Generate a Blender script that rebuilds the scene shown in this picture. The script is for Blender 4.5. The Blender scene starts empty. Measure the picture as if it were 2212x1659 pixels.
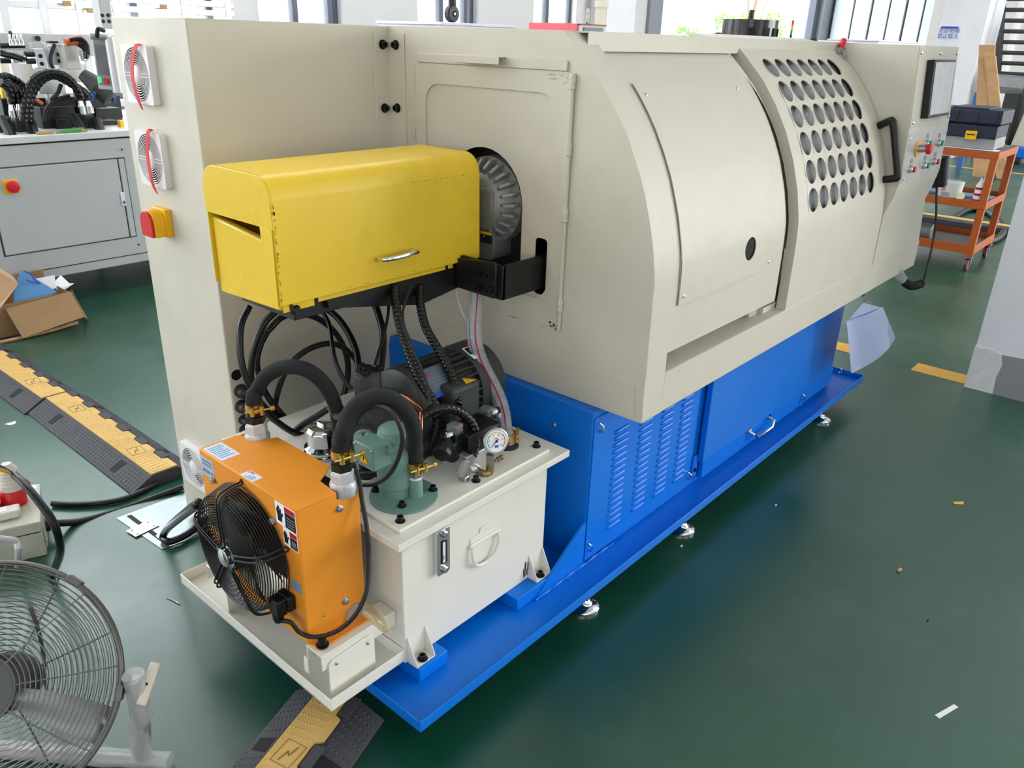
import bpy, math, random
from math import sin, cos, pi, radians
from mathutils import Vector as V, Matrix, Quaternion
from mathutils.geometry import tessellate_polygon
random.seed(7)
SC = bpy.context.scene
COL = SC.collection

# ---------------------------------------------------------------- camera, world, lights, exposure
cam_d = bpy.data.cameras.new('camera')
cam_d.sensor_width = 36.0
cam_d.lens = 1720.0 * 36.0 / 2212.0
cam_d.clip_start = 0.05
cam_d.clip_end = 300
cam = bpy.data.objects.new('camera', cam_d)
COL.objects.link(cam)
RM = Matrix(((0.65909, 0.282381, -0.697037), (-0.751482, 0.283729, -0.595628), (0.029576, 0.916384, 0.399207)))
cam.matrix_world = Matrix.Translation((0, 0, 1.6)) @ RM.to_4x4()
SC.camera = cam
SC.view_settings.view_transform = 'Standard'
SC.view_settings.look = 'None'
SC.view_settings.gamma = 1.0
SC.view_settings.use_curve_mapping = False
SC.view_settings.exposure = -0.22
SC.cycles.use_denoising = True
SC.cycles.max_bounces = 8
SC.cycles.sample_clamp_indirect = 6.0

W = bpy.data.worlds.new('overcast_sky')
SC.world = W
W.use_nodes = True
_n = W.node_tree.nodes
_l = W.node_tree.links
_n['Background'].inputs['Strength'].default_value = 11.0
_g = _n.new('ShaderNodeTexCoord')
_s = _n.new('ShaderNodeSeparateXYZ')
_r = _n.new('ShaderNodeValToRGB')
_l.new(_g.outputs['Generated'], _s.inputs[0])
_l.new(_s.outputs['Z'], _r.inputs['Fac'])
_r.color_ramp.elements[0].color = (0.90, 0.93, 0.95, 1)
_r.color_ramp.elements[1].color = (0.80, 0.90, 1.0, 1)
_l.new(_r.outputs['Color'], _n['Background'].inputs['Color'])


def area_light(name, loc, target, sx, sy, power, color=(1, 1, 1)):
    d = bpy.data.lights.new(name, 'AREA')
    d.shape = 'RECTANGLE'
    d.size = sx
    d.size_y = sy
    d.energy = power
    d.color = color
    o = bpy.data.objects.new(name, d)
    COL.objects.link(o)
    o.location = loc
    o.rotation_euler = (V(target) - V(loc)).to_track_quat('-Z', 'Y').to_euler()
    return o


area_light('side_window_fill', (11.5, -8.8, 2.5), (2.4, 1.0, 0.6), 14.0, 4.0, 2150, (1.0, 0.995, 0.98))
area_light('side_window_fill', (-8.2, 3.0, 3.0), (1.0, 2.4, 1.0), 8.0, 4.0, 175, (1.0, 0.985, 0.955))
area_light('side_window_fill', (1.0, -8.8, 2.2), (1.0, 1.0, 0.6), 6.0, 3.0, 150, (1.0, 0.995, 0.98))  # fill light added to brighten the front faces; no window known here
area_light('side_window_fill', (-8.2, -5.0, 3.0), (4.4, 0.4, 0.8), 6.0, 4.0, 260, (1.0, 0.985, 0.97))  # added fill aimed at the near pillar, not a known window
area_light('hall_lamp_fill', (16.0, -3.6, 5.9), (16.0, -3.6, 0), 6.0, 2.0, 420)  # overhead fill added to brighten the far end of the hall
area_light('hall_lamp_fill', (3.0, 5.0, 5.9), (3.0, 5.0, 0), 9.0, 1.2, 260)
area_light('hall_lamp_fill', (11.0, -3.6, 5.9), (11.0, -3.6, 0), 9.0, 2.0, 300)
area_light('hall_lamp_fill', (1.0, -3.6, 5.9), (1.0, -3.6, 0), 9.0, 1.2, 60)

# ---------------------------------------------------------------- helpers


def lin(c):
    return tuple(((v / 255.0) / 12.92 if v / 255.0 <= 0.04045 else ((v / 255.0 + 0.055) / 1.055) ** 2.4) for v in c) + (1.0,)


MATS = {}


def mat(name, rgb, rough=0.45, metal=0.0, var=0.05, scale=6.0, bump=0.0, bscale=200.0, coat=0.0, alpha=1.0, trans=0.0,
        emit=None, estr=1.0, dirt=None, dirt_amt=0.0, dirt_scale=3.0, ior=1.45):
    if name in MATS:
        return MATS[name]
    m = bpy.data.materials.new(name)
    m.use_nodes = True
    nt = m.node_tree
    b = nt.nodes['Principled BSDF']
    base = lin(rgb)
    b.inputs['Roughness'].default_value = rough
    b.inputs['Metallic'].default_value = metal
    b.inputs['IOR'].default_value = ior
    tc = nt.nodes.new('ShaderNodeTexCoord')
    no = nt.nodes.new('ShaderNodeTexNoise')
    no.inputs['Scale'].default_value = scale
    no.inputs['Detail'].default_value = 4
    nt.links.new(tc.outputs['Object'], no.inputs['Vector'])
    rp = nt.nodes.new('ShaderNodeValToRGB')
    rp.color_ramp.elements[0].position = 0.3
    rp.color_ramp.elements[1].position = 0.7
    rp.color_ramp.elements[0].color = tuple(c * (1 - var) for c in base[:3]) + (1,)
    rp.color_ramp.elements[1].color = tuple(min(1, c * (1 + var)) for c in base[:3]) + (1,)
    nt.links.new(no.outputs['Fac'], rp.inputs['Fac'])
    out = rp.outputs['Color']
    if dirt:
        n2 = nt.nodes.new('ShaderNodeTexNoise')
        n2.inputs['Scale'].default_value = dirt_scale
        n2.inputs['Detail'].default_value = 8
        n2.inputs['Roughness'].default_value = 0.7
        nt.links.new(tc.outputs['Object'], n2.inputs['Vector'])
        r2 = nt.nodes.new('ShaderNodeValToRGB')
        r2.color_ramp.elements[0].position = 0.52
        r2.color_ramp.elements[1].position = 0.78
        r2.color_ramp.elements[0].color = (0, 0, 0, 1)
        r2.color_ramp.elements[1].color = (dirt_amt,) * 3 + (1,)
        nt.links.new(n2.outputs['Fac'], r2.inputs['Fac'])
        mx = nt.nodes.new('ShaderNodeMixRGB')
        mx.inputs['Color2'].default_value = lin(dirt)
        nt.links.new(r2.outputs['Color'], mx.inputs['Fac'])
        nt.links.new(out, mx.inputs['Color1'])
        out = mx.outputs['Color']
    nt.links.new(out, b.inputs['Base Color'])
    if bump:
        n3 = nt.nodes.new('ShaderNodeTexNoise')
        n3.inputs['Scale'].default_value = bscale
        n3.inputs['Detail'].default_value = 3
        nt.links.new(tc.outputs['Object'], n3.inputs['Vector'])
        bp = nt.nodes.new('ShaderNodeBump')
        bp.inputs['Strength'].default_value = bump
        bp.inputs['Distance'].default_value = 0.002
        nt.links.new(n3.outputs['Fac'], bp.inputs['Height'])
        nt.links.new(bp.outputs['Normal'], b.inputs['Normal'])
    if coat:
        b.inputs['Coat Weight'].default_value = coat
        b.inputs['Coat Roughness'].default_value = 0.12
    if alpha < 1:
        b.inputs['Alpha'].default_value = alpha
    if trans:
        b.inputs['Transmission Weight'].default_value = trans
    if emit:
        b.inputs['Emission Color'].default_value = lin(emit)
        b.inputs['Emission Strength'].default_value = estr
    MATS[name] = m
    return m


BEIGE = mat('beige_paint', (206, 200, 185), 0.5, var=0.02, bump=0.05, bscale=500, dirt=(150, 138, 112), dirt_amt=0.22, dirt_scale=2.2)
CREAM = mat('cream_paint', (229, 226, 216), 0.40, var=0.02, bump=0.05, bscale=500, dirt=(160, 150, 126), dirt_amt=0.18, dirt_scale=3)
BLUE = mat('blue_paint', (0, 114, 220), 0.36, var=0.04, bump=0.06, bscale=300, ior=1.38)
YELLOW = mat('yellow_paint', (236, 198, 48), 0.36, var=0.03, bump=0.05, bscale=300, dirt=(170, 130, 20), dirt_amt=0.3, dirt_scale=4)
ORANGE = mat('orange_paint', (230, 145, 40), 0.42, var=0.02, bump=0.08, bscale=700)
CART = mat('cart_orange_paint', (178, 84, 24), 0.45, var=0.06, dirt=(120, 60, 30), dirt_amt=0.4, dirt_scale=12)
GREENP = mat('pump_green_paint', (106, 140, 130), 0.38, var=0.03)
BLACK = mat('black_paint', (17, 18, 21), 0.42, var=0.1)
RUBBER = mat('black_rubber', (30, 31, 33), 0.55, var=0.1)
CABLE = mat('black_cable_sheath', (17, 17, 19), 0.3, var=0.08)
FOAM = mat('foam_hose_black', (31, 32, 35), 0.9, var=0.12, scale=30, bump=0.3, bscale=250)
SPIRAL = mat('spiral_wrap_black', (13, 13, 15), 0.24, var=0.05)
DGREY = mat('motor_dark_grey', (54, 58, 57), 0.5, var=0.08)
IRON = mat('cast_iron_black', (48, 46, 44), 0.6, var=0.15, scale=60, bump=0.3, bscale=120)
ALU = mat('cast_aluminium', (140, 140, 138), 0.5, metal=0.4, var=0.06)
ALUB = mat('bright_aluminium', (196, 198, 200), 0.35, metal=0.7, var=0.04)
CHROME = mat('chrome', (226, 228, 230), 0.1, metal=1.0, var=0.02)
STEEL = mat('steel', (176, 178, 180), 0.3, metal=0.9, var=0.05)
BRASS = mat('yellow_zinc', (214, 178, 92), 0.28, metal=0.9, var=0.12, scale=40)
BRONZE = mat('brass_fitting', (150, 128, 88), 0.35, metal=0.8, var=0.08)
COPPER = mat('copper', (206, 128, 92), 0.25, metal=1.0, var=0.08)
WHITEP = mat('white_plastic', (232, 228, 232), 0.4, var=0.02)
LGREYP = mat('light_grey_plastic', (205, 203, 205), 0.45, var=0.02)
GREYP = mat('grey_paint', (192, 194, 192), 0.45, var=0.03)
GREYM = mat('grey_machine_paint', (184, 187, 186), 0.42, var=0.02)
RED = mat('red_plastic', (206, 28, 36), 0.35, var=0.04)
REDR = mat('red_ribbon_cloth', (214, 30, 34), 0.6, var=0.08)
YPL = mat('yellow_plastic', (244, 186, 16), 0.35, var=0.03)
GREENPL = mat('green_plastic', (20, 150, 110), 0.35, var=0.03)
PAPER = mat('white_paper', (236, 236, 242), 0.7, var=0.02)
LABELW = mat('white_label', (222, 228, 236), 0.4, var=0.02)
LABELB = mat('pale_blue_ink', (120, 172, 214), 0.5, var=0.02)
INK = mat('black_ink', (22, 22, 24), 0.5, var=0.02)
REDINK = mat('red_ink', (176, 24, 34), 0.5, var=0.02)
BLUEINK = mat('blue_ink', (40, 84, 180), 0.5, var=0.02)
NAVY = mat('navy_plastic', (28, 33, 54), 0.5, var=0.05)
DARKIN = mat('dark_blue_casting', (14, 22, 60), 0.6, var=0.1)
CARDB = mat('cardboard', (148, 118, 82), 0.8, var=0.06, scale=10)
WOOD = mat('raw_wood', (186, 146, 104), 0.75, var=0.14, scale=9)
CLEAR = mat('clear_plastic', (236, 238, 240), 0.18, alpha=0.32, var=0.02)
GLASS = mat('clear_glass', (240, 246, 250), 0.05, alpha=0.12, var=0.01)


class MB:
    """collects shapes into one mesh"""

    def __init__(s, M=None):
        s.v = []
        s.f = []
        s.M = M

    def pt(s, p):
        s.v.append(V(p))
        return len(s.v) - 1

    def poly(s, pts):
        i = len(s.v)
        s.v += [V(p) for p in pts]
        s.f.append(tuple(range(i, i + len(pts))))
        return s

    def box(s, c, d, R=None):
        i = len(s.v)
        c = V(c)
        for x, y, z in ((-1, -1, -1), (1, -1, -1), (1, 1, -1), (-1, 1, -1), (-1, -1, 1), (1, -1, 1), (1, 1, 1), (-1, 1, 1)):
            q = V((x * d[0] / 2, y * d[1] / 2, z * d[2] / 2))
            if R is not None:
                q = R @ q
            s.v.append(c + q)
        for a in ((0, 3, 2, 1), (4, 5, 6, 7), (0, 1, 5, 4), (1, 2, 6, 5), (2, 3, 7, 6), (3, 0, 4, 7)):
            s.f.append(tuple(i + k for k in a))
        return s

    def b2(s, a, b):
        return s.box([(a[k] + b[k]) / 2 for k in range(3)], [abs(b[k] - a[k]) for k in range(3)])

    def cyl(s, p0, p1, r0, r1=None, n=16, cap=True):
        r1 = r0 if r1 is None else r1
        p0, p1 = V(p0), V(p1)
        d = (p1 - p0).normalized()
        u = d.orthogonal().normalized()
        w = d.cross(u)
        i = len(s.v)
        for p, r in ((p0, r0), (p1, r1)):
            for k in range(n):
                a = 2 * pi * k / n
                s.v.append(p + (u * cos(a) + w * sin(a)) * r)
        for k in range(n):
            s.f.append((i + k, i + (k + 1) % n, i + n + (k + 1) % n, i + n + k))
        if cap:
            s.f.append(tuple(i + k for k in reversed(range(n))))
            s.f.append(tuple(i + n + k for k in range(n)))
        return s

    def lathe(s, o, axis, prof, n=24, cap=True, ph=0.0):
        o, d = V(o), V(axis).normalized()
        u = d.orthogonal().normalized()
        w = d.cross(u)
        i = len(s.v)
        for h, r in prof:
            for k in range(n):
                a = 2 * pi * k / n + ph
                s.v.append(o + d * h + (u * cos(a) + w * sin(a)) * r)
        for j in range(len(prof) - 1):
            for k in range(n):
                a, b = i + j * n, i + (j + 1) * n
                s.f.append((a + k, a + (k + 1) % n, b + (k + 1) % n, b + k))
        if cap:
            s.f.append(tuple(i + k for k in reversed(range(n))))
            e = i + (len(prof) - 1) * n
            s.f.append(tuple(e + k for k in range(n)))
        return s

    def tube(s, pts, r, n=10, closed=False, cap=True, mod=None):
        pts = [V(p) for p in pts]
        N = len(pts)
        T = []
        for j in range(N):
            a = pts[(j - 1) % N] if (closed or j > 0) else pts[j]
            b = pts[(j + 1) % N] if (closed or j < N - 1) else pts[j]
            t = (b - a)
            T.append(t.normalized() if t.length > 1e-9 else V((0, 0, 1)))
        u = T[0].orthogonal().normalized()
        i = len(s.v)
        L = 0.0
        for j in range(N):
            if j:
                L += (pts[j] - pts[j - 1]).length
                q = T[j - 1].rotation_difference(T[j])
                u = q @ u
            u = (u - T[j] * u.dot(T[j])).normalized()
            w = T[j].cross(u)
            for k in range(n):
                a = 2 * pi * k / n
                rr = r if mod is None else mod(L, a)
                s.v.append(pts[j] + (u * cos(a) + w * sin(a)) * rr)
        for j in range(N if closed else N - 1):
            a, b = i + j * n, i + ((j + 1) % N) * n
            for k in range(n):
                s.f.append((a + k, a + (k + 1) % n, b + (k + 1) % n, b + k))
        if cap and not closed:
            s.f.append(tuple(i + k for k in reversed(range(n))))
            e = i + (N - 1) * n
            s.f.append(tuple(e + k for k in range(n)))
        return s

    def prism(s, poly, fn, holes=()):
        """poly and holes are 2D loops; fn(u, v, side) gives the 3D point for side 0 or 1"""
        loops = [list(poly)] + [list(h) for h in holes]
        flat = [p for l in loops for p in l]
        tris = tessellate_polygon([[V((p[0], p[1], 0)) for p in l] for l in loops])
        n = len(flat)
        i = len(s.v)
        for side in (0, 1):
            for p in flat:
                s.v.append(V(fn(p[0], p[1], side)))
        for t in tris:
            s.f.append((i + t[0], i + t[1], i + t[2]))
            s.f.append((i + n + t[2], i + n + t[1], i + n + t[0]))
        k = 0
        for l in loops:
            m = len(l)
            for j in range(m):
                a, b = k + j, k + (j + 1) % m
                s.f.append((i + a, i + b, i + n + b, i + n + a))
            k += m
        return s

    def px(s, poly, x0, x1, holes=()):
        return s.prism(poly, lambda u, v, k: ((x0, x1)[k], u, v), holes)

    def py(s, poly, y0, y1, holes=()):
        return s.prism(poly, lambda u, v, k: (u, (y0, y1)[k], v), holes)

    def pz(s, poly, z0, z1, holes=()):
        return s.prism(poly, lambda u, v, k: (u, v, (z0, z1)[k]), holes)

    def build(s, name, m, parent=None, smooth=True, bevel=0.0, seg=2, ang=35, fix=True):
        pts = [(s.M @ p) if s.M is not None else p for p in s.v]
        lo = V([min(p[k] for p in pts) for k in range(3)])
        hi = V([max(p[k] for p in pts) for k in range(3)])
        c = (lo + hi) / 2
        me = bpy.data.meshes.new(name)
        me.from_pydata([tuple(p - c) for p in pts], [], s.f)
        if fix:
            import bmesh
            bm = bmesh.new()
            bm.from_mesh(me)
            bmesh.ops.recalc_face_normals(bm, faces=bm.faces)
            bm.to_mesh(me)
            bm.free()
        me.materials.append(m)
        if smooth:
            me.shade_smooth()
            me.set_sharp_from_angle(angle=radians(ang))
        o = bpy.data.objects.new(name, me)
        COL.objects.link(o)
        put(o, c, parent)
        if bevel:
            bv = o.modifiers.new('bevel', 'BEVEL')
            bv.width = bevel
            bv.segments = seg
            bv.limit_method = 'ANGLE'
            bv.angle_limit = radians(40)
            bv.harden_normals = False
        return o


WL = {}


def put(o, c, parent):
    c = V(c)
    WL[o.name] = c
    if parent is not None:
        o.parent = parent
        o.location = c - WL[parent.name]
    else:
        o.location = c


def tag(o, label, cat=None, group=None, kind=None):
    if label:
        o['label'] = label
    if cat:
        o['category'] = cat
    if group:
        o['group'] = group
    if kind:
        o['kind'] = kind
    return o


def thing(name, loc, label, cat, group=None):
    o = bpy.data.objects.new(name, None)
    o.empty_display_size = 0.05
    COL.objects.link(o)
    put(o, loc, None)
    return tag(o, label, cat, group)


def inst(src, name, loc, parent=None, rot=None):
    """another object sharing the mesh of src"""
    o = bpy.data.objects.new(name, src.data)
    COL.objects.link(o)
    put(o, loc, parent)
    if rot is not None:
        o.rotation_euler = rot
    for md in src.modifiers:
        if md.type == 'BEVEL':
            b = o.modifiers.new('bevel', 'BEVEL')
            b.width, b.segments, b.limit_method, b.angle_limit = md.width, md.segments, md.limit_method, md.angle_limit
    return o


CACHE = {}


def bolt(parent, loc, d, r=0.007, h=0.008, m=None, kind='socket', name='bolt'):
    """a screw head lying on a surface at loc, pointing along d"""
    m = m or BLACK
    key = (kind, r, h, m.name)
    if key not in CACHE:
        b = MB()
        if kind == 'socket':
            b.lathe((0, 0, 0), (0, 0, 1), [(0, r * 1.5), (h * .18, r * 1.5), (h * .18, r), (h, r), (h, r * .55), (h * .5, r * .5)], 14)
        elif kind == 'hex':
            b.lathe((0, 0, 0), (0, 0, 1), [(0, r * 1.25), (h * .15, r * 1.25)], 14)
            b.lathe((0, 0, h * .15), (0, 0, 1), [(0, r), (h * .75, r), (h * .85, r * .85)], 6)
        else:
            b.lathe((0, 0, 0), (0, 0, 1), [(0, r), (h * .5, r * .92), (h * .85, r * .6), (h, r * .2)], 12)
        me = bpy.data.meshes.new(name)
        me.from_pydata([tuple(p) for p in b.v], [], b.f)
        me.materials.append(m)
        me.shade_smooth()
        me.set_sharp_from_angle(angle=radians(35))
        CACHE[key] = me
    o = bpy.data.objects.new(name, CACHE[key])
    COL.objects.link(o)
    put(o, loc, parent)
    o.rotation_euler = V(d).to_track_quat('Z', 'Y').to_euler()
    return o


def smooth_path(pts, sub=6, closed=False):
    P = [V(p) for p in pts]
    n = len(P)
    out = []
    for i in range(n if closed else n - 1):
        if closed:
            p0, p1, p2, p3 = P[i - 1], P[i], P[(i + 1) % n], P[(i + 2) % n]
        else:
            p1, p2 = P[i], P[i + 1]
            p0 = P[i - 1] if i else p1 * 2 - p2
            p3 = P[i + 2] if i + 2 < n else p2 * 2 - p1
        for k in range(sub):
            t = k / sub
            out.append(0.5 * ((2 * p1) + (p2 - p0) * t + (2 * p0 - 5 * p1 + 4 * p2 - p3) * t * t + (3 * p1 - p0 - 3 * p2 + p3) * t ** 3))
    if not closed:
        out.append(P[-1])
    return out


def resample(pts, step):
    P = [V(p) for p in pts]
    out = [P[0].copy()]
    acc = 0.0
    for a, b in zip(P, P[1:]):
        L = (b - a).length
        d = step - acc
        while d <= L:
            out.append(a.lerp(b, d / L))
            d += step
        acc = L - (d - step)
    return out


def hose(name, pts, r, m, parent=None, label=None, cat=None, group=None, sub=8, n=10, mod=None, step=None):
    p = smooth_path(pts, sub)
    if step:
        p = resample(p, step)
    o = MB().tube(p, r, n, mod=mod).build(name, m, parent, ang=60)
    if label:
        tag(o, label, cat, group)
    return o


def ribbed(r, pitch, depth):
    return lambda L, a: r * (1 - depth + depth * abs(sin(pi * L / pitch)) ** 0.5)


def spiral(r, pitch, depth):
    def f(L, a):
        t = (L / pitch + a / (2 * pi)) % 1.0
        return r * (1 - depth + depth * (sin(pi * t) ** 0.4))
    return f


def rrect(u0, v0, u1, v1, r, n=6, corners=(1, 1, 1, 1)):
    """rounded rectangle loop, corners bl, br, tr, tl"""
    out = []
    for (cu, cv, a0, on) in ((u0 + r, v0 + r, pi, corners[0]), (u1 - r, v0 + r, 1.5 * pi, corners[1]), (u1 - r, v1 - r, 0, corners[2]), (u0 + r, v1 - r, .5 * pi, corners[3])):
        if on:
            for k in range(n + 1):
                a = a0 + .5 * pi * k / n
                out.append((cu + r * cos(a), cv + r * sin(a)))
        else:
            out.append((cu + (r if cos(a0 + pi / 4) > 0 else -r), cv + (r if sin(a0 + pi / 4) > 0 else -r)))
    return out


def circ(u, v, r, n=24):
    return [(u + r * cos(2 * pi * k / n), v + r * sin(2 * pi * k / n)) for k in range(n)]


def text(name, body, size, loc, rot, m, parent=None, ext=0.0004, align='CENTER'):
    c = bpy.data.curves.new(name, 'FONT')
    c.body = body
    c.size = size
    c.extrude = ext
    c.align_x = align
    c.align_y = 'CENTER'
    c.materials.append(m)
    t = bpy.data.objects.new(name, c)
    COL.objects.link(t)
    bpy.context.view_layer.update()
    me = bpy.data.meshes.new_from_object(t.evaluated_get(bpy.context.evaluated_depsgraph_get()))
    bpy.data.objects.remove(t)
    me.materials.clear()
    me.materials.append(m)
    o = bpy.data.objects.new(name, me)
    COL.objects.link(o)
    put(o, loc, parent)
    o.rotation_euler = rot
    return o


RX = (pi / 2, 0, 0)            # text that faces -Y
RNX = (pi / 2, 0, -pi / 2)     # text that faces -X


PROF = [(1.014, .63), (1.016, .95), (1.017, 1.0), (1.020, 1.056), (1.028, 1.102), (1.044, 1.167), (1.056, 1.206), (1.082, 1.277),
        (1.11, 1.335), (1.144, 1.395), (1.18, 1.447), (1.221, 1.497), (1.247, 1.523), (1.30, 1.573), (1.351, 1.617)]


def prof_y(z):
    if z <= PROF[0][1]:
        return PROF[0][0]
    for (ya, za), (yb, zb) in zip(PROF, PROF[1:]):
        if z <= zb:
            return ya + (yb - ya) * (z - za) / (zb - za)
    return PROF[-1][0]


def prof_n(z):
    d = V((0, prof_y(z + .02) - prof_y(z - .02), .04)).normalized()
    return V((0, -d.z, d.y))


def prof_pt(x, z, off=0.0):
    return V((x, prof_y(z), z)) + prof_n(z) * -off      # off > 0 goes inward


# arc length along the hood front, for the bent sheets
_ARC = [(0.0, .63)]
for _i in range(1, 200):
    _z = .63 + (1.617 - .63) * _i / 199.0
    _p, _q = V((prof_y(_ARC[-1][1]), _ARC[-1][1])), V((prof_y(_z), _z))
    _ARC.append((_ARC[-1][0] + (_q - _p).length, _z))


def z_of(s):
    for (s0, z0), (s1, z1) in zip(_ARC, _ARC[1:]):
        if s <= s1:
            return z0 + (z1 - z0) * (s - s0) / (s1 - s0)
    return _ARC[-1][1]


def s_of(z):
    for (s0, z0), (s1, z1) in zip(_ARC, _ARC[1:]):
        if z <= z1:
            return s0 + (s1 - s0) * (z - z0) / (z1 - z0)
    return _ARC[-1][0]


# ---------------------------------------------------------------- the hall


def floor_material():
    m = bpy.data.materials.new('green_epoxy_floor')
    m.use_nodes = True
    nt = m.node_tree
    b = nt.nodes['Principled BSDF']
    tc = nt.nodes.new('ShaderNodeTexCoord')

    def noise(sc, det=6, rough=0.6, stretch=None):
        n = nt.nodes.new('ShaderNodeTexNoise')
        n.inputs['Scale'].default_value = sc
        n.inputs['Detail'].default_value = det
        n.inputs['Roughness'].default_value = rough
        if stretch:
            mp = nt.nodes.new('ShaderNodeMapping')
            mp.inputs['Scale'].default_value = stretch
            mp.inputs['Rotation'].default_value = (0, 0, 0.6)
            nt.links.new(tc.outputs['Object'], mp.inputs[0])
            nt.links.new(mp.outputs[0], n.inputs['Vector'])
        else:
            nt.links.new(tc.outputs['Object'], n.inputs['Vector'])
        return n.outputs['Fac']

    def ramp(src, p0, p1, c0, c1):
        r = nt.nodes.new('ShaderNodeValToRGB')
        r.color_ramp.elements[0].position = p0
        r.color_ramp.elements[1].position = p1
        r.color_ramp.elements[0].color = c0
        r.color_ramp.elements[1].color = c1
        nt.links.new(src, r.inputs['Fac'])
        return r.outputs['Color']

    def mix(f, a, c):
        x = nt.nodes.new('ShaderNodeMixRGB')
        nt.links.new(f, x.inputs['Fac'])
        nt.links.new(a, x.inputs['Color1'])
        x.inputs['Color2'].default_value = c
        return x.outputs['Color']
    base = ramp(noise(0.5, 5), 0.35, 0.7, lin((8, 60, 42)), lin((18, 78, 55)))
    dust = ramp(noise(1.3, 9, 0.7), 0.50, 0.80, (0, 0, 0, 1), (0.22,) * 3 + (1,))
    c = mix(dust, base, lin((120, 150, 140)))
    scr = ramp(noise(9.0, 9, 0.75, (1.0, 7.0, 1.0)), 0.66, 0.74, (0, 0, 0, 1), (0.10,) * 3 + (1,))
    c = mix(scr, c, lin((150, 172, 166)))
    nt.links.new(c, b.inputs['Base Color'])
    rr = ramp(noise(2.2, 8, 0.7), 0.3, 0.75, (0.27,) * 3 + (1,), (0.42,) * 3 + (1,))
    nt.links.new(rr, b.inputs['Roughness'])
    bp = nt.nodes.new('ShaderNodeBump')
    bp.inputs['Strength'].default_value = 0.10
    bp.inputs['Distance'].default_value = 0.01
    nt.links.new(noise(5.0, 4), bp.inputs['Height'])
    nt.links.new(bp.outputs['Normal'], b.inputs['Normal'])
    b.inputs['Specular IOR Level'].default_value = 1.0
    return m


def struct(o, label=None):
    o['kind'] = 'structure'
    if label:
        o['label'] = label
    return o


floor = struct(MB().b2((-9, -10, -0.2), (21.2, 8.3, 0)).build('floor', floor_material(), smooth=False), 'glossy dark green epoxy workshop floor')
LINE = mat('worn_yellow_line', (206, 158, 60), 0.5, var=0.1, scale=8, dirt=(120, 120, 80), dirt_amt=0.5, dirt_scale=9)
for a, b_ in (((4.485, .70), (4.625, .975)), ((4.5, 1.22), (4.64, 1.75)), ((13.72, -4), (13.83, 6.5)), ((19.6, -2), (19.72, 6.0))):
    MB().b2((a[0], a[1], 0), (b_[0], b_[1], .0015)).build('painted_line', LINE, floor, smooth=False)

WALLM = mat('wall_paint', (214, 213, 214), 0.75, var=0.02)
WALLW = mat('white_wall_paint', (240, 239, 246), 0.7, var=0.02, dirt=(190, 190, 196), dirt_amt=0.3)
FRAME = mat('dark_window_frame', (84, 90, 104), 0.45, var=0.04)
YB = 8.0
WINX = [(1.45, 4.652), (5.12, 6.212), (7.35, 8.439), (9.573, 10.57), (-8.0, -4.2), (-3.4, 0.6)]
DX0, DX1 = 12.622, 20.202
wall = [(-9, 0), (DX0, 0), (DX0, 4.6), (DX1, 4.6), (DX1, 0), (21.2, 0), (21.2, 6.2), (-9, 6.2)]
struct(MB().py(wall, YB, YB + .3, [[(a, .95), (b_, .95), (b_, 5.6), (a, 5.6)] for a, b_ in WINX]).build('wall_back', WALLM, smooth=False))
for i, (a, b_) in enumerate(WINX):
    w = struct(MB().py([(a, .95), (b_, .95), (b_, 5.6), (a, 5.6)], YB + .10, YB + .16, [[(a + .06, 1.01), (b_ - .06, 1.01), (b_ - .06, 5.54), (a + .06, 5.54)]]).build('window_%d' % (i + 1), FRAME, smooth=False))
    xs = [.5] if i else [.25, .5, .75]
    if i == 1:
        xs = [.47, .90]
    if i == 2:
        xs = [.45, .86]
    if i == 3:
        xs = [.42]
    for t in xs:
        x = a + (b_ - a) * t
        MB().b2((x - .035, YB + .09, 1.01), (x + .035, YB + .17, 5.54)).build('mullion', FRAME, w, smooth=False)
    MB().b2((a + .06, YB + .125, 1.01), (b_ - .06, YB + .131, 5.54)).build('pane', GLASS, w, smooth=False)
    MB().b2((a - .06, YB - .10, .90), (b_ + .06, YB + .3, .95)).build('sill', WALLW, w, smooth=False)
# doorway: grey steel jambs, outside yard
JAMB = mat('grey_door_steel', (140, 145, 152), 0.45, var=0.03)
d = struct(MB().b2((DX0 - .10, YB - .06, 0), (DX0 + .30, YB + .34, 4.4)).build('door_1', JAMB, smooth=False), 'grey steel jamb of the wide yard doorway')
MB().b2((DX0 + .30, YB + .05, 0), (DX0 + .46, YB + .2, 4.4)).build('guide_rail', FRAME, d, smooth=False)
d = struct(MB().b2((DX1 - .3, YB - .06, 0), (DX1 + .25, YB + .34, 4.4)).build('door_2', JAMB, smooth=False), 'grey steel jamb right of the yard doorway')
MB().b2((DX1 - .55, YB + .05, 0), (DX1 - .3, YB + .2, 4.4)).build('guide_rail', FRAME, d, smooth=False)
# wall piers and pipes between the windows
PIPEC = mat('cream_pipe', (222, 212, 196), 0.5, var=0.03)
PIPER = mat('red_pipe_paint', (160, 34, 44), 0.45, var=0.05)
o = MB().cyl((10.918, 7.8, 0), (10.918, 7.8, 6), .095, n=16)
for zz in (.6, 2.05, 3.4, 5.0):
    o.cyl((10.918, 7.8, zz), (10.918, 7.8, zz + .09), .115, n=16)
tag(o.build('downpipe', PIPEC), 'cream drain pipe running up the back wall beside the red pipe', 'pipe')
o = MB().cyl((11.196, 7.85, 0), (11.196, 7.85, 6), .06, n=14)
for zz in (1.2, 3.2, 5.2):
    o.b2((11.196 - .08, 7.85, zz), (11.196 + .08, 7.998, zz + .04))
tag(o.build('fire_pipe', PIPER), 'thin dark red fire pipe on the back wall left of the doorway', 'pipe')
struct(MB().b2((10.936, 7.7, 0), (11.723, 8.0, 6)).build('trim_1', WALLW, smooth=False), 'white wall pier left of the yard doorway')
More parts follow.
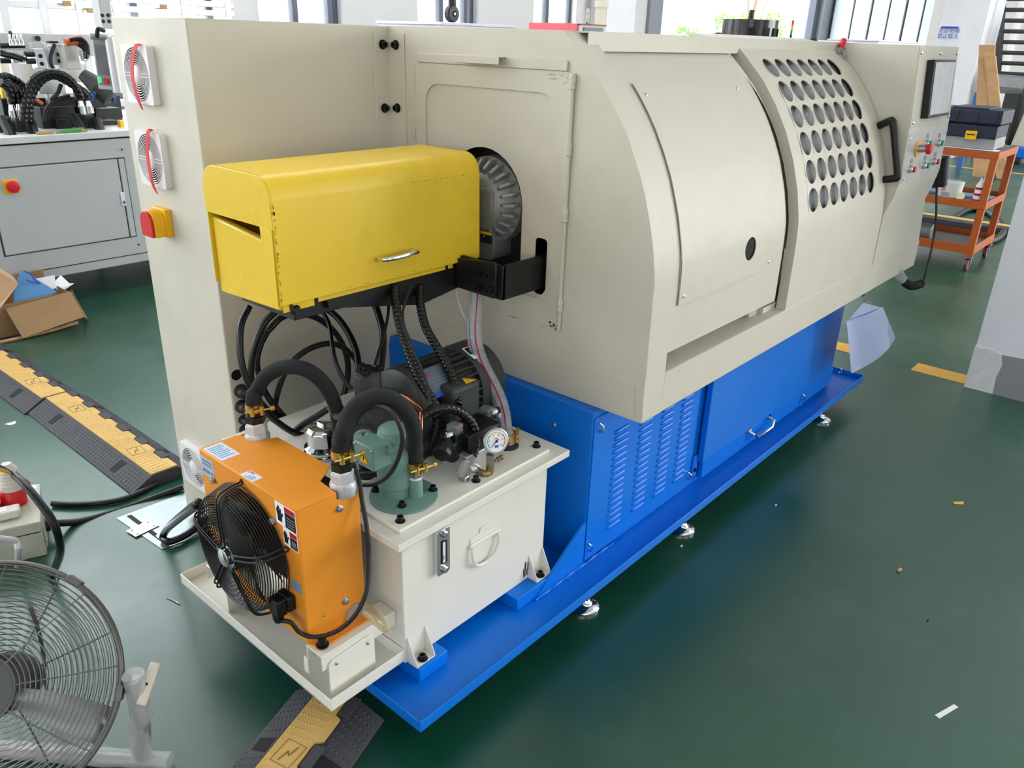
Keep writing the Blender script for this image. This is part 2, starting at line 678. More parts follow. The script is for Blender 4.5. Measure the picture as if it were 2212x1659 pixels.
struct(MB().b2((4.641, 7.72, 0), (4.918, 8.0, 6)).build('trim_2', WALLM, smooth=False), 'pale grey wall pier left of the first visible window')

# right end wall with the panelled lift doors
XE = 20.4
struct(MB().b2((XE + .1, -10, 0), (XE + .4, 8.3, 6.2)).build('wall_right', WALLW, smooth=False))
LIFT = mat('pale_green_steel_panel', (214, 226, 230), 0.4, var=0.02)
dd = struct(MB().b2((XE - .02, 5.568, 0), (XE + .1, 7.888, 4.2)).build('door_3', FRAME, smooth=False), 'wide pale steel goods lift door in the end wall')
edges = [[7.888,7.427,7.02,6.633,6.276,5.908,5.568]][0]
for k in range(6):
    MB().b2((XE - .08 - (k % 2) * .02, edges[k + 1] + .025, 0.02), (XE - .02, edges[k] - .025, 4.15)).build('panel', LIFT, dd, smooth=False)
struct(MB().b2((17.0, 4.622, 0), (17.3, 4.785, 6)).build('trim_3', mat('beige_lift_frame', (206, 202, 200), 0.6), smooth=False), 'beige upright of the lift frame left of the white column')
col = struct(MB().b2((15.0, 3.75, 0), (15.6, 4.071, 6)).b2((14.9, 3.396, 0), (15.6, 3.725, 6)).b2((15.2, 3.354, 0), (15.7, 3.464, 6)).build('trim_4', WALLW, smooth=False), 'white building column carrying the blue lettered notice')

# lettered notice on the column
pa, pb = (14.98,4.049,1.966), (14.98,3.776,1.789)
nt_ = thing('notice', (14.98, (pa[1] + pb[1]) / 2, pb[2]), 'small white notice with blue Chinese lettering on the white column', 'sign')
MB().b2((14.985, pb[1], pb[2]), (14.999, pa[1], pa[2])).build('board', PAPER, nt_, smooth=False)
MB().b2((14.98, pb[1] + .01, pa[2] - .035), (14.985, pa[1] - .01, pa[2] - .005)).build('blue_band', BLUEINK, nt_, smooth=False)
text('lettering', '\u8d27\u8fd0\u7535\u68af\n\u7981\u6b62\u8f7d\u4eba', .078, (14.98, (pa[1] + pb[1]) / 2, (pa[2] + pb[2]) / 2 - .02), RNX, BLUEINK, nt_)

# near pillar at the right edge of the view
PIL = mat('scuffed_white_plaster', (243, 242, 248), 0.75, var=0.02, dirt=(196, 194, 198), dirt_amt=0.35, dirt_scale=1.5)
GSK = mat('grey_skirting_paint', (150, 150, 154), 0.6, var=0.05)
PX, PY = 4.447, 0.695
pil = struct(MB().b2((PX, PY - .6, 0), (PX + .6, PY, 6.2)).build('trim_5', PIL, smooth=False), 'white plastered pillar at the right edge of the view')
MB().px([(PY - .60, 0), (PY - .13, 0), (PY - .125, .09), (PY - .135, .16), (PY - .12, .212), (PY - .6, .235)], PX - .003, PX + .003).build('skirting', GSK, pil, smooth=False)
MB().px([(PY - .13, 0), (PY + .004, 0), (PY + .004, .23), (PY - .03, .222), (PY - .08, .226), (PY - .12, .212), (PY - .135, .16), (PY - .125, .09)], PX - .004, PX + .002).build('plaster_patch', mat('rough_plaster', (226, 226, 228), 0.9, var=0.06, scale=20, bump=0.6, bscale=60), pil, smooth=False)

struct(MB().b2((-9.3, -10.3, 0), (-9, 8.3, 6.2)).build('wall_left', WALLM, smooth=False))
struct(MB().b2((-9, -10.3, 0), (21.2, -10, 6.2)).build('wall_front', WALLM, smooth=False))
CEIL = mat('ceiling_sheet', (206, 208, 210), 0.8, var=0.02)
ce = MB().b2((-9.3, -10.3, 6.2), (21.2, 8.3, 6.4))
struct(ce.build('ceiling', CEIL, smooth=False))

# yard outside the doorway
struct(MB().b2((-12, 8.3, -.25), (60, 60, -.05)).build('trim_6', mat('concrete_yard', (214, 210, 200), 0.8), smooth=False), 'pale concrete yard outside')
SID = mat('cream_siding', (236, 226, 214), 0.7, var=0.03)
bd = thing('shed', (20.5, 13.5, 0), 'cream slatted shed outside the doorway above the bushes', 'building')
x0, x1 = 21.326, 24.201
MB().b2((x0 - 1.5, 13.56, -.05), (x1, 16, 5)).build('wall', SID, bd, smooth=False)
src = None
for k in range(26):
    zz = 1.2 + k * .075
    if src is None:
        src = MB().b2((x0 - 1.4, 13.50, zz), (x1 - .02, 13.56, zz + .045)).build('slat', SID, bd, smooth=False)
    else:
        inst(src, 'slat', ((x0 - 1.4 + x1 - .02) / 2, 13.53, zz + .0225), bd)
GB = mat('pale_blue_cladding', (150, 190, 236), 0.5, var=0.04)
bd = thing('blue_building', (26, 16, 0), 'pale blue clad factory building seen through the doorway', 'building')
x0, x1 = 28.615, 36.1
MB().b2((x0, 16.06, -.05), (x1, 19, 3.4)).build('wall', GB, bd, smooth=False)
for k in range(5):
    xx = x0 + (x1 - x0) * (k + .05) / 5
    MB().b2((xx, 15.98, .1), (xx + (x1 - x0) * (.13 + .04 * (k % 2)), 16.06, 3.3)).build('panel', mat('white_cladding', (226, 236, 250), 0.5), bd, smooth=False)
bd = thing('pale_building', (8, 17, 0), 'pale banded building outside the left windows', 'building')
MB().b2((2, 17.1, -.05), (16, 22, 7)).build('wall', mat('pale_render', (240, 234, 228), 0.8), bd, smooth=False)
for zz in (1.45, 2.15, 2.9, 3.8):
    MB().b2((2, 17.0, zz), (16, 17.1, zz + .12)).build('band', mat('ivory_trim', (226, 206, 186), 0.8), bd, smooth=False)
LEAF = mat('bush_leaf', (112, 168, 70), 0.55, var=0.25, scale=9)
BARK = mat('bark', (120, 96, 74), 0.8, var=0.1)


def foliage(name, parent, c, r, n, size, seed):
    rn = random.Random(seed)
    b = MB()
    for _ in range(n):
        while True:
            p = V((rn.uniform(-1, 1), rn.uniform(-1, 1), rn.uniform(-1, 1)))
            if p.length < 1:
                break
        p = V((p.x * r[0], p.y * r[1], p.z * r[2])) + V(c)
        u = V((rn.uniform(-1, 1), rn.uniform(-1, 1), rn.uniform(-1, 1))).normalized() * size
        w = u.orthogonal() * .5
        b.poly((p - u, p + w, p + u, p - w))
    o = b.build(name, LEAF, parent, smooth=False, fix=False)
    o['kind'] = 'stuff'
    return o


for i, (px0, px1, top, lab) in enumerate(((1402, 1452, 1.83, 'low leafy bush outside the doorway at its left jamb'), (1450, 1512, 2.02, 'taller leafy bush outside the doorway before the slatted shed'))):
    yy = 10.5
    k = 10.5 * .0
    a = (16.581, 17.526)[i]
    b_ = (17.567, 18.854)[i]
    t = thing('bush', ((a + b_) / 2, yy, -.05), lab, 'bush')
    MB().tube([((a + b_) / 2, yy, -.05), ((a + b_) / 2 + .05, yy, .6), ((a + b_) / 2, yy, 1.2)], .05, 7).build('stem', BARK, t)
    foliage('foliage', t, ((a + b_) / 2, yy, top - .85), ((b_ - a) / 2, .5, .85), 900, .07, i)
t = thing('young_tree', (23.031, 11, -.05), 'thin young tree with sparse green leaves outside the doorway', 'tree')
bx = 22.602
b = MB().tube([(bx, 11, -.05), (bx + .1, 11, 1.2), (bx, 11, 2.2), (bx + .2, 11, 3.2)], .05, 7)
for k, (dx, dz) in enumerate(((-1.6, .55), (-1.1, .9), (1.2, .6), (1.7, .9), (.8, 1.1), (-.5, 1.2))):
    z0 = 1.2 + .12 * k
    b.tube([(bx + .05, 11, z0), (bx + dx * .5, 11, z0 + dz * .4), (bx + dx, 11, z0 + dz)], .022, 5)
b.build('trunk', BARK, t)
for k, (dx, dz) in enumerate(((-1.6, 2.15), (-1.0, 2.1), (1.2, 2.3), (-.3, 2.2), (1.7, 2.05))):
    foliage('foliage', t, (bx + dx, 11, dz), (.42, .3, .22), 130, .06, 20 + k)

# ---------------------------------------------------------------- blue machine base with its coolant tray
base = thing('machine_bed', (2.4, 1.6, 0), 'bright blue steel machine base with a long rimmed drip tray on round levelling feet', 'machine')
TX0, TX1, TY0, TY1 = .928, 3.876, 1.04, 1.99
TZ = .108
tr = MB()
tr.b2((TX0, TY0, .100), (TX1, TY1, TZ))
tr.build('tray_floor', BLUE, base, bevel=.002)
for nm, a, b_ in (('tray_rim', (TX0, TY0, .100), (TX1, TY0 + .004, .131)), ('tray_rim', (TX0, TY0 + .004, .100), (TX0 + .004, TY1, .131)),
                  ('tray_rim', (TX1 - .004, TY0 + .004, .100), (TX1, TY1, .131)), ('tray_rim', (TX0, TY1 - .004, .100), (TX1, TY1, .131))):
    MB().b2(a, b_).build(nm, BLUE, base, bevel=.0012)
# pedestal
BX0, BX1, BY0, BY1, BZ1 = 1.704, 3.70, 1.145, 2.027, .629
body = MB().b2((BX0 + .003, BY0 + .004, TZ), (BX1, BY1, BZ1)).build('pedestal', BLUE, base, bevel=.003)
MB().b2((BX0, BY0 + .006, TZ), (BX0 + .003, BY1, .603)).build('end_panel', BLUE, base, bevel=.001)
bolt(base, (BX0, 1.285, .545), (-1, 0, 0), .008, .006, STEEL, 'pan', 'screw')
lp = MB().b2((BX0 + .008, BY0, TZ + .010), (2.352, BY0 + .004, BZ1 - .02)).build('louvred_panel', BLUE, base, bevel=.0012)
# louvres: pressed half-round ribs
lv = None
for ci, x in enumerate((1.857, 1.998, 2.131, 2.260)):
    for k in range(16):
        zz = .191 + k * .0226
        if lv is None:
            b = MB()
            P = []
            for j in range(9):
                a = pi * j / 8
                P.append((-.0075 * cos(a), .0075 * sin(a)))
            for s_, (xx, sc) in enumerate(((-.040, .1), (-.036, .75), (-.028, 1), (.028, 1), (.036, .75), (.040, .1))):
                for (zz_, yy_) in P:
                    b.v.append(V((x + xx, BY0 - yy_ * sc, zz + zz_ * sc - .004)))
            for s_ in range(5):
                for j in range(8):
                    i = s_ * 9 + j
                    b.f.append((i, i + 1, i + 10, i + 9))
            lv = b.build('louvre', BLUE, lp, ang=60)
            l0 = WL[lv.name].copy()
            z0 = zz
        else:
            inst(lv, 'louvre', (l0.x - 1.857 + x, l0.y, l0.z + zz - z0), lp)
for x, zz in ((1.735, .575), (1.728, .165), (2.335, .165)):
    hk = MB().tube([(x, BY0 - .001, zz + .014), (x, BY0 - .012, zz + .010), (x, BY0 - .014, zz), (x, BY0 - .010, zz - .012), (x + .006, BY0 - .001, zz - .016)], .0035, 7)
    hk.build('panel_hook', CHROME, base)
# sliding coolant door
cd = MB().b2((2.385, BY0 - .026, .205), (3.62, BY0 - .004, BZ1 - .012)).build('access_door', BLUE, base, bevel=.003)
MB().b2((2.405, BY0 - .020, TZ + .022), (3.66, BY0 - .002, .205)).build('lower_panel', BLUE, base, bevel=.002)
MB().b2((2.352, BY0 - .008, .150), (2.385, BY0 + .002, .235)).build('door_bracket', BLUE, base, bevel=.001)
bolt(base, (2.368, BY0 - .008, .178), (0, -1, 0), .006, .005, BLACK, 'socket', 'bolt')
hd = MB().tube([(2.77, BY0 - .02, .196), (2.775, BY0 - .045, .186), (2.80, BY0 - .05, .166), (2.93, BY0 - .05, .166), (2.955, BY0 - .045, .186), (2.95, BY0 - .02, .196)], .006, 8)
for x in (2.77, 2.95):
    hd.cyl((x, BY0 - .02, .198), (x, BY0 - .027, .198), .014, n=12)
hd.build('handle', CHROME, base)
for x in (3.30, 3.74):
    hk = MB().tube([(x, BY0 - .022, .185), (x, BY0 - .034, .18), (x, BY0 - .034, .165), (x + .006, BY0 - .022, .158)], .0035, 7)
    hk.build('panel_hook', CHROME, base)
MB().b2((3.285, BY0 - .024, .13), (3.315, BY0 - .016, .178)).build('door_stop', BLUE, base, bevel=.001)
# gusset and weld bead
MB().py([(1.475, TZ), (1.704, TZ), (1.704, .262), (1.690, .262)], BY0 - .001, BY0 + .009).build('gusset', BLUE, base, bevel=.001)
wb = MB()
rn = random.Random(3)
pts = [(1.47 + .01 * k, BY0 - .003 + rn.uniform(-.001, .001), TZ + .003) for k in range(40)]
wb.tube(pts, .0045, 6, mod=lambda L, a: .004 + .0018 * sin(L * 520))
wb.build('weld_bead', BLUE, base)
# mounting pads under the oil tank
for a, b_ in (((1.028, 1.150), (1.125, 1.235)), ((1.40, 1.150), (1.565, 1.25)), ((1.028, 1.74), (1.125, 1.83))):
    MB().b2((a[0], a[1], TZ), (b_[0], b_[1], .150)).build('mounting_pad', BLUE, base, bevel=.002)
# feet
ft = None
for x, y in ((1.66, 1.102), (2.243, 1.10), (3.50, 1.092), (1.2, 1.90), (3.4, 1.90)):
    if ft is None:
        ft = MB().lathe((x, y, 0), (0, 0, 1), [(0, .049), (.007, .050), (.013, .045), (.018, .030), (.024, .022), (.034, .018), (.034, .009), (.100, .009)], 28).build('levelling_foot', CHROME, base)
        f0 = WL[ft.name].copy()
    else:
        inst(ft, 'levelling_foot', (x, y, f0.z), base)

# ---------------------------------------------------------------- beige enclosure
hood = thing('machine_enclosure', (2.8, 1.5, .63), 'large beige sheet metal machine enclosure with a curved front above the blue base', 'machine')
HX0, HX1, HYB, HZT = 1.741, 4.20, 2.024, 1.620
XC = 3.532          # left face of the control box
front = [(y, z) for y, z in PROF]
dshape = front + [(1.36, HZT), (HYB, HZT), (HYB, .63)]
hole_in = rrect(1.365, .905, 1.864, 1.468, .055, 6)
MB().px(dshape, HX0, HX0 + .003, [hole_in]).build('end_panel', BEIGE, hood, ang=30)
MB().px(rrect(1.315, .82, 1.913, 1.523, .018, 4), HX0 - .0035, HX0 - .0003, [hole_in]).build('removable_cover', BEIGE, hood)
r = .1535
ob = [(1.627 + r * cos(pi * k / 16), 1.153 + r * sin(pi * k / 16)) for k in range(17)] + [(1.627 - r, .915), (1.627 + r, .915)]
sl = rrect(1.376, .915, 1.420, 1.080, .012, 3)
MB().px(rrect(1.352, .90, 1.88, 1.48, .06, 6), HX0 + .0033, HX0 + .0063, [ob, sl]).build('inner_cover', BEIGE, hood)
MB().b2((HX0 - .007, 1.332, 1.524), (HX0 - .0003, 1.892, 1.550)).build('hanging_strip', BEIGE, hood, bevel=.002)
lip = MB().b2((HX0 - .034, 1.540, 1.548), (HX0 - .007, 1.715, 1.551)).b2((HX0 - .037, 1.540, 1.531), (HX0 - .034, 1.715, 1.551))
lip.build('lift_lip', BEIGE, hood, bevel=.001)
hg = MB().tube([(HX0 - .007, 1.312, .83), (HX0 - .007, 1.311, 1.50)], .006, 8)
for zz in (.905, 1.16, 1.335, 1.50):
    hg.lathe((HX0 - .008, 1.311, zz - .02), (0, 0, 1), [(0, .006), (.004, .009), (.018, .008), (.03, .010), (.04, .006)], 8)
hg.build('sealant_bead', BEIGE, hood)
MB().px([(1.036, .636), (1.9, .636), (1.9, .733), (1.045, .733)], HX0 - .0025, HX0 - .0003).build('lower_band', BEIGE, hood)
# dark casting inside
MB().b2((HX0 + .16, 1.36, .645), (HX0 + .9, 1.95, 1.40)).build('headstock', DARKIN, hood, bevel=.01)


def sheet(x0, x1, z0, z1, off, thick, nx=2, nz=26):
    b = MB()
    for side in (0, 1):
        for i in range(nz + 1):
            z = z0 + (z1 - z0) * i / nz
            for j in range(nx + 1):
                b.v.append(prof_pt(x0 + (x1 - x0) * j / nx, z, off + side * thick))
    n = (nz + 1) * (nx + 1)
    for side in (0, 1):
        for i in range(nz):
            for j in range(nx):
                a = side * n + i * (nx + 1) + j
                b.f.append((a, a + 1, a + nx + 2, a + nx + 1))
    for i in range(nz):
        for j in (0, nx):
            a = i * (nx + 1) + j
            b.f.append((a, a + nx + 1, a + nx + 1 + n, a + n))
    for j in range(nx):
        for i in (0, nz):
            a = i * (nx + 1) + j
            b.f.append((a, a + 1, a + 1 + n, a + n))
    return b


sheet(HX0 + .0005, 1.845, .63, 1.617, 0, .003).build('front_band', BEIGE, hood, ang=25)
sheet(1.843, 2.585, .795, 1.594, .020, .003, 2, 30).build('curved_panel', BEIGE, hood, ang=25)
sheet(2.585, 2.606, .795, 1.594, .027, .010, 1, 30).build('panel_edge_strip', BEIGE, hood, ang=25)
sheet(2.600, 2.74, .795, 1.580, .075, .003, 2, 30).build('door_channel', BEIGE, hood, ang=25)
sheet(2.598, 2.604, .795, 1.594, .027, .050, 1, 30).build('panel_return', BEIGE, hood, ang=25)
MB().b2((1.843, 1.030, .80), (1.846, 1.050, 1.05)).build('panel_return', BEIGE, hood)
# top: rail face and roof
ytop = prof_y(1.575) + .016
MB().b2((1.80, ytop, 1.572), (XC, ytop + .003, HZT)).build('top_rail', BEIGE, hood, bevel=.001)
MB().b2((HX0 + .003, 1.36, HZT - .004), (1.80, HYB, HZT)).b2((1.80, ytop + .003, HZT - .004), (HX1 - .06, HYB, HZT)).build('roof', BEIGE, hood)
MB().b2((HX0 + .003, HYB - .003, .63), (HX1 - .02, HYB, HZT - .004)).build('back_panel', BEIGE, hood)
MB().b2((HX0 + .003, 1.10, .63), (HX1 - .02, HYB - .003, .640)).build('underside', GREYM, hood)
# lower lip with ledge
MB().b2((1.845, 1.014, .63), (HX1, 1.018, .752)).b2((1.845, 1.018, .748), (XC, 1.095, .752)).b2((1.845, 1.018, .63), (HX1, 1.11, .634)).build('lower_lip', BEIGE, hood, bevel=.0015)
MB().b2((1.85, 1.092, .752), (XC, 1.095, .84)).build('drip_wall', GREYM, hood)
MB().b2((2.475, 1.070, .752), (2.56, 1.092, .80)).build('rail_bracket', GREYM, hood)
MB().b2((2.55, 1.055, .752), (2.66, 1.092, .772)).build('door_track', BEIGE, hood)
# access panel with viewing hole and corner screws
AX0, AX1 = 1.905, 2.495


def bent_plate(x0, x1, z0, z1, off, holes, thick, nz=30):
    """plate in (x, arc) space with round holes, bent on the hood profile"""
    s0, s1 = s_of(z0), s_of(z1)
    xs = [x0, x1]
    b = MB()
    cols = sorted(set([x0, x1] + [h[0] - h[2] * 1.5 for h in holes] + [h[0] + h[2] * 1.5 for h in holes]))
    rows = [s0 + (s1 - s0) * k / nz for k in range(nz + 1)]
    for h in holes:
        c = s_of(h[1])
        rows = [q for q in rows if abs(q - c) > h[2] * 1.5 + .001] + [c - h[2] * 1.5, c + h[2] * 1.5]
    rows = sorted(rows)

    def P(x, s_, k):
        return prof_pt(x, z_of(s_), off + k * thick)
    for i in range(len(rows) - 1):
        for j in range(len(cols) - 1):
            xa, xb, sa, sb = cols[j], cols[j + 1], rows[i], rows[i + 1]
            hit = [h for h in holes if abs((xa + xb) / 2 - h[0]) < .002 and abs((sa + sb) / 2 - s_of(h[1])) < .002]
            if hit:
                hx, hz, hr = hit[0]
                hc = s_of(hz)
                m = 32
                for k in (0, 1):
                    ring, outer = [], []
                    for t in range(m):
                        a = 2 * pi * t / m
                        ca, sa_ = cos(a), sin(a)
                        q = max(abs(ca), abs(sa_))
                        ring.append(b.pt(P(hx + hr * ca, hc + hr * sa_, k)))
                        outer.append(b.pt(P(hx + ca / q * (xb - xa) / 2, hc + sa_ / q * (sb - sa) / 2, k)))
                    for t in range(m):
                        u = (t + 1) % m
                        b.f.append((ring[t], ring[u], outer[u], outer[t]))
                    if k == 0:
                        r0 = ring
                    else:
                        for t in range(m):
                            u = (t + 1) % m
                            b.f.append((r0[t], r0[u], ring[u], ring[t]))
            else:
                m = max(1, int((sb - sa) / .012))
                for k in (0, 1):
                    for q in range(m):
                        a0, a1 = sa + (sb - sa) * q / m, sa + (sb - sa) * (q + 1) / m
                        b.poly([P(xa, a0, k), P(xb, a0, k), P(xb, a1, k), P(xa, a1, k)])
    # rim
    for i in range(len(rows) - 1):
        for x in (x0, x1):
            b.poly([P(x, rows[i], 0), P(x, rows[i + 1], 0), P(x, rows[i + 1], 1), P(x, rows[i], 1)])
    for s_ in (s0, s1):
        for j in range(len(cols) - 1):
            b.poly([P(cols[j], s_, 0), P(cols[j + 1], s_, 0), P(cols[j + 1], s_, 1), P(cols[j], s_, 1)])
    return b


ap = bent_plate(AX0, AX1, .93, 1.507, .014, [(2.325, 1.022, .037)], .003, 60)
import bmesh


def weld(o, d=1e-5):
    bm = bmesh.new()
    bm.from_mesh(o.data)
    bmesh.ops.remove_doubles(bm, verts=bm.verts, dist=d)
    bmesh.ops.recalc_face_normals(bm, faces=bm.faces)
    bm.to_mesh(o.data)
    bm.free()
    o.data.shade_smooth()
    o.data.set_sharp_from_angle(angle=radians(30))
    return o


apo = weld(ap.build('access_panel', BEIGE, hood, ang=30))
for x, zz in ((1.935, 1.478), (2.465, 1.482), (1.925, .955), (2.47, .955)):
    bolt(apo, prof_pt(x, zz, .014), -prof_n(zz) * -1, .006, .005, CHROME, 'pan', 'screw')
dk = MB()
c0 = prof_pt(2.325, 1.022, .0185)
dk.cyl(c0, c0 + V((0, .002, 0)), .042, n=24)
dk.build('viewing_hole_backing', mat('dark_void', (10, 11, 14), 0.8), apo)

# sliding door with 42 round sight holes
DXA, DXB = 2.645, 3.527
HR = [(1.106), (1.200), (1.292), (1.378), (1.457), (1.530)]
HR = [1.117, 1.209, 1.299, 1.383, 1.460, 1.531]
hx = [2.772 + .0952 * k for k in range(7)]


def door_sheet():
    b = MB()
    rad = .0405
    pad = .0465
    zs = [s_of(q) for q in HR]
    cols = [DXA]
    for x in hx:
        cols += [x - pad, x + pad]
    cols.append(DXB)
    rows = [s_of(.744)]
    t = s_of(.744)
    first = zs[0] - pad
    for k in range(1, 9):
        rows.append(t + (first - t) * k / 9)
    for s_ in zs:
        rows += [s_ - pad, s_ + pad]
    top = s_of(1.610)
    for k in range(1, 4):
        rows.append(zs[-1] + pad + (top - zs[-1] - pad) * k / 3)
    rows = sorted(rows)

    def P(x, s_, k):
        return prof_pt(x, z_of(s_), k * .004)
    for i in range(len(rows) - 1):
        for j in range(len(cols) - 1):
            xa, xb, sa, sb = cols[j], cols[j + 1], rows[i], rows[i + 1]
            hole = None
            for s_ in zs:
                if abs((sa + sb) / 2 - s_) < .002:
                    for x in hx:
                        if abs((xa + xb) / 2 - x) < .002:
                            hole = (x, s_)
            m = 32
            for k in (0, 1):
                if not hole:
                    b.poly([P(xa, sa, k), P(xb, sa, k), P(xb, sb, k), P(xa, sb, k)])
                    continue
                ring, outer = [], []
                for q in range(m):
                    a = 2 * pi * q / m
                    ca, sn = cos(a), sin(a)
                    mm = max(abs(ca), abs(sn))
                    ring.append(b.pt(P(hole[0] + rad * ca, hole[1] + rad * sn, k)))
                    outer.append(b.pt(P(hole[0] + ca / mm * pad, hole[1] + sn / mm * pad, k)))
                for q in range(m):
                    u = (q + 1) % m
                    b.f.append((ring[q], ring[u], outer[u], outer[q]))
                if k == 0:
                    r0 = ring
                else:
                    for q in range(m):
                        u = (q + 1) % m
                        b.f.append((r0[q], r0[u], ring[u], ring[q]))
    for i in range(len(rows) - 1):
        b.poly([P(DXB, rows[i], 0), P(DXB, rows[i + 1], 0), P(DXB, rows[i + 1], 1), P(DXB, rows[i], 1)])
        # folded left edge
        q = [prof_pt(DXA, z_of(rows[i]), 0), prof_pt(DXA, z_of(rows[i + 1]), 0), prof_pt(DXA, z_of(rows[i + 1]), .034), prof_pt(DXA, z_of(rows[i]), .034)]
        b.poly(q)
        b.poly([p + V((.003, 0, 0)) for p in q])
    for j in range(len(cols) - 1):
        b.poly([P(cols[j], rows[0], 0), P(cols[j + 1], rows[0], 0), P(cols[j + 1], rows[0], 1), P(cols[j], rows[0], 1)])
    # top flange
    yt = prof_y(1.610)
    b.poly([(DXA - .045, yt - .002, 1.610), (DXB, yt - .002, 1.610), (DXB, yt + .14, 1.632), (DXA - .045, yt + .14, 1.632)])
    b.poly([(DXA - .045, yt + .01, 1.585), (DXA - .045, yt - .002, 1.610), (DXB, yt - .002, 1.610), (DXB, yt + .01, 1.585)])
    b.poly([(DXA - .045, yt + .01, 1.585), (DXA - .045, yt - .002, 1.610), (DXA - .045, yt + .14, 1.632), (DXA - .045, yt + .14, 1.60)])
    return b


dr = weld(door_sheet().build('sliding_door', BEIGE, hood, ang=30, fix=False))
PANE = mat('smoky_sight_pane', (132, 132, 136), 0.14, alpha=0.93, var=0.10, scale=5, bump=.5, bscale=7)
sheet(DXA + .06, DXB - .02, 1.03, 1.58, .016, .003, 2, 24).build('sight_pane', PANE, dr, ang=30)
hb = MB()
m0, m1 = prof_pt(3.515, 1.315, 0), prof_pt(3.495, 1.113, 0)
h0, h1 = V((3.50, 1.045, 1.345)), V((3.50, .978, 1.125))
hb.tube(smooth_path([m0, m0.lerp(h0, .7), h0 + V((0, .002, -.006)), h0.lerp(h1, .15)], 6) + [h0.lerp(h1, .85)] + smooth_path([h0.lerp(h1, .9), h1 + V((0, .004, .002)), h1.lerp(m1, .35), m1], 6), .0145, 14)
hb.build('door_handle', BLACK, dr, ang=60)
# catch on top of the door
ct = MB().box(AXC := V((3.507,1.31,1.591)), (.05, .03, .02)).tube([AXC + V((-.02, -.02, 0)), AXC + V((.0, -.03, -.03)), AXC + V((.03, -.02, -.02))], .004, 6)
ct.tube([AXC + V((-.03, 0, -.01)), AXC + V((-.04, -.01, -.03))], .004, 6).tube([AXC + V((.02, 0, .01)), AXC + V((.05, -.01, .03))], .004, 6)
ct.build('toggle_catch', STEEL, dr)
MB().lathe(AXC + V((0, -.005, .01)), (0.1, -.2, 1), [(0, .012), (.03, .012), (.036, .006)], 10).build('red_catch_tip', RED, dr)

# control box at the right end
XR0, XR1 = 4.10, 4.20
cp = [(1.016, 1.618), (.986, 1.312), (.978, 1.105), (.990, 1.035), (1.0135, .965), (1.0135, .752), (1.45, .752), (1.45, 1.618)]


def cfn(u, v, k):
    if k == 0:
        return (XC, u, v)
    t = max(0.0, min(1.0, (1.05 - v) / .35))
    return (XR0 + (XR1 - .005 - XR0) * t, u, v)


cb = MB().prism(cp, cfn).build('control_box', BEIGE, hood, smooth=False)
cb.data.shade_smooth()
cb.data.set_sharp_from_angle(angle=radians(20))


def cpl(x, z):
    for (ya, za), (yb, zb) in zip(cp, cp[1:]):
        if zb <= z <= za:
            return V((x, ya + (yb - ya) * (z - za) / (zb - za), z))


def cplate(x0, x1, z0, z1, t, pr=0.0):
    b = MB()
    n = V((0, -1, .1)).normalized()
    q = [cpl(x0, z0), cpl(x1, z0), cpl(x1, z1), cpl(x0, z1)]
    i = len(b.v)
    for k in (pr, t):
        b.v += [p + n * k for p in q]
    for f in ((0, 1, 2, 3), (7, 6, 5, 4), (0, 4, 5, 1), (1, 5, 6, 2), (2, 6, 7, 3), (3, 7, 4, 0)):
        b.f.append(tuple(i + k for k in f))
    return b


fp = cplate(XC + .006, XR0 - .004, 1.315, 1.610, .002).build('screen_panel', BEIGE, cb, bevel=.001)
for x, zz in ((XC + .03, 1.592), (XC + .29, 1.592), (XR0 - .03, 1.592), (XC + .03, 1.335), (XR0 - .03, 1.335)):
    bolt(cb, cpl(x, zz) + V((0, -.002, 0)), (0, -1, .1), .009, .007, CHROME, 'pan', 'screw')
cplate(3.655, 3.965, 1.345, 1.565, .030).build('screen_bezel', BLACK, cb, bevel=.003)
cplate(3.672, 3.950, 1.356, 1.556, .032, .0301).build('screen_film', mat('crinkled_film', (176, 177, 180), 0.26, var=0.10, scale=14, bump=0.9, bscale=16, coat=.4), cb, bevel=.001)
PLATE = mat('brushed_plate', (196, 192, 190), 0.35, metal=0.5, var=0.03)
bpn = cplate(XC + .008, XR0 - .006, 1.100, 1.288, .0025).build('button_panel', PLATE, cb, bevel=.001)
for x, zz in ((XC + .03, 1.272), (XR0 - .03, 1.272), (XC + .03, 1.115), (XR0 - .03, 1.115)):
    bolt(cb, cpl(x, zz) + V((0, -.003, 0)), (0, -1, .05), .006, .005, CHROME, 'pan', 'screw')
BN = V((0, -1, .05)).normalized()


def button(x, z, m, mush=False, name='push_button'):
    c = cpl(x, z) + BN * .0025
    b = MB()
    if mush:
        b.lathe(c, BN, [(0, .034), (.003, .034)], 24)
        b.build('stop_ring', YPL, cb)
        MB().lathe(c + BN * .003, BN, [(0, .016), (.03, .014)], 18).build('stop_stem', STEEL, cb)
        MB().lathe(c + BN * .033, BN, [(0, .014), (.004, .021), (.014, .022), (.020, .018), (.023, .008)], 22).build('emergency_stop', m, cb)
        return
    MB().lathe(c, BN, [(0, .0165), (.012, .0165), (.014, .014)], 18).build('button_collar', CHROME, cb)
    MB().lathe(c + BN * .013, BN, [(0, .0125), (.007, .0125), (.009, .010)], 18).build(name, m, cb)
    cplate(x - .016, x + .016, z + .022, z + .040, .0035, .003).build('legend_plate', mat('grey_legend', (150, 150, 156), 0.5), cb)


button(3.690, 1.226, RED, True)
button(3.80, 1.238, GREENPL)
button(3.985, 1.228, GREENPL)
button(3.635, 1.148, RED)
button(3.83, 1.146, GREENPL)
button(3.975, 1.150, RED)

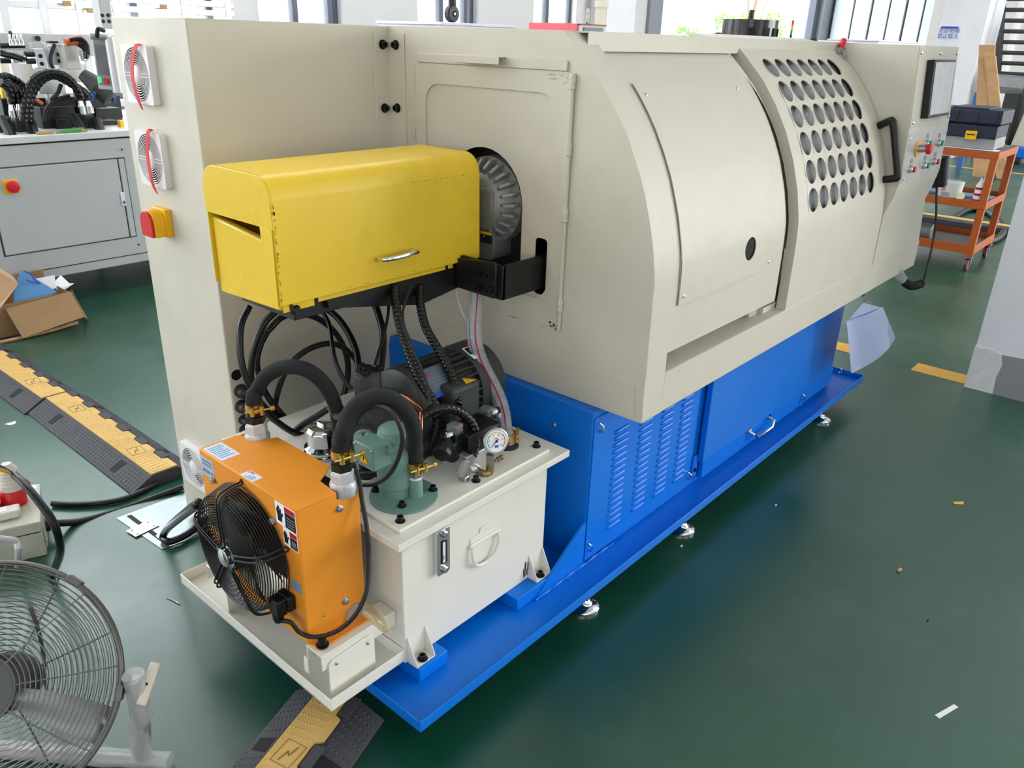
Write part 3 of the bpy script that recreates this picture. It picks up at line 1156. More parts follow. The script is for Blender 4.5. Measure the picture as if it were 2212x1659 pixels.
# lifting eyes under the lip
for (x, zz), lb in (((2.153, 0.536), 'a'), ((3.644, 0.571), 'b')):
    b = MB()
    y = 1.10 if lb == 'a' else 1.06
    b.tube([V((x + .03 * cos(2 * pi * k / 20), y + .012 * cos(2 * pi * k / 20), .612 + .03 * sin(2 * pi * k / 20))) for k in range(20)], .006, 8, closed=True)
    b.cyl((x, y, .638), (x, y, .632), .014)
    b.build('lifting_eye', CHROME, hood)
# wear on the end panel: rust at the cover corner, dark scuffs along its edges
RUST = mat('rust_spot', (150, 106, 50), .8, var=.3, scale=80)
SCUF = mat('dark_scuff', (150, 142, 124), .7, var=.2)
b = MB()
rn = random.Random(11)
for k in range(16):
    y, zz = 1.325 + rn.uniform(-.006, .022), .832 + rn.uniform(-.008, .012)
    b.box((HX0 - .0037, y, zz), (.0006, rn.uniform(.003, .009), rn.uniform(.002, .006)))
b.build('rust_spot', RUST, hood, smooth=False)['kind'] = 'stuff'
b = MB()
for k in range(26):
    if k % 2:
        y, zz = rn.uniform(1.34, 1.88), .8225 + rn.uniform(0, .004)
        b.box((HX0 - .0037, y, zz), (.0005, rn.uniform(.01, .04), .0012))
    else:
        y, zz = 1.9105 + rn.uniform(-.004, 0), rn.uniform(1.15, 1.51)
        b.box((HX0 - .0037, y, zz), (.0005, .0014, rn.uniform(.01, .04)))
for k in range(14):
    y, zz = 1.345 + rn.uniform(-.02, .05), 1.505 + rn.uniform(-.02, .012)
    b.box((HX0 - .0037, y, zz), (.0005, rn.uniform(.008, .02), .0011), Matrix.Rotation(rn.uniform(-.6, .6), 3, 'X'))
b.build('scuff_marks', SCUF, hood, smooth=False)['kind'] = 'stuff'

# ---------------------------------------------------------------- electrical cabinet
cab = thing('electrical_cabinet', (1.42, 2.23, .028), 'tall beige electrical cabinet with three white fan grilles on its narrow side', 'cabinet')
CX, CY0, CY1 = 1.092, 2.030, 2.440
MB().b2((CX, CY0, .028), (1.755, CY1, 1.620)).build('body', BEIGE, cab, bevel=.004)
MB().b2((CX + .05, CY0 + .05, 0), (1.70, CY1 - .04, .028)).build('plinth', BLACK, cab)
# corner bracket with four black bolts
MB().b2((1.683, CY0 - .003, 1.0), (1.740, CY0, 1.601)).b2((1.7375, 1.954, 1.0), (1.7405, CY0 - .003, 1.601)).build('corner_bracket', BEIGE, cab, bevel=.002)
SLOT = mat('bolt_slot_metal', (196, 192, 180), 0.4, metal=0.3)
for x, zz in ((1.716, 1.568), (1.716, 1.385)):
    bolt(cab, (x, CY0 - .003, zz), (0, -1, 0), .0095, .013, BLACK)
    MB().b2((x - .022, CY0 - .0036, zz - .007), (x + .005, CY0 - .003, zz + .007)).build('bolt_slot', SLOT, cab)
for y, zz in ((1.990, 1.568), (1.990, 1.387)):
    bolt(cab, (1.7375, y, zz), (-1, 0, 0), .0095, .013, BLACK)
    MB().b2((1.7369, y - .020, zz - .007), (1.7375, y + .005, zz + .007)).build('bolt_slot', SLOT, cab)
# fan grilles
DUCT = mat('dark_fan_void', (44, 40, 43), 0.7, var=0.1)
gr = {}


def grille(yc, zc):
    fr = None
    if not gr:
        b = MB()
        b.px(rrect(-.075, -.075, .075, .075, .008, 4), -.020, 0, [circ(0, 0, .069, 40)])
        gr['frame'] = b.build('fan_grille', WHITEP, cab, bevel=.0015)
        b = MB()
        for k in range(7):
            rr = .0275 + k * .0062
            b.tube([(-.0185, rr * cos(2 * pi * t / 40), rr * sin(2 * pi * t / 40)) for t in range(40)], .0014, 6, closed=True)
        for a in range(4):
            for s_ in (-.004, .004):
                an = pi / 4 * 0 + a * pi / 2
                u, w = V((0, cos(an + .6 * (a % 2)), sin(an + .6 * (a % 2)))), V((0, -sin(an + .6 * (a % 2)), cos(an + .6 * (a % 2))))
                b.tube([V((-.0185, 0, 0)) + u * .022 + w * s_, V((-.0185, 0, 0)) + u * .070 + w * s_], .0014, 6)
        gr['rings'] = b.build('grille_rings', WHITEP, gr['frame'])
        gr['rings']['kind'] = 'stuff'
        gr['hub'] = MB().lathe((-.016, 0, 0), (-1, 0, 0), [(0, .0245), (.003, .0245), (.0045, .022)], 28).build('grille_hub', WHITEP, gr['frame'])
        b = MB()
        b.cyl((-.0005, 0, 0), (-.002, 0, 0), .069, n=36)
        gr['void'] = b.build('fan_opening', DUCT, gr['frame'])
        b = MB()
        for k in range(7):
            a = 2 * pi * k / 7
            p = []
            for rr, da in ((.02, -.16), (.066, -.10), (.066, .16), (.02, .16)):
                p.append((-.006 + .005 * da, rr * cos(a + da), rr * sin(a + da)))
            b.poly(p)
        gr['fan'] = b.build('fan_blades', mat('fan_blade_grey', (96, 88, 92), 0.5), gr['frame'], fix=False)
        gr['_loc'] = {k: WL[v.name].copy() for k, v in gr.items()}
        base_ = WL[gr['frame'].name]
        # move the first one into place together with its children
        off = V((CX, yc, zc))
        gr['frame'].location = base_ + off - WL[cab.name]
        for k in ('rings', 'hub', 'void', 'fan'):
            pass
        WL[gr['frame'].name] = base_ + off
        return gr['frame']
    off = V((CX, yc, zc))
    L = gr['_loc']
    fr = inst(gr['frame'], 'fan_grille', L['frame'] + off, cab)
    for k in ('rings', 'hub', 'void', 'fan'):
        o = bpy.data.objects.new(gr[k].name.split('.')[0], gr[k].data)
        COL.objects.link(o)
        put(o, L[k] + off, fr)
    return fr


grille(2.291, 1.476)
grille(2.287, 1.253)
grille(2.303, .252)
# main switch
sw = MB().box((CX - .010, 2.284, 1.077), (.020, .078, .080)).build('switch_plate', YPL, cab, bevel=.002)
b = MB()
pr = [(.0, .0)]
kn = []
for k in range(13):
    a = pi * k / 12
    kn.append((2.284 + .036 * cos(a), 1.079 + .036 * sin(a)))
kn += [(2.248, 1.04), (2.320, 1.04)]
b.px(kn, CX - .052, CX - .020)
b.build('switch_collar', YPL, sw, bevel=.003)
kn2 = [(2.286 + .033 * cos(pi * k / 12), 1.078 + .034 * sin(pi * k / 12)) for k in range(13)] + [(2.253, 1.040), (2.319, 1.040)]
MB().px(kn2, CX - .060, CX - .052).build('switch_knob', RED, sw, bevel=.003)
# cable glands on the long side
for px_, kind in ((1.116,2.03,0.657), 0), ((1.122,2.03,0.604), 1), ((1.119,2.03,0.554), 1), ((1.119,2.03,0.509), 2), ((1.118,2.03,0.475), 2):
    p = V(px_)
    if kind == 0:
        MB().cyl(p + V((0, -.0006, 0)), p + V((0, .001, 0)), .017, n=20).build('cable_hole', mat('dark_void', (10, 11, 14), 0.8), cab)
    else:
        rr = .021 if kind == 1 else .015
        MB().lathe(p, (0, -1, 0), [(0, rr), (.01, rr), (.012, rr * .85), (.03, rr * .85), (.036, rr * .6), (.04, rr * .6)], 16).build('cable_gland', RUBBER, cab)

# red ribbons hanging from the upper two grilles


def ribbon(pts, w, label):
    p = smooth_path(pts, 6)
    b = MB()
    for i, q in enumerate(p):
        t = i / (len(p) - 1)
        ww = w * (1 if t < .85 else 1 - .5 * (t - .85) / .15)
        b.v += [q + V((0, ww, ww * .25)), q + V((0, -ww, -ww * .25)), q + V((-.0012, -ww, -ww * .25)), q + V((-.0012, ww, ww * .25))]
    for i in range(len(p) - 1):
        a = i * 4
        for k in range(4):
            b.f.append((a + k, a + (k + 1) % 4, a + 4 + (k + 1) % 4, a + 4 + k))
    b.f += [(0, 1, 2, 3), tuple(len(b.v) - 4 + k for k in range(4))]
    return tag(b.build('ribbon', REDR, ang=50), label, 'ribbon', None)


ribbon([(1.085,2.257,1.552),(1.068,2.244,1.553),(1.062,2.255,1.545),(1.06,2.273,1.519),(1.058,2.285,1.478),(1.057,2.28,1.441),(1.062,2.276,1.406),(1.07,2.282,1.388)], .0085, 'red ribbon strip hanging on the topmost fan grille of the beige cabinet')
ribbon([(1.085,2.268,1.334),(1.066,2.245,1.337),(1.061,2.252,1.326),(1.059,2.265,1.287),(1.057,2.265,1.25),(1.056,2.26,1.206),(1.06,2.26,1.18),(1.066,2.259,1.163)], .0085, 'red ribbon strip hanging on the middle fan grille above the red switch')

# ---------------------------------------------------------------- yellow guard on its black arm
yg = thing('belt_guard', (1.31, 1.68, .99), 'bright yellow sheet metal guard box with a chrome handle on a black arm', 'guard')
GX0, GX1, GY0, GY1, GZ0, GZ1 = .982, 1.650, 1.553, 1.835, 1.012, 1.305
GYE = 1.60
cs = []


def gprof(z0):
    r_ = .055
    P = [(GY0 - .004, z0)]
    for k in range(8):
        a = pi + (-pi / 2) * k / 7
        P.append((GY0 + r_ + r_ * cos(a), GZ1 - r_ + r_ * sin(a)))
    for k in range(8):
        a = pi / 2 - (pi / 2) * k / 7
        P.append((GY1 - r_ + r_ * cos(a), GZ1 - r_ + r_ * sin(a)))
    P.append((GY1, z0))
    return P


outer = gprof(1.012)
inner = [(y + (.004 if y < 1.69 else -.004), z - (.004 if z > 1.2 else 0)) for y, z in outer]
b = MB()
b.px(outer + list(reversed(inner)), GX0, GX1)
sh = b.build('cover_shell', YELLOW, yg, bevel=.0015, ang=40)
# top end cap piece and lower end plate, left end
cap_ = [q for q in gprof(1.19) if q[1] >= 1.19]
MB().px(cap_, GX0 - .003, GX0 + .004).build('end_cap', YELLOW, yg, bevel=.002)
MB().px([(GY0 + .003, 1.012), (GY0 + .038, 1.012), (GY0 + .050, 1.19), (GY0 + .003, 1.19)], GX0 - .003, GX0 + .003).build('end_flange', YELLOW, yg, bevel=.001)
lo = MB()
lo.px([(GY0 + .012, .995), (GY1 - .005, .985), (GY1 - .003, 1.178), (GY0 + .012, 1.150)], GX0 + .008, GX0 + .030)
lo.build('lower_end_plate', YELLOW, yg, bevel=.006)
MB().px([q for q in gprof(1.02)], GX1 - .006, GX1 - .003).build('right_end_plate', YELLOW, yg)
MB().b2((GX0 + .012, GY0 + .004, .992), (GX0 + .098, GY0 + .008, 1.02)).b2((GX0 + .110, GY0 + .004, .998), (GX1 - .10, GY0 + .008, 1.02)).build('lower_skirt', YELLOW, yg, bevel=.001)
hy = GY0 - .004
hp = [(1.275,1.548,1.075),(1.27,1.535,1.076),(1.279,1.516,1.079),(1.326,1.514,1.079),(1.363,1.516,1.081),(1.393,1.53,1.077),(1.389,1.548,1.077)]
MB().tube(smooth_path(hp, 5), .0065, 10).build('handle', CHROME, yg, ang=60)
arm = MB()
arm.px([(GY0 + .02, .96), (GY1 - .03, .96), (GY1 - .03, 1.005), (GY0 + .02, 1.005)], GX0 + .05, GX1 - .10)
arm.py([(1.12, .975), (1.43, .915), (1.58, .935), (1.58, 1.03), (1.12, 1.0)], 1.56, 1.572)
arm.build('arm_beam', BLACK, yg, bevel=.002)
MB().px([(1.556, .940), (1.556, 1.025), (1.412, 1.040), (1.404, 1.028), (1.404, .950), (1.412, .938)], 1.560, 1.572).build('flange_plate', BLACK, yg, bevel=.002)
MB().b2((1.572, 1.388, .935), (1.760, 1.400, 1.032)).b2((1.572, 1.388, .935), (1.584, 1.56, 1.032)).build('arm_bracket', BLACK, yg, bevel=.002)
for q in ((1.56,1.464,1.003), (1.56,1.424,1.003), (1.56,1.465,0.959), (1.56,1.424,0.961)):
    bolt(yg, q, (-1, 0, 0), .010, .012, BLACK)
for q in ((1.666,1.388,1.009), (1.702,1.388,1.009)):
    MB().cyl(q, V(q) + V((0, -.0008, 0)), .004, n=10).build('bolt_hole', mat('dark_void', (10, 11, 14), 0.8), yg)
MB().lathe((1.026,1.565,0.993), (0, -1, 0), [(0, .010), (.01, .013), (.018, .008)], 12).build('arm_knob', BLACK, yg)
for xx in (1.014, 1.523):
    MB().b2((xx - .004, GY0 + .001, .985), (xx + .004, GY0 + .0035, 1.018)).build('slot_tab', BLACK, yg)

# ---------------------------------------------------------------- grey finned motor in the opening
sm = thing('spindle_motor', (1.74, 1.62, 1.06), 'grey cast aluminium finned motor set in the black opening behind the yellow guard', 'motor')
mc = V((0, 1.612, 1.155))
MB().lathe((1.70, mc.y, mc.z), (1, 0, 0), [(0, .062), (.012, .085), (.03, .098), (.05, .104), (.054, .126), (.075, .128), (.20, .128)], 40).build('motor_body', ALU, sm)
fn_ = None
for k in range(14):
    a = radians(-74 + k * 15.2)
    u = V((0, -cos(a), sin(a)))
    w = V((1, 0, 0)).cross(u)
    b = MB()
    p0 = V((1.70, mc.y, mc.z))
    pr = [(.016, .070), (.005, .100), (.026, .122), (.052, .124), (.052, .098)]
    for s_ in (-.0045, .0045):
        b.v += [p0 + V((h, 0, 0)) + u * rr + w * s_ for h, rr in pr]
    n_ = len(pr)
    b.f += [tuple(range(n_)), tuple(reversed(range(n_, 2 * n_)))]
    for q in range(n_):
        b.f.append((q, (q + 1) % n_, n_ + (q + 1) % n_, n_ + q))
    b.build('cooling_fin', ALU, sm, bevel=.0015)
MB().px(rrect(1.545, 1.12, 1.60, 1.20, .012, 4), 1.692, 1.705).build('boss', ALU, sm, bevel=.004)
MB().b2((1.694, 1.60, 1.098), (1.70, 1.63, 1.102)).build('rib', ALU, sm)
MB().px(rrect(1.548, .99, 1.70, 1.075, .02, 4), 1.71, 1.80).build('terminal_block', mat('cast_aluminium_dark', (112, 113, 112), 0.5, metal=.3), sm, bevel=.006)
MB().b2((1.7065, 1.556, 1.04), (1.7098, 1.60, 1.075)).build('data_plate', INK, sm)
MB().b2((1.7058, 1.556, 1.066), (1.7066, 1.60, 1.074)).build('data_plate_band', YPL, sm)
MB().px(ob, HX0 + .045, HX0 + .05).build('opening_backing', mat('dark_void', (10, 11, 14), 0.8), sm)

# ---------------------------------------------------------------- oil tank
tank = thing('oil_tank', (1.29, 1.5, .15), 'cream painted hydraulic oil tank with an overhanging lid and a level gauge', 'tank')
KX0, KX1, KY0, KY1, KZ0, KZL = 1.018, 1.562, 1.193, 1.86, .150, .523
MB().b2((KX0, KY0, KZ0), (KX1, KY1, KZL)).build('tank_body', CREAM, tank, bevel=.003)
MB().b2((.978, 1.156, KZL), (1.612, 1.90, .543)).build('tank_lid', CREAM, tank, bevel=.002)
MB().b2((1.008, 1.186, .543), (1.558, 1.875, .546)).build('lid_gasket', mat('pale_gasket', (196, 196, 192), 0.6), tank)
MB().b2((1.008, 1.186, .546), (1.558, 1.875, .556)).build('mounting_plate', CREAM, tank, bevel=.002)
for x, y in ((1.034, 1.213), (1.290, 1.213), (1.543, 1.222), (1.204, 1.60), (1.53, 1.6), (1.05, 1.82)):
    bolt(tank, (x, y, .556), (0, 0, 1), .008, .014, BLACK)
# feet with two cheeks each
for fx in (1.026, 1.495):
    b = MB()
    b.b2((fx, 1.158, .150), (fx + .062, KY0, .153))
    for x in (fx, fx + .060):
        b.px([(KY0, .150), (1.158, .150), (1.158, .160), (KY0 - .002, .228), (KY0, .228)], x, x + .003)
    b.build('tank_foot', CREAM, tank, bevel=.0008)
    bolt(tank, (fx + .032, 1.172, .153), (0, 0, 1), .009, .013, BLACK)
STAIN = mat('brown_oil_stain', (84, 68, 52), 0.6, var=0.3, scale=30, alpha=.55)
b = MB()
rn = random.Random(5)
for k in range(14):
    x = 1.472 + rn.uniform(0, .03)
    z0 = .158 + rn.uniform(0, .03)
    b.b2((x, KY0 - .0006, z0), (x + rn.uniform(.002, .005), KY0 - .0002, z0 + rn.uniform(.008, .03)))
tag(b.build('rust_stain', STAIN, tank, smooth=False), None, kind='stuff')
# level gauge
lg = MB().py(rrect(1.118, .368, 1.161, .500, .006, 3), KY0 - .016, KY0 - .0005).build('level_gauge', CHROME, tank, bevel=.002)
MB().py(rrect(1.131, .400, 1.149, .468, .004, 3), KY0 - .0185, KY0 - .0163).build('gauge_window', mat('dark_gauge_slot', (38, 44, 50), 0.3), lg)
MB().b2((1.134, KY0 - .0192, .404), (1.142, KY0 - .0186, .464)).build('gauge_scale', WHITEP, lg)
MB().b2((1.135, KY0 - .0197, .414), (1.1375, KY0 - .0193, .426)).build('red_mark', REDINK, lg)
for zz in (.382, .486):
    bolt(lg, (1.140, KY0 - .0163, zz), (0, -1, 0), .0085, .009, STEEL, 'hex')
# folding handle
hb = MB().py([(1.249, .392), (1.352, .390), (1.356, .408), (1.33, .412), (1.326, .426), (1.287, .427), (1.283, .412), (1.247, .410)], KY0 - .003, KY0 - .0003)
hb.cyl((1.243, KY0 - .005, .389), (1.358, KY0 - .005, .387), .005, n=10)
hb.build('handle_plate', CREAM, tank, bevel=.0008)
MB().tube(smooth_path([(1.252, KY0 - .006, .389), (1.250, KY0 - .010, .36), (1.262, KY0 - .011, .325), (1.30, KY0 - .011, .315), (1.335, KY0 - .011, .327), (1.351, KY0 - .010, .36), (1.349, KY0 - .006, .388)], 6), .0045, 8).build('handle_loop', CREAM, tank)
# breather cap
fc = V((1.112, 1.612, .556))
MB().lathe(fc, (0, 0, 1), [(0, .052), (.006, .052), (.010, .046), (.016, .046)], 32).build('filler_flange', CHROME, tank)
b = MB()
n_ = 48
prof_c = [(.018, .048), (.022, .050), (.030, .040), (.062, .040), (.068, .043), (.074, .040), (.080, .034), (.082, .020)]
for h, rr in prof_c:
    for k in range(n_):
        a = 2 * pi * k / n_
        q = rr * (1 - (.035 * (.5 + .5 * cos(a * 8)) ** 2 if .03 <= h <= .07 else 0))
        b.v.append(fc + V((q * cos(a), q * sin(a), h)))
for j in range(len(prof_c) - 1):
    for k in range(n_):
        b.f.append((j * n_ + k, j * n_ + (k + 1) % n_, (j + 1) * n_ + (k + 1) % n_, (j + 1) * n_ + k))
b.f.append(tuple((len(prof_c) - 1) * n_ + k for k in range(n_)))
b.build('filler_cap', CHROME, tank)
MB().box(fc + V((0, 0, .086)), (.010, .030, .008)).build('cap_handle', CHROME, tank, bevel=.002)

# ---------------------------------------------------------------- drip tray and carrier beams under the cooler
dt = thing('cooler_tray', (.905, 1.53, .165), 'cream rectangular drip tray with beams below the orange oil cooler', 'tray')
DX_0, DX_1, DY_0, DY_1 = .790, 1.0165, 1.190, 1.872
MB().b2((DX_0, DY_0, .165), (DX_1, DY_1, .168)).build('tray_floor', CREAM, dt)
for a, b_ in (((DX_0, DY_0, .165), (DX_0 + .003, DY_1, .198)), ((DX_1 - .003, DY_0, .165), (DX_1, DY_1, .198)), ((DX_0 + .003, DY_0, .165), (DX_1 - .003, DY_0 + .003, .198)), ((DX_0 + .003, DY_1 - .003, .165), (DX_1 - .003, DY_1, .198))):
    MB().b2(a, b_).build('tray_side', CREAM, dt, bevel=.001)
for y0 in (1.222, 1.665):
    b = MB()
    y1 = y0 + .058
    b.b2((.797, y0, .297), (1.017, y1, .301)).b2((.797, y0, .257), (1.017, y0 + .003, .299)).b2((.797, y1 - .003, .257), (1.017, y1, .299))
    b.build('carrier_beam', CREAM, dt, bevel=.003)
    b = MB()
    b.py([(.812, .169), (.945, .169), (.945, .272), (.932, .283), (.822, .278), (.812, .268)], y0 - .005, y0 - .001)
    s_ = b.build('support_plate', CREAM, dt, bevel=.001)
    for x in (.833, .925):
        bolt(s_, (x, y0 - .005, .263), (0, -1, 0), .005, .004, STEEL, 'pan', 'rivet')
MB().b2((.800, 1.286, .21), (.803, 1.30, .257)).build('tab', CREAM, dt)

# ---------------------------------------------------------------- orange oil cooler
oc = thing('oil_cooler', (.884, 1.476, .302), 'orange box shaped oil cooler with a black wire fan guard', 'oil cooler')
OX0, OX1, OY0, OY1, OZ0, OZ1 = .801, .968, 1.276, 1.676, .302, .663
# casing: faces with notched top corners
fc_ = circ(1.476, .483, .142, 40)
MB().px([(OY0, OZ0), (OY1, OZ0), (OY1, OZ1), (OY0, OZ1)], OX0, OX0 + .003, [fc_]).build('front_face', ORANGE, oc, bevel=.0012)
top = [(OX0 + .003, OY0), (.906, OY0), (.906, OY0 + .070), (OX1, OY0 + .112), (OX1, OY1 - .075), (.930, OY1 - .06), (.906, OY1 - .0), (OX0 + .003, OY1)]
top = [(OX0 + .003, OY0), (.906, OY0), (.912, OY0 + .066), (OX1, OY0 + .105), (OX1, OY1 - .08), (.952, OY1 - .075), (.907, OY1 - .006), (.905, OY1), (OX0 + .003, OY1)]
MB().pz(top, OZ1 - .003, OZ1).build('top_face', ORANGE, oc, bevel=.0012)
MB().py([(OX0 + .003, OZ0), (OX1, OZ0), (OX1, OZ1 - .020), (.906, OZ1 - .020), (.906, OZ1 - .003), (OX0 + .003, OZ1 - .003)], OY0, OY0 + .003).build('side_face', ORANGE, oc, bevel=.001)
MB().py([(OX0 + .003, OZ0), (OX1, OZ0), (OX1, OZ1 - .003), (OX0 + .003, OZ1 - .003)], OY1 - .003, OY1).build('side_face', ORANGE, oc, bevel=.001)
for ya, yb_ in ((OY0 - .036, OY0), (OY1, OY1 + .036)):
    MB().b2((OX0 + .004, ya, OZ0), (OX1 - .01, yb_, OZ0 + .003)).build('mounting_flange', ORANGE, oc, bevel=.001)
MB().b2((.900, OY0 + .02, OZ0 + .01), (OX1 - .004, OY1 - .02, OZ1 - .03)).build('radiator_core', mat('dark_radiator', (44, 42, 40), 0.6, metal=.4, var=.15, scale=120), oc)
bolt(oc, (0.82,1.248,0.305), (0, 0, 1), .010, .022, BLACK)
for q in ((0.911,1.276,0.62), (0.911,1.276,0.363)):
    bolt(oc, q, (0, -1, 0), .008, .007, STEEL, 'hex')
bolt(oc, (0.849,1.276,0.359), (0, -1, 0), .004, .004, STEEL, 'pan', 'rivet')
for q in ((0.801,1.62,0.599), (0.801,1.368,0.598)):
    bolt(oc, q, (-1, 0, 0), .008, .010, STEEL, 'hex')
# fan guard: wire rings, dished
FY, FZ = 1.476, .483
gd = MB()
for k in range(19):
    rr = .030 + k * .0062
    xx = .737 + (.0 if rr < .115 else (rr - .115) ** 2 * 9)
    gd.tube([(xx, FY + rr * cos(2 * pi * t / 48), FZ + rr * sin(2 * pi * t / 48)) for t in range(48)], .00135, 5, closed=True)
for k in range(9):
    xx = .748 + k * .0058
    rr = .1455 + .0015 * k
    gd.tube([(xx, FY + rr * cos(2 * pi * t / 48), FZ + rr * sin(2 * pi * t / 48)) for t in range(48)], .00135, 5, closed=True)
gd.build('guard_rings', BLACK, oc, ang=60)['kind'] = 'stuff'
for k in range(5):
    a = 2 * pi * k / 5 + radians(14)
    u = V((0, cos(a), sin(a)))
    w = V((0, -sin(a), cos(a)))
    sp = MB()
    for s_ in (-.006, .006):
        pth = [V((.7315, FY, FZ)) + u * .030 + w * s_, V((.7315, FY, FZ)) + u * .10 + w * s_, V((.737, FY, FZ)) + u * .146 + w * s_, V((.765, FY, FZ)) + u * .161 + w * s_, V((.797, FY, FZ)) + u * .163 + w * s_]
        sp.tube(smooth_path(pth, 4), .0024, 6)
    sp.tube([V((.797, FY, FZ)) + u * .163 + w * -.006, V((.799, FY, FZ)) + u * .172, V((.797, FY, FZ)) + u * .163 + w * .006], .0024, 6)
    sp.build('guard_spoke', BLACK, oc, ang=60)
hb = MB().lathe((.745, FY, FZ), (-1, 0, 0), [(0, .040), (.006, .040), (.008, .024), (.020, .023), (.023, .018)], 28).build('fan_hub', CHROME, oc)
for k in range(5):
    a = 2 * pi * k / 5 + radians(14)
    bolt(oc, (.739, FY + .033 * cos(a), FZ + .033 * sin(a)), (-1, 0, 0), .0055, .008, STEEL, 'hex')
MB().lathe((.775, FY, FZ), (-1, 0, 0), [(0, .042), (.028, .040), (.03, .03)], 24).build('fan_motor', BLACK, oc)
for k in range(5):
    a0 = 2 * pi * k / 5 + .4
    b = MB()
    for j in range(5):
        rr = .040 + j * .0245
        for s_, t in ((0, -.30), (1, .42)):
            a = a0 + t + .02 * j
            b.v.append(V((.766 + .026 * s_, FY + rr * cos(a), FZ + rr * sin(a))))
    for j in range(4):
        b.f.append((2 * j, 2 * j + 1, 2 * j + 3, 2 * j + 2))
    o = b.build('fan_blade', BLACK, oc, fix=False)
    sd = o.modifiers.new('thick', 'SOLIDIFY')
    sd.thickness = .0015


def on_top(x0, y0, x1, y1, m, name, parent, z=OZ1, t=.0005):
    return MB().b2((x0, y0, z + .0001), (x1, y1, z + t)).build(name, m, parent, smooth=False)


lb = on_top(.807, 1.583, .856, 1.668, LABELW, 'instruction_label', oc)
for k in range(7):
    yy = 1.594 + k * .0098
    MB().b2((.812, yy, OZ1 + .0005), (.850 - .008 * (k % 3 == 1), yy + .0045, OZ1 + .0008)).build('print_line', LABELB, lb, smooth=False)
lb = on_top(.803, 1.447, .830, 1.497, LABELW, 'arrow_label', oc)
MB().pz([(.821, 1.494), (.8215, 1.488), (.8245, 1.4885), (.8245, 1.474), (.8275, 1.474), (.8275, 1.4885), (.8285, 1.488)], OZ1 + .0005, OZ1 + .0008).build('red_arrow', REDINK, lb, smooth=False)
for k in range(3):
    MB().b2((.806 + .005 * k, 1.455, OZ1 + .0005), (.809 + .005 * k, 1.485 - .008 * k, OZ1 + .0008)).build('print_line', LABELB, lb, smooth=False)
b = MB().b2((OX0 - .0006, 1.616, .598), (OX0 - .0001, 1.672, .648)).build('model_label', mat('silver_blue_label', (176, 196, 208), 0.35, metal=.2), oc, smooth=False)
text('lettering', 'AH1012T', .0125, (OX0 - .0009, 1.644, .611), RNX, BLUEINK, b, .0002)
for k in range(2):
    MB().b2((OX0 - .0009, 1.622, .628 + .009 * k), (OX0 - .0006, 1.666, .632 + .009 * k)).build('print_line', mat('slate_ink', (96, 120, 140), 0.5), b, smooth=False)
for (ya, yb_, za, zb_) in ((1.281, 1.357, .600, .657), (1.281, 1.335, .553, .598)):
    wl = MB().b2((OX0 - .0006, ya, za), (OX0 - .0001, yb_, zb_)).build('warning_label', PAPER, oc, smooth=False)
    mid = ya + (yb_ - ya) * .56
    MB().b2((OX0 - .0009, ya + .002, za + .002), (OX0 - .0006, mid - .002, zb_ - .016)).build('black_text_block', INK, wl, smooth=False)
    MB().b2((OX0 - .0009, ya + .002, zb_ - .015), (OX0 - .0006, mid - .002, zb_ - .002)).build('red_header', REDINK, wl, smooth=False)
    for k in range(4):
        MB().b2((OX0 - .0012, ya + .006, za + .008 + k * (zb_ - za - .03) / 4), (OX0 - .0009, mid - .008, za + .0095 + k * (zb_ - za - .03) / 4)).build('print_line', mat('grey_ink', (150, 150, 150), .6), wl, smooth=False)
    cy, cz, s_ = (mid + yb_) / 2, (za + zb_) / 2, (zb_ - za) / .057
    hand = [(-9, -20), (6, -20), (7, -8), (13, 2), (9, 5), (5, -1), (5, 14), (2, 14), (1, 2), (0, 17), (-3, 17), (-3, 2), (-5, 15), (-8, 14), (-7, 1), (-10, 9), (-13, 8), (-10, -8)]
    MB().px([(cy - u * s_ * .001, cz + v * s_ * .001) for u, v in hand], OX0 - .0010, OX0 - .0006).build('hand_symbol', INK, wl, smooth=False)
    MB().px([(cy + .013 * s_, cz + .008 * s_), (cy + .004 * s_, cz + .022 * s_), (cy + .001 * s_, cz + .018 * s_), (cy + .010 * s_, cz + .004 * s_)], OX0 - .0012, OX0 - .0010).build('blade_symbol', INK, wl, smooth=False)
MB().b2((OX0 - .0006, 1.284, .438), (OX0 - .0001, 1.322, .466)).build('small_label', mat('blue_grey_label', (120, 146, 176), .5, var=.1, scale=60), oc, smooth=False)
# two hose fittings on top
for (x, y) in ((0.938, 1.639), (0.94, 1.296)):
    b = MB().lathe((x, y, .640), (0, 0, 1), [(0, .031), (.026, .031), (.034, .027)], 14)
    b.build('weld_neck', mat('raw_weld_aluminium', (186, 188, 194), .45, metal=.6, var=.15, scale=40, bump=.5, bscale=90), oc)
    MB().lathe((x, y, .672), (0, 0, 1), [(0, .028), (.022, .028), (.024, .025)], 6).build('hex_boss', mat('satin_aluminium', (198, 196, 198), .45, metal=.15), oc)
    MB().lathe((x, y, .695), (0, 0, 1), [(0, .021), (.008, .021)], 20).build('seal_tape', WHITEP, oc)
    MB().lathe((x, y, .702), (0, 0, 1), [(0, .0255), (.018, .0255), (.020, .018)], 6).build('hex_nut', BLACK, oc)
# electric plug and its drain bits
q = V((0.79,1.328,0.393))
MB().box(V((.790, q.y + .004, q.z + .012)), (.020, .044, .040)).build('socket_block', BLACK, oc, bevel=.003)
MB().box(V((.768, q.y + .006, q.z + .008)), (.026, .036, .044)).build('plug', BLACK, oc, bevel=.003)
MB().lathe((.766, q.y + .006, q.z - .012), (0, 0, -1), [(0, .013), (.014, .013), (.016, .010), (.022, .010)], 14).build('plug_gland', BLACK, oc)
MB().lathe((.935, 1.300, .312), (0, -1, 0), [(0, .030), (.03, .030)], 8).build('drain_block', ALUB, oc)

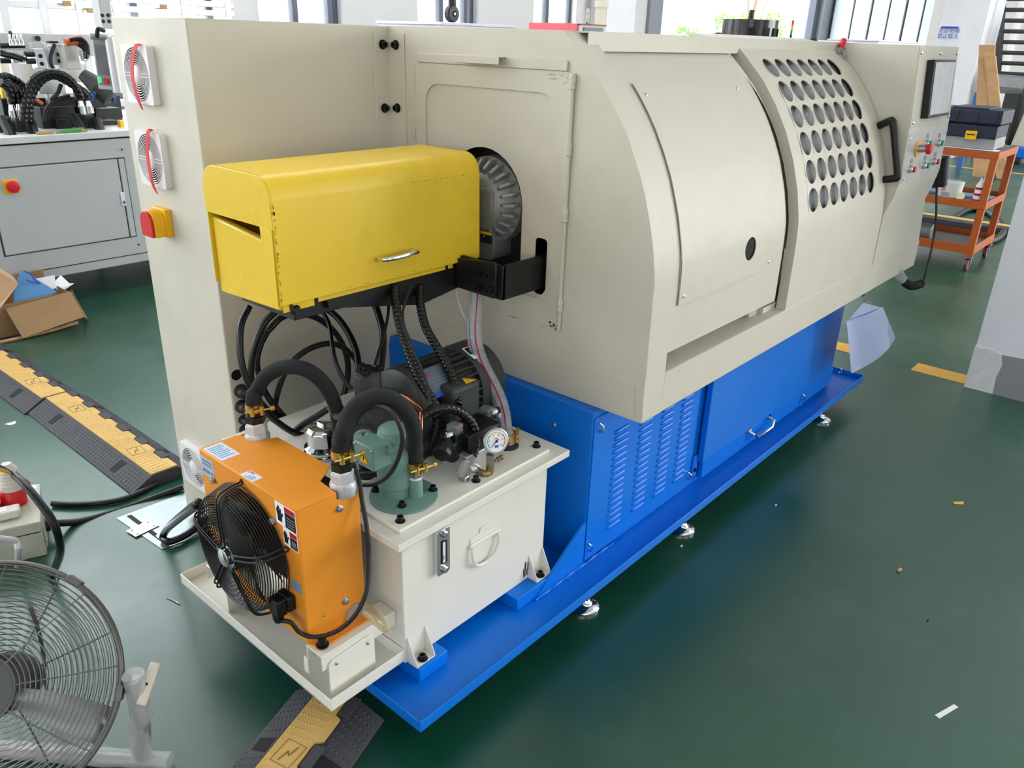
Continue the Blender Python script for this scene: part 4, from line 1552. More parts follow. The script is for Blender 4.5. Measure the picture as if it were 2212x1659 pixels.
# paint chips along the yellow cover's front edge and crease
b = MB()
rn = random.Random(2)
for k in range(34):
    zz = 1.02 + (1.25 - 1.02) * rn.random()
    b.box((GX0 + .001 + rn.uniform(0, .004), GY0 - .0042, zz), (rn.uniform(.001, .003), .0006, rn.uniform(.002, .007)))
for k in range(10):
    b.box((1.40 + .02 * k + rn.uniform(0, .01), GY0 - .0003, 1.2505 + rn.uniform(0, .002)), (rn.uniform(.003, .012), .0008, .0012))
for k in range(8):
    b.box((1.18 + .055 * k, GY0 - .0042, 1.0165 + rn.uniform(0, .004)), (rn.uniform(.006, .02), .0006, .0012))
b.build('paint_chips', mat('chipped_paint', (168, 138, 44), .7, var=.3, scale=60), yg, smooth=False)['kind'] = 'stuff'

# ---------------------------------------------------------------- things standing on the oil tank
ZT = .556
hm = thing('hydraulic_motor', (1.40, 1.465, ZT), 'dark grey finned electric motor lying on the oil tank with its pump', 'motor')
MY, MZ, MR = 1.465, .692, .098
mb = MB().lathe((1.245, MY, MZ), (1, 0, 0), [(0, .052), (.004, .088), (.012, .104), (.030, .108), (.036, .090), (.23, .090)], 40)
mb.build('motor_housing', DGREY, hm)
for k in range(30):
    a = 2 * pi * k / 30
    u = V((0, cos(a), sin(a)))
    if sin(a) < -.75:
        continue
    w = V((0, -sin(a), cos(a)))
    MB().box(V((1.375, MY, MZ)) + u * .097, (.19, .020, .0045), Matrix(((1, 0, 0), (0, u.y, w.y), (0, u.z, w.z)))).build('cooling_fin', DGREY, hm)
MB().lathe((1.468, MY, MZ), (1, 0, 0), [(0, .109), (.012, .112), (.085, .112), (.098, .104), (.104, .088), (.105, .03)], 40).build('fan_cowl', DGREY, hm)
for y in (MY - .075, MY + .055):
    MB().b2((1.29, y, ZT), (1.45, y + .022, MZ - .06)).build('motor_foot', DGREY, hm, bevel=.003)
tb = MB().b2((1.318, MY - .140, .662), (1.425, MY - .082, .765)).build('terminal_box', DGREY, hm, bevel=.012, seg=3)
MB().pz([(1.372, MY - .135), (1.412, MY - .135), (1.392, MY - .100)], .7655, .766).build('warning_triangle', YPL, tb, smooth=False)
RT = Matrix.Translation((0, MY, MZ)) @ Matrix.Rotation(radians(43), 4, 'X') @ Matrix.Translation((0, -MY, -MZ))
p_ = MB(RT).b2((1.290, MY - .045, MZ + .109), (1.385, MY + .040, MZ + .111))
npt = p_.build('name_plate', mat('anodised_plate', (104, 110, 128), 0.35, metal=.5, var=.1, scale=30), hm, smooth=False)
MB(RT).b2((1.291, MY - .045, MZ + .111), (1.384, MY - .030, MZ + .1115)).build('blue_band', BLUEINK, npt, smooth=False)
MB(RT).b2((1.296, MY + .018, MZ + .111), (1.308, MY + .028, MZ + .1115)).build('red_mark', REDINK, npt, smooth=False)
for k in range(3):
    MB(RT).b2((1.302, MY - .014 + .010 * k, MZ + .111), (1.372, MY - .0115 + .010 * k, MZ + .1115)).build('print_line', mat('slate_ink', (96, 120, 140), 0.5), npt, smooth=False)
RT3 = Matrix.Translation((0, MY, MZ)) @ Matrix.Rotation(radians(20), 4, 'X') @ Matrix.Translation((0, -MY, -MZ))
MB(RT3).b2((1.474, MY - .03, MZ + .112), (1.494, MY + .020, MZ + .1145)).build('cowl_label', PAPER, hm, smooth=False)
MB(RT3).b2((1.476, MY - .012, MZ + .1145), (1.492, MY + .016, MZ + .115)).build('cowl_label_block', INK, hm, smooth=False)
RT2 = Matrix.Translation((0, MY, MZ)) @ Matrix.Rotation(radians(8), 4, 'X') @ Matrix.Translation((0, -MY, -MZ))
MB(RT2).b2((1.50, MY - .02, MZ + .1125), (1.545, MY + .012, MZ + .1145)).build('red_label', REDINK, hm, smooth=False)
# pump
MB().lathe((1.245, MY, MZ), (-1, 0, 0), [(0, .05), (.02, .052), (.022, .066), (.045, .066), (.047, .052), (.115, .05), (.13, .038)], 28).build('pump_body', IRON, hm)
vb = MB().lathe((1.165, MY + .01, MZ + .03), (0, 0, 1), [(0, .036), (.086, .036), (.090, .033), (.100, .033)], 8, ph=pi / 8)
vb.build('pump_control_block', IRON, hm, bevel=.002)
for dx, dy in ((-.022, -.02), (.022, -.02), (.0, .022), (.0, .0)):
    bolt(hm, (1.165 + dx, MY + .01 + dy, MZ + .13), (0, 0, 1), .008 if dx or dy else .012, .012, BLACK)
MB().lathe((1.225, MY - .045, MZ + .02), (-.35, -.9, .2), [(0, .026), (.02, .026), (.03, .020)], 18).build('pump_port', IRON, hm)
MB().lathe((1.205, MY - .083, MZ + .035), (-.3, -.9, .3), [(0, .011), (.004, .011), (.005, .006)], 16).build('white_port_plug', WHITEP, hm)
MB().lathe((1.115, MY - .012, MZ - .035), (-.45, -.85, .2), [(0, .040), (.03, .040), (.034, .034), (.035, .03)], 26).build('pump_end_cover', IRON, hm)
sg = MB().lathe((1.100, MY - .042, MZ - .026), (-.45, -.85, .2), [(0, .031), (.005, .031), (.006, .027)], 26).build('chrome_knob', CHROME, hm)
MB().lathe((1.112, MY - .035, ZT), (0, 0, 1), [(0, .020), (.05, .018), (.09, .018)], 16).build('suction_pipe', BLACK, hm)
MB().lathe((1.11, MY + .06, MZ + .01), (-.5, .1, .9), [(0, .02), (.05, .018), (.055, .013)], 10).build('grey_elbow', mat('grey_fitting', (120, 120, 112), .4, metal=.5), hm)
# copper return line
cpq = [(1.194,1.39,0.772),(1.213,1.381,0.758),(1.231,1.371,0.738),(1.24,1.363,0.721),(1.234,1.355,0.703),(1.219,1.341,0.674),(1.207,1.33,0.649)]
hose('copper_tube', cpq, .0062, COPPER, None, 'bent copper tube running down beside the black foam hose', 'pipe')

# green circulation pump
gp = thing('circulation_pump', (1.113,1.29,0.556), 'small green upright pump on a round flange at the tank corner', 'pump')
gc = V((1.113,1.29,0.556))
MB().lathe(gc, (0, 0, 1), [(0, .084), (.006, .084), (.007, .082)], 48).build('pump_flange', GREENP, gp)
for q in ((1.075,1.351,0.563), (1.176,1.252,0.563), (1.073,1.251,0.563)):
    bolt(gp, q, (0, 0, 1), .0075, .012, BLACK)
bc = gc + V((-.008, .022, 0))
MB().lathe(bc, (0, 0, 1), [(.006, .040), (.03, .038), (.034, .043), (.155, .043), (.160, .041), (.182, .036), (.192, .024), (.195, .010)], 32).build('pump_motor', GREENP, gp)
MB().box(bc + V((.0, .0, .150)), (.10, .088, .018)).build('pump_collar', GREENP, gp, bevel=.006)
for dx, dy in ((-.042, -.036), (.042, -.036), (.042, .036)):
    MB().lathe(bc + V((dx, dy, .146)), (0, 0, 1), [(0, .006), (.018, .006), (.020, .004)], 10).build('collar_screw', GREENP, gp)
jb = MB().box(bc + V((-.060, .004, .140)), (.056, .070, .060)).build('pump_junction_box', GREENP, gp, bevel=.003)
jx = bc.x - .0885
for dy, dz in ((-.026, .023), (.034, -.023), (.034, .023)):
    bolt(jb, (jx, bc.y + dy, bc.z + .140 + dz), (-1, 0, 0), .0035, .003, STEEL, 'pan', 'screw')
wt = MB().px([(bc.y - .014, bc.z + .122), (bc.y + .022, bc.z + .122), (bc.y + .004, bc.z + .156)], jx - .0008, jx - .0001).build('warning_triangle', YPL, jb, smooth=False)
for a, b_ in ((0, 1), (1, 2), (2, 0)):
    Q = [(bc.y - .0115, bc.z + .1234), (bc.y + .0195, bc.z + .1234), (bc.y + .004, bc.z + .1530)]
    MB().tube([(jx - .0009, *Q[a]), (jx - .0009, *Q[b_])], .0006, 5).build('triangle_border', INK, wt)
bo = [(1, 8), (-3, -1), (0, -1), (-2, -9), (4, 2), (1, 2), (4, 8)]
MB().px([(bc.y + .004 - u * .001, bc.z + .1345 + v * .001) for u, v in bo], jx - .0013, jx - .0008).build('lightning_bolt', INK, wt, smooth=False)
MB().box(bc + V((.02, -.0435, .085)), (.020, .001, .016)).build('pink_label', mat('pink_label', (222, 190, 196), .5), gp, smooth=False)
MB().lathe(bc + V((.024, -.04, .120)), (.4, -.9, 0), [(0, .010), (.002, .010)], 16).build('red_sticker', REDINK, gp)
ou = V((1.132,1.267,0.563))
MB().lathe(ou, (0, 0, 1), [(0, .0185), (.045, .0175), (.047, .0165)], 24).build('pump_outlet', GREENP, gp)
MB().lathe(ou + V((0, 0, .047)), (0, 0, 1), [(0, .0165), (.006, .0165)], 20).build('seal_tape', WHITEP, gp)
MB().lathe(ou + V((0, 0, .052)), (0, 0, 1), [(0, .018), (.012, .018), (.014, .015), (.03, .015)], 6).build('outlet_nut', STEEL, gp)

# valve block with two solenoid plugs and the gauge
vbk = thing('valve_block', (1.34, 1.29, ZT), 'small aluminium valve block with black solenoids and clear plugs on the oil tank', 'valve')
MB().b2((1.288, 1.246, ZT), (1.385, 1.335, .612)).build('manifold', ALUB, vbk, bevel=.002)
MB().b2((1.305, 1.252, .612), (1.43, 1.335, .662)).build('valve_body', BLACK, vbk, bevel=.005)
MB().lathe((1.225,1.275,0.63), (.75, .4, .3), [(0, .012), (.003, .024), (.016, .026), (.020, .022), (.05, .022)], 8).build('solenoid_nut', BLACK, vbk, bevel=.001)
s0 = V((1.278,1.29,0.622))
MB().box(s0 + V((.01, .01, 0)), (.062, .055, .058), Matrix.Rotation(radians(12), 3, 'Z')).build('solenoid_coil', BLACK, vbk, bevel=.008)
CLP = mat('clear_plug_housing', (150, 158, 158), 0.10, alpha=.45, var=.1, scale=60)
for (px_, lb_) in ((V((1.29,1.29,0.671)), 0), (V((1.451,1.33,0.65)), 1)):
    R_ = Matrix.Rotation(radians(10), 3, 'Z')
    MB().box(px_ + V((0, 0, -.018)), (.034, .034, .034), R_).build('solenoid_base', BLACK, vbk, bevel=.003)
    pl = MB().box(px_ + V((0, 0, .010)), (.032, .034, .024), R_).build('clear_plug', CLP, vbk, bevel=.004)
    MB().box(px_ + V((.004, -.016, .012)), (.006, .003, .005), R_).build('red_led', RED, pl)
    d = V((-.82, .05, -.1)) if lb_ == 0 else V((.85, -.2, .05))
    MB().lathe(px_ + d * .017, d, [(0, .011), (.014, .011), (.016, .009), (.022, .009)], 8).build('gland_nut', CHROME, vbk)
    MB().lathe(px_ + d * .04, d, [(0, .010), (.008, .010), (.009, .007)], 12).build('gland_cap', BLACK, vbk)
    MB().cyl(px_ + d * .05 + V((0, 0, -.008)), px_ + d * .055 + V((0, 0, -.030)), .0052, n=10).build('white_cable_tag', WHITEP, vbk)
# brass elbow, test nipple, needle valve
el = V((1.341,1.212,0.564))
MB().tube(smooth_path([V((1.325, 1.248, el.z - .002)), V((1.325, 1.235, el.z - .002)), el + V((-.016, .004, -.002)), el + V((-.002, 0, -.001)), el + V((0, 0, .016))], 5), .0105, 10).build('brass_elbow', BRONZE, vbk, ang=60)
MB().lathe((1.325, 1.247, el.z), (0, -1, 0), [(0, .012), (.006, .012), (.007, .010), (.012, .010)], 8).build('silver_nipple', CHROME, vbk)
MB().lathe(el + V((0, 0, .014)), (0, 0, 1), [(0, .009), (.004, .009), (.005, .0115), (.036, .0115), (.038, .008)], 6).build('gauge_stem', mat('nickel_stem', (176, 168, 150), .3, metal=.8), vbk)
tn = V((1.387,1.225,0.576))
MB().lathe(tn + V((-.012, 0, 0)), (1, -.1, .1), [(0, .004), (.008, .004), (.009, .007), (.013, .007), (.014, .004), (.018, .004), (.019, .007), (.026, .007)], 10).build('test_nipple', BRONZE, vbk)
nv = V((1.265,1.235,0.594))
MB().box(nv, (.020, .014, .046), Matrix.Rotation(radians(28), 3, 'Y')).build('lever', mat('worn_steel_lever', (150, 152, 142), .4, metal=.6), vbk, bevel=.002)
MB().lathe(nv + V((.004, .0, -.03)), (0, -1, 0), [(-.012, .010), (.010, .010), (.012, .007)], 8).build('needle_valve', STEEL, vbk)

gg = thing('pressure_gauge', (1.343,1.212,0.608), 'round steel pressure gauge with white dial and coloured arcs', 'gauge')
gcn = V((1.355,1.214,0.652))
GN = V((-.45, -.87, .20)).normalized()
gu = V((0, 0, 1)) - GN * GN.z
gu.normalize()
gw = gu.cross(GN)           # to the right when facing the dial
MB().lathe(gcn - GN * .016, GN, [(0, .025), (.002, .0315), (.028, .0325), (.030, .0345), (.034, .0345), (.036, .032), (.036, .0285)], 40, cap=True).build('gauge_case', STEEL, gg)
GO = gcn + GN * .0205
DIALM = mat('dial_white', (240, 242, 246), .4)


def dial_ring(r0, r1, a0, a1, h0, m, name, n=14):
    b = MB()
    for s_ in (0, 1):
        for k in range(n + 1):
            a = radians(a0 + (a1 - a0) * k / n)
            d = gw * sin(a) + gu * cos(a)
            b.v += [GO + GN * (h0 + s_ * .0004) + d * r0, GO + GN * (h0 + s_ * .0004) + d * r1]
    for k in range(n):
        i = 2 * k
        j = 2 * (n + 1) + 2 * k
        b.f += [(j, j + 1, j + 3, j + 2), (i, i + 2, i + 3, i + 1), (i, j, j + 2, i + 2), (i + 1, i + 3, j + 3, j + 1)]
    return b.build(name, m, gg, smooth=False)


MB().lathe(GO - GN * .001, GN, [(0, .0282), (.001, .0282)], 36).build('dial', DIALM, gg)
dial_ring(.0225, .0245, -135, -45, .0002, mat('dial_green', (70, 150, 130), .5), 'green_arc')
dial_ring(.0225, .0245, -45, 45, .0002, mat('dial_amber', (226, 190, 60), .5), 'amber_arc')
dial_ring(.0225, .0245, 45, 135, .0002, mat('dial_red', (200, 60, 60), .5), 'red_arc')
for k in range(11):
    a = -135 + 27 * k
    dial_ring(.0195, .0225, a - .8, a + .8, .0003, INK, 'tick', 1)
for k, t in enumerate(('0', '2', '4', '6', '8', '10')):
    a = radians(-135 + 54 * k)
    q = GO + GN * .0006 + (gw * sin(a) + gu * cos(a)) * .0165
    o = text('numeral', t, .0055, q, (0, 0, 0), INK, gg, .0001)
    o.rotation_euler = Matrix((gw, gu, GN)).transposed().to_euler()
o = text('unit', 'MPa', .0055, GO + GN * .0006 + gu * .0065, (0, 0, 0), REDINK, gg, .0001)
o.rotation_euler = Matrix((gw, gu, GN)).transposed().to_euler()
MR3 = Matrix((gw, gu, GN)).transposed()
MB().box(GO + GN * .0006 - gu * .014, (.010, .006, .0004), MR3).build('maker_block', BLUEINK, gg, smooth=False)
a = radians(-133)
nd = gw * sin(a) + gu * cos(a)
MB().tube([GO + GN * .002 - nd * .007, GO + GN * .002 + nd * .021], .0007, 6, mod=lambda L, q: .0014 - .035 * L).build('needle', INK, gg)
MB().lathe(GO + GN * .0012, GN, [(0, .003), (.002, .003)], 14).build('needle_hub', INK, gg)

# ---------------------------------------------------------------- foam hoses with zinc clamps


def clamp(parent, c, r, d=(0, 0, 1), yaw=0.0):
    c = V(c)
    MB().lathe(c - V(d) * .010, d, [(0, r + .001), (0, r + .0030), (.020, r + .0030), (.020, r + .001)], 26, cap=False).build('clamp_band', BRASS, parent, ang=40)
    R_ = Matrix.Rotation(yaw, 3, 'Z')
    b = MB()
    u = R_ @ V((0, -1, 0))
    w = R_ @ V((1, 0, 0))
    for s_ in (-.010, .013):
        b.cyl(c + u * (r + .006) + w * s_ + V((0, 0, -.014)), c + u * (r + .006) + w * s_ + V((0, 0, .010)), .0058, n=10)
    b.build('clamp_lug', BRASS, parent)
    b = MB()
    b.cyl(c + u * (r + .008) + w * -.028, c + u * (r + .008) + w * .034, .003, n=8)
    b.cyl(c + u * (r + .008) + w * .034, c + u * (r + .008) + w * .043, .0062, n=6)
    b.build('clamp_screw', BRASS, parent)


f1, f2 = V((0.938, 1.639, .72)), V((0.94, 1.296, .72))
hz = thing('oil_hose', f1, 'thick black foam hose arching from the far fitting of the orange cooler', 'hose', None)
pts = [f1, f1 + V((0, 0, .05))] + [(0.955,1.649,0.774),(0.976,1.641,0.808),(0.998,1.609,0.835),(1.018,1.573,0.845),(1.039,1.54,0.837),(1.061,1.521,0.808),(1.082,1.518,0.766),(1.101,1.527,0.717),(1.12,1.548,0.664)]
pts += [V(pts[-1]) + V((.004, -.006, -.09)), V((V(pts[-1]).x + .006, V(pts[-1]).y - .01, ZT + .03))]
hose('hose', pts, .0185, FOAM, hz, n=16)
clamp(hz, f1 + V((0, 0, .022)), .0185, yaw=radians(-20))
hz = thing('oil_hose', f2, 'thick black foam hose arching from the near cooler fitting to the green pump', 'hose', None)
po = ou + V((0, 0, .072))
pts = [f2, f2 + V((0, 0, .05))] + [(0.925,1.265,0.804),(0.951,1.278,0.83),(0.978,1.272,0.857),(1.001,1.252,0.871),(1.023,1.23,0.871),(1.045,1.214,0.852),(1.066,1.21,0.819),(1.089,1.221,0.772),(1.11,1.243,0.72)] + [po + V((0, 0, .055)), po]
hose('hose', pts, .0195, FOAM, hz, n=16)
clamp(hz, f2 + V((0, 0, .022)), .0195, yaw=radians(-12))
clamp(hz, po + V((0, 0, .012)), .0195, yaw=radians(-12))

# spiral wrapped hoses from the guard arm down to the motor
sp = spiral(.0125, .0118, .26)
hose('wrapped_hose', [(1.334,1.56,0.989),(1.311,1.529,0.956),(1.288,1.492,0.916),(1.273,1.453,0.875),(1.26,1.414,0.835),(1.253,1.378,0.799),(1.253,1.353,0.775),(1.254,1.329,0.752),(1.253,1.315,0.739)], .0125, SPIRAL, None, 'left of two black spiral wrapped hoses between arm and dark motor', 'hose', None, n=12, mod=sp, step=.0016)
hose('wrapped_hose', [(1.426,1.56,0.97),(1.394,1.525,0.932),(1.372,1.482,0.885),(1.371,1.441,0.843),(1.372,1.405,0.806),(1.363,1.37,0.769),(1.351,1.344,0.743),(1.331,1.32,0.721)], .0122, SPIRAL, None, 'right of two black spiral wrapped hoses, ending over the motor terminal box', 'hose', None, n=12, mod=sp, step=.0016)
hose('wrapped_hose', [(1.22,1.33,0.725),(1.24,1.321,0.736),(1.268,1.311,0.737),(1.296,1.302,0.729),(1.323,1.291,0.708),(1.343,1.28,0.679),(1.346,1.269,0.648),(1.331,1.258,0.62),(1.313,1.25,0.606)], .0135, SPIRAL, None, 'black spiral wrapped hose arching over the valve block beside the gauge', 'hose', None, n=12, mod=spiral(.0135, .0145, .18), step=.0018)
# clear ribbed suction hose
SUC = mat('clear_ribbed_hose', (190, 194, 198), .18, alpha=.55, var=.03)
sh_ = thing('suction_hose', (1.5, 1.29, ZT), 'clear ribbed hose with a red stripe running down from the black arm to the tank', 'hose')
cl = [(1.587,1.5,0.937),(1.558,1.476,0.897),(1.528,1.452,0.858),(1.508,1.428,0.817),(1.504,1.401,0.769),(1.513,1.372,0.719),(1.52,1.346,0.671),(1.515,1.323,0.63),(1.498,1.3,0.592)] + [(1.49, 1.285, ZT + .03), (1.49, 1.283, ZT + .004)]
hose('hose', cl, .0215, SUC, sh_, n=16, mod=ribbed(.0215, .0062, .10), step=.0015)
cs_ = smooth_path(cl, 8)
vd = V((-.6, -.75, .28))
MB().tube([q + (vd - V((0, 0, 0))).normalized() * .0218 for q in cs_], .0022, 6).build('red_stripe', mat('red_hose_stripe', (170, 30, 60), .4), sh_)
MB().tube([q + V((-.95, -.1, .2)).normalized() * .0216 for q in cs_], .0014, 6).build('blue_stripe', mat('blue_hose_stripe', (40, 90, 160), .4), sh_)
MB().lathe((1.49, 1.283, ZT), (0, 0, 1), [(0, .032), (.003, .032), (.010, .022)], 22).build('rubber_grommet', RUBBER, sh_)
clamp(sh_, (1.49, 1.2835, ZT + .032), .0205, yaw=radians(40))
hose('drain_tube', [(1.623,1.62,0.956),(1.619,1.614,0.912),(1.624,1.61,0.872),(1.639,1.604,0.827),(1.661,1.6,0.793)], .004, CLEAR, None, 'thin clear tube hanging beside the ribbed hose at the enclosure', 'tube')

# ---------------------------------------------------------------- black cables looped between cabinet and tank
LAB = ['black cable loop hanging down from the left end of the black arm',
       'large round coil of black cable in front of the electrical cabinet, its outer turn',
       'large round coil of black cable in front of the electrical cabinet, its inner turn',
       'black cable bowing right from the arm down to the pump',
       'black cable arching low across the coil towards the foam hose',
       'black cable falling straight from the arm to the pump control block',
       'thin black lead twisting down left of the pump',
       'thin shiny black lead from the arm to the top of the pump',
       'black cable running low behind the chrome filler cap',
       'thin black lead tied beside the left wrapped hose']
CB = [
    ([(1.083,1.86,0.918),(1.048,1.847,0.883),(1.029,1.833,0.839),(1.019,1.82,0.792),(1.02,1.807,0.745),(1.034,1.793,0.697),(1.051,1.778,0.643),(1.08,1.766,0.602),(1.117,1.753,0.564),(1.164,1.74,0.536)], .0072),
    ([(1.189,1.9,0.871),(1.149,1.901,0.845),(1.114,1.903,0.791),(1.096,1.905,0.732),(1.092,1.907,0.675),(1.113,1.908,0.609),(1.155,1.91,0.552),(1.212,1.912,0.496),(1.283,1.914,0.462),(1.351,1.915,0.462),(1.402,1.917,0.511),(1.43,1.919,0.567),(1.44,1.92,0.629),(1.428,1.922,0.695),(1.393,1.924,0.758),(1.338,1.925,0.809),(1.275,1.927,0.836),(1.22,1.928,0.836),(1.171,1.93,0.805)], .0075),
    ([(1.183,1.95,0.796),(1.152,1.943,0.763),(1.132,1.936,0.72),(1.132,1.928,0.671),(1.144,1.92,0.617),(1.167,1.913,0.57),(1.194,1.906,0.528),(1.233,1.9,0.497)], .0072),
    ([(1.28,1.86,0.883),(1.305,1.829,0.869),(1.323,1.795,0.841),(1.328,1.757,0.803),(1.322,1.721,0.764),(1.305,1.691,0.734),(1.283,1.66,0.703)], .0078),
    ([(1.183,1.96,0.465),(1.179,1.942,0.545),(1.18,1.93,0.595),(1.198,1.911,0.664),(1.231,1.892,0.715),(1.279,1.875,0.742),(1.331,1.86,0.746),(1.372,1.847,0.725),(1.403,1.833,0.684),(1.421,1.82,0.64)], .0070),
    ([(1.357,1.72,0.936),(1.371,1.693,0.903),(1.366,1.662,0.86),(1.355,1.638,0.827),(1.325,1.607,0.788),(1.294,1.58,0.756)], .0080),
    ([(1.227,1.8,0.909),(1.249,1.773,0.888),(1.253,1.745,0.853),(1.236,1.715,0.817),(1.219,1.681,0.775),(1.216,1.65,0.737),(1.224,1.62,0.704)], .0050),
    ([(1.357,1.62,0.975),(1.347,1.6,0.944),(1.321,1.574,0.906),(1.278,1.543,0.865),(1.243,1.521,0.841),(1.21,1.5,0.817)], .0036),
    ([(1.229,1.72,0.621),(1.194,1.741,0.596),(1.156,1.764,0.572),(1.119,1.788,0.539),(1.102,1.8,0.522)], .0075),
    ([(1.341,1.5,0.999),(1.301,1.477,0.976),(1.272,1.457,0.956),(1.256,1.437,0.931),(1.251,1.415,0.904),(1.246,1.38,0.861),(1.243,1.352,0.826),(1.234,1.328,0.798),(1.215,1.3,0.766)], .0030),
]
for (pts, rr), lb in zip(CB, LAB):
    hose('cable', pts, rr * (1.28 if rr > .0045 else 1.15), CABLE, None, lb, 'cable', n=8)
# corrugated conduits around the cooler
cr = lambda r_: ribbed(r_, .0042, .16)
hose('conduit', [(.768, 1.328 + .006, 0.393 - .034)] + [(0.772,1.293,0.374),(0.787,1.288,0.341),(0.802,1.265,0.331),(0.819,1.236,0.341),(0.838,1.205,0.364),(0.859,1.181,0.397),(0.88,1.172,0.43),(0.902,1.177,0.463),(0.926,1.201,0.492),(0.95,1.229,0.521)] + [(0.95,1.229,0.525),(0.956,1.24,0.571),(0.963,1.26,0.622),(0.969,1.274,0.663),(0.973,1.292,0.69),(0.976,1.308,0.708),(0.981,1.315,0.74),(0.986,1.309,0.784),(0.991,1.283,0.826),(0.995,1.247,0.854),(0.999,1.208,0.862),(1.003,1.18,0.846),(1.008,1.168,0.812),(1.013,1.178,0.769),(1.018,1.207,0.712),(1.023,1.246,0.664),(1.027,1.295,0.625),(1.03,1.339,0.603)], .0052, RUBBER, None, 'thin black corrugated conduit looping from the cooler plug past the cream tank', 'conduit', n=8, mod=cr(.0055), step=.0011, sub=6)
hose('conduit', [(1.075,1.419,0.585),(1.08,1.393,0.59),(1.092,1.371,0.596),(1.101,1.355,0.6)], .0095, RUBBER, None, 'short fat black corrugated conduit behind the orange cooler beside the green pump', 'conduit', n=8, mod=ribbed(.0095, .005, .16), step=.0013)
hose('conduit', [(1.303,1.37,0.676),(1.29,1.36,0.65),(1.266,1.348,0.625),(1.237,1.337,0.609),(1.21,1.33,0.606)], .008, RUBBER, None, 'black corrugated conduit below the dark motor near the copper tube', 'conduit', n=8, mod=ribbed(.008, .005, .14), step=.0013)
# drain hose end at the cooler foot
hose('drain_hose', [(0.965,1.267,0.327),(0.959,1.232,0.331),(0.951,1.194,0.333),(0.945,1.168,0.328),(0.943,1.175,0.316),(0.936,1.196,0.326),(0.929,1.215,0.34),(0.925,1.229,0.347)], .0062, mat('amber_clear_hose', (206, 190, 140), .2, alpha=.6), None, 'short amber clear drain hose bent at the foot of the orange cooler', 'hose', n=10)
hose('cooler_cable', [(0.76,1.629,0.55),(0.755,1.635,0.542),(0.8,1.788,0.435),(0.88,2.053,0.248),(0.95,2.29,0.076)] + [(0.95,2.338,0.02),(0.948,2.302,0.02),(0.98,2.292,0.02),(1.026,2.299,0.02),(1.071,2.312,0.03),(1.105,2.294,0.06)], .0125, CABLE, None, 'thick black cable looping down from the cooler to the floor hatch', 'cable', n=10)

# ---------------------------------------------------------------- cable ramps on the floor
RAMPB = mat('ramp_black_rubber', (62, 62, 67), 0.7, var=0.1, scale=14, bump=.2, bscale=150)
RAMPY = mat('ramp_yellow_lid', (204, 166, 94), 0.65, var=0.1, scale=8, dirt=(130, 100, 60), dirt_amt=.5, dirt_scale=6)
ETCH = mat('ramp_etched_mark', (140, 108, 58), .7)
VOID = mat('dark_void', (10, 11, 14), 0.8)


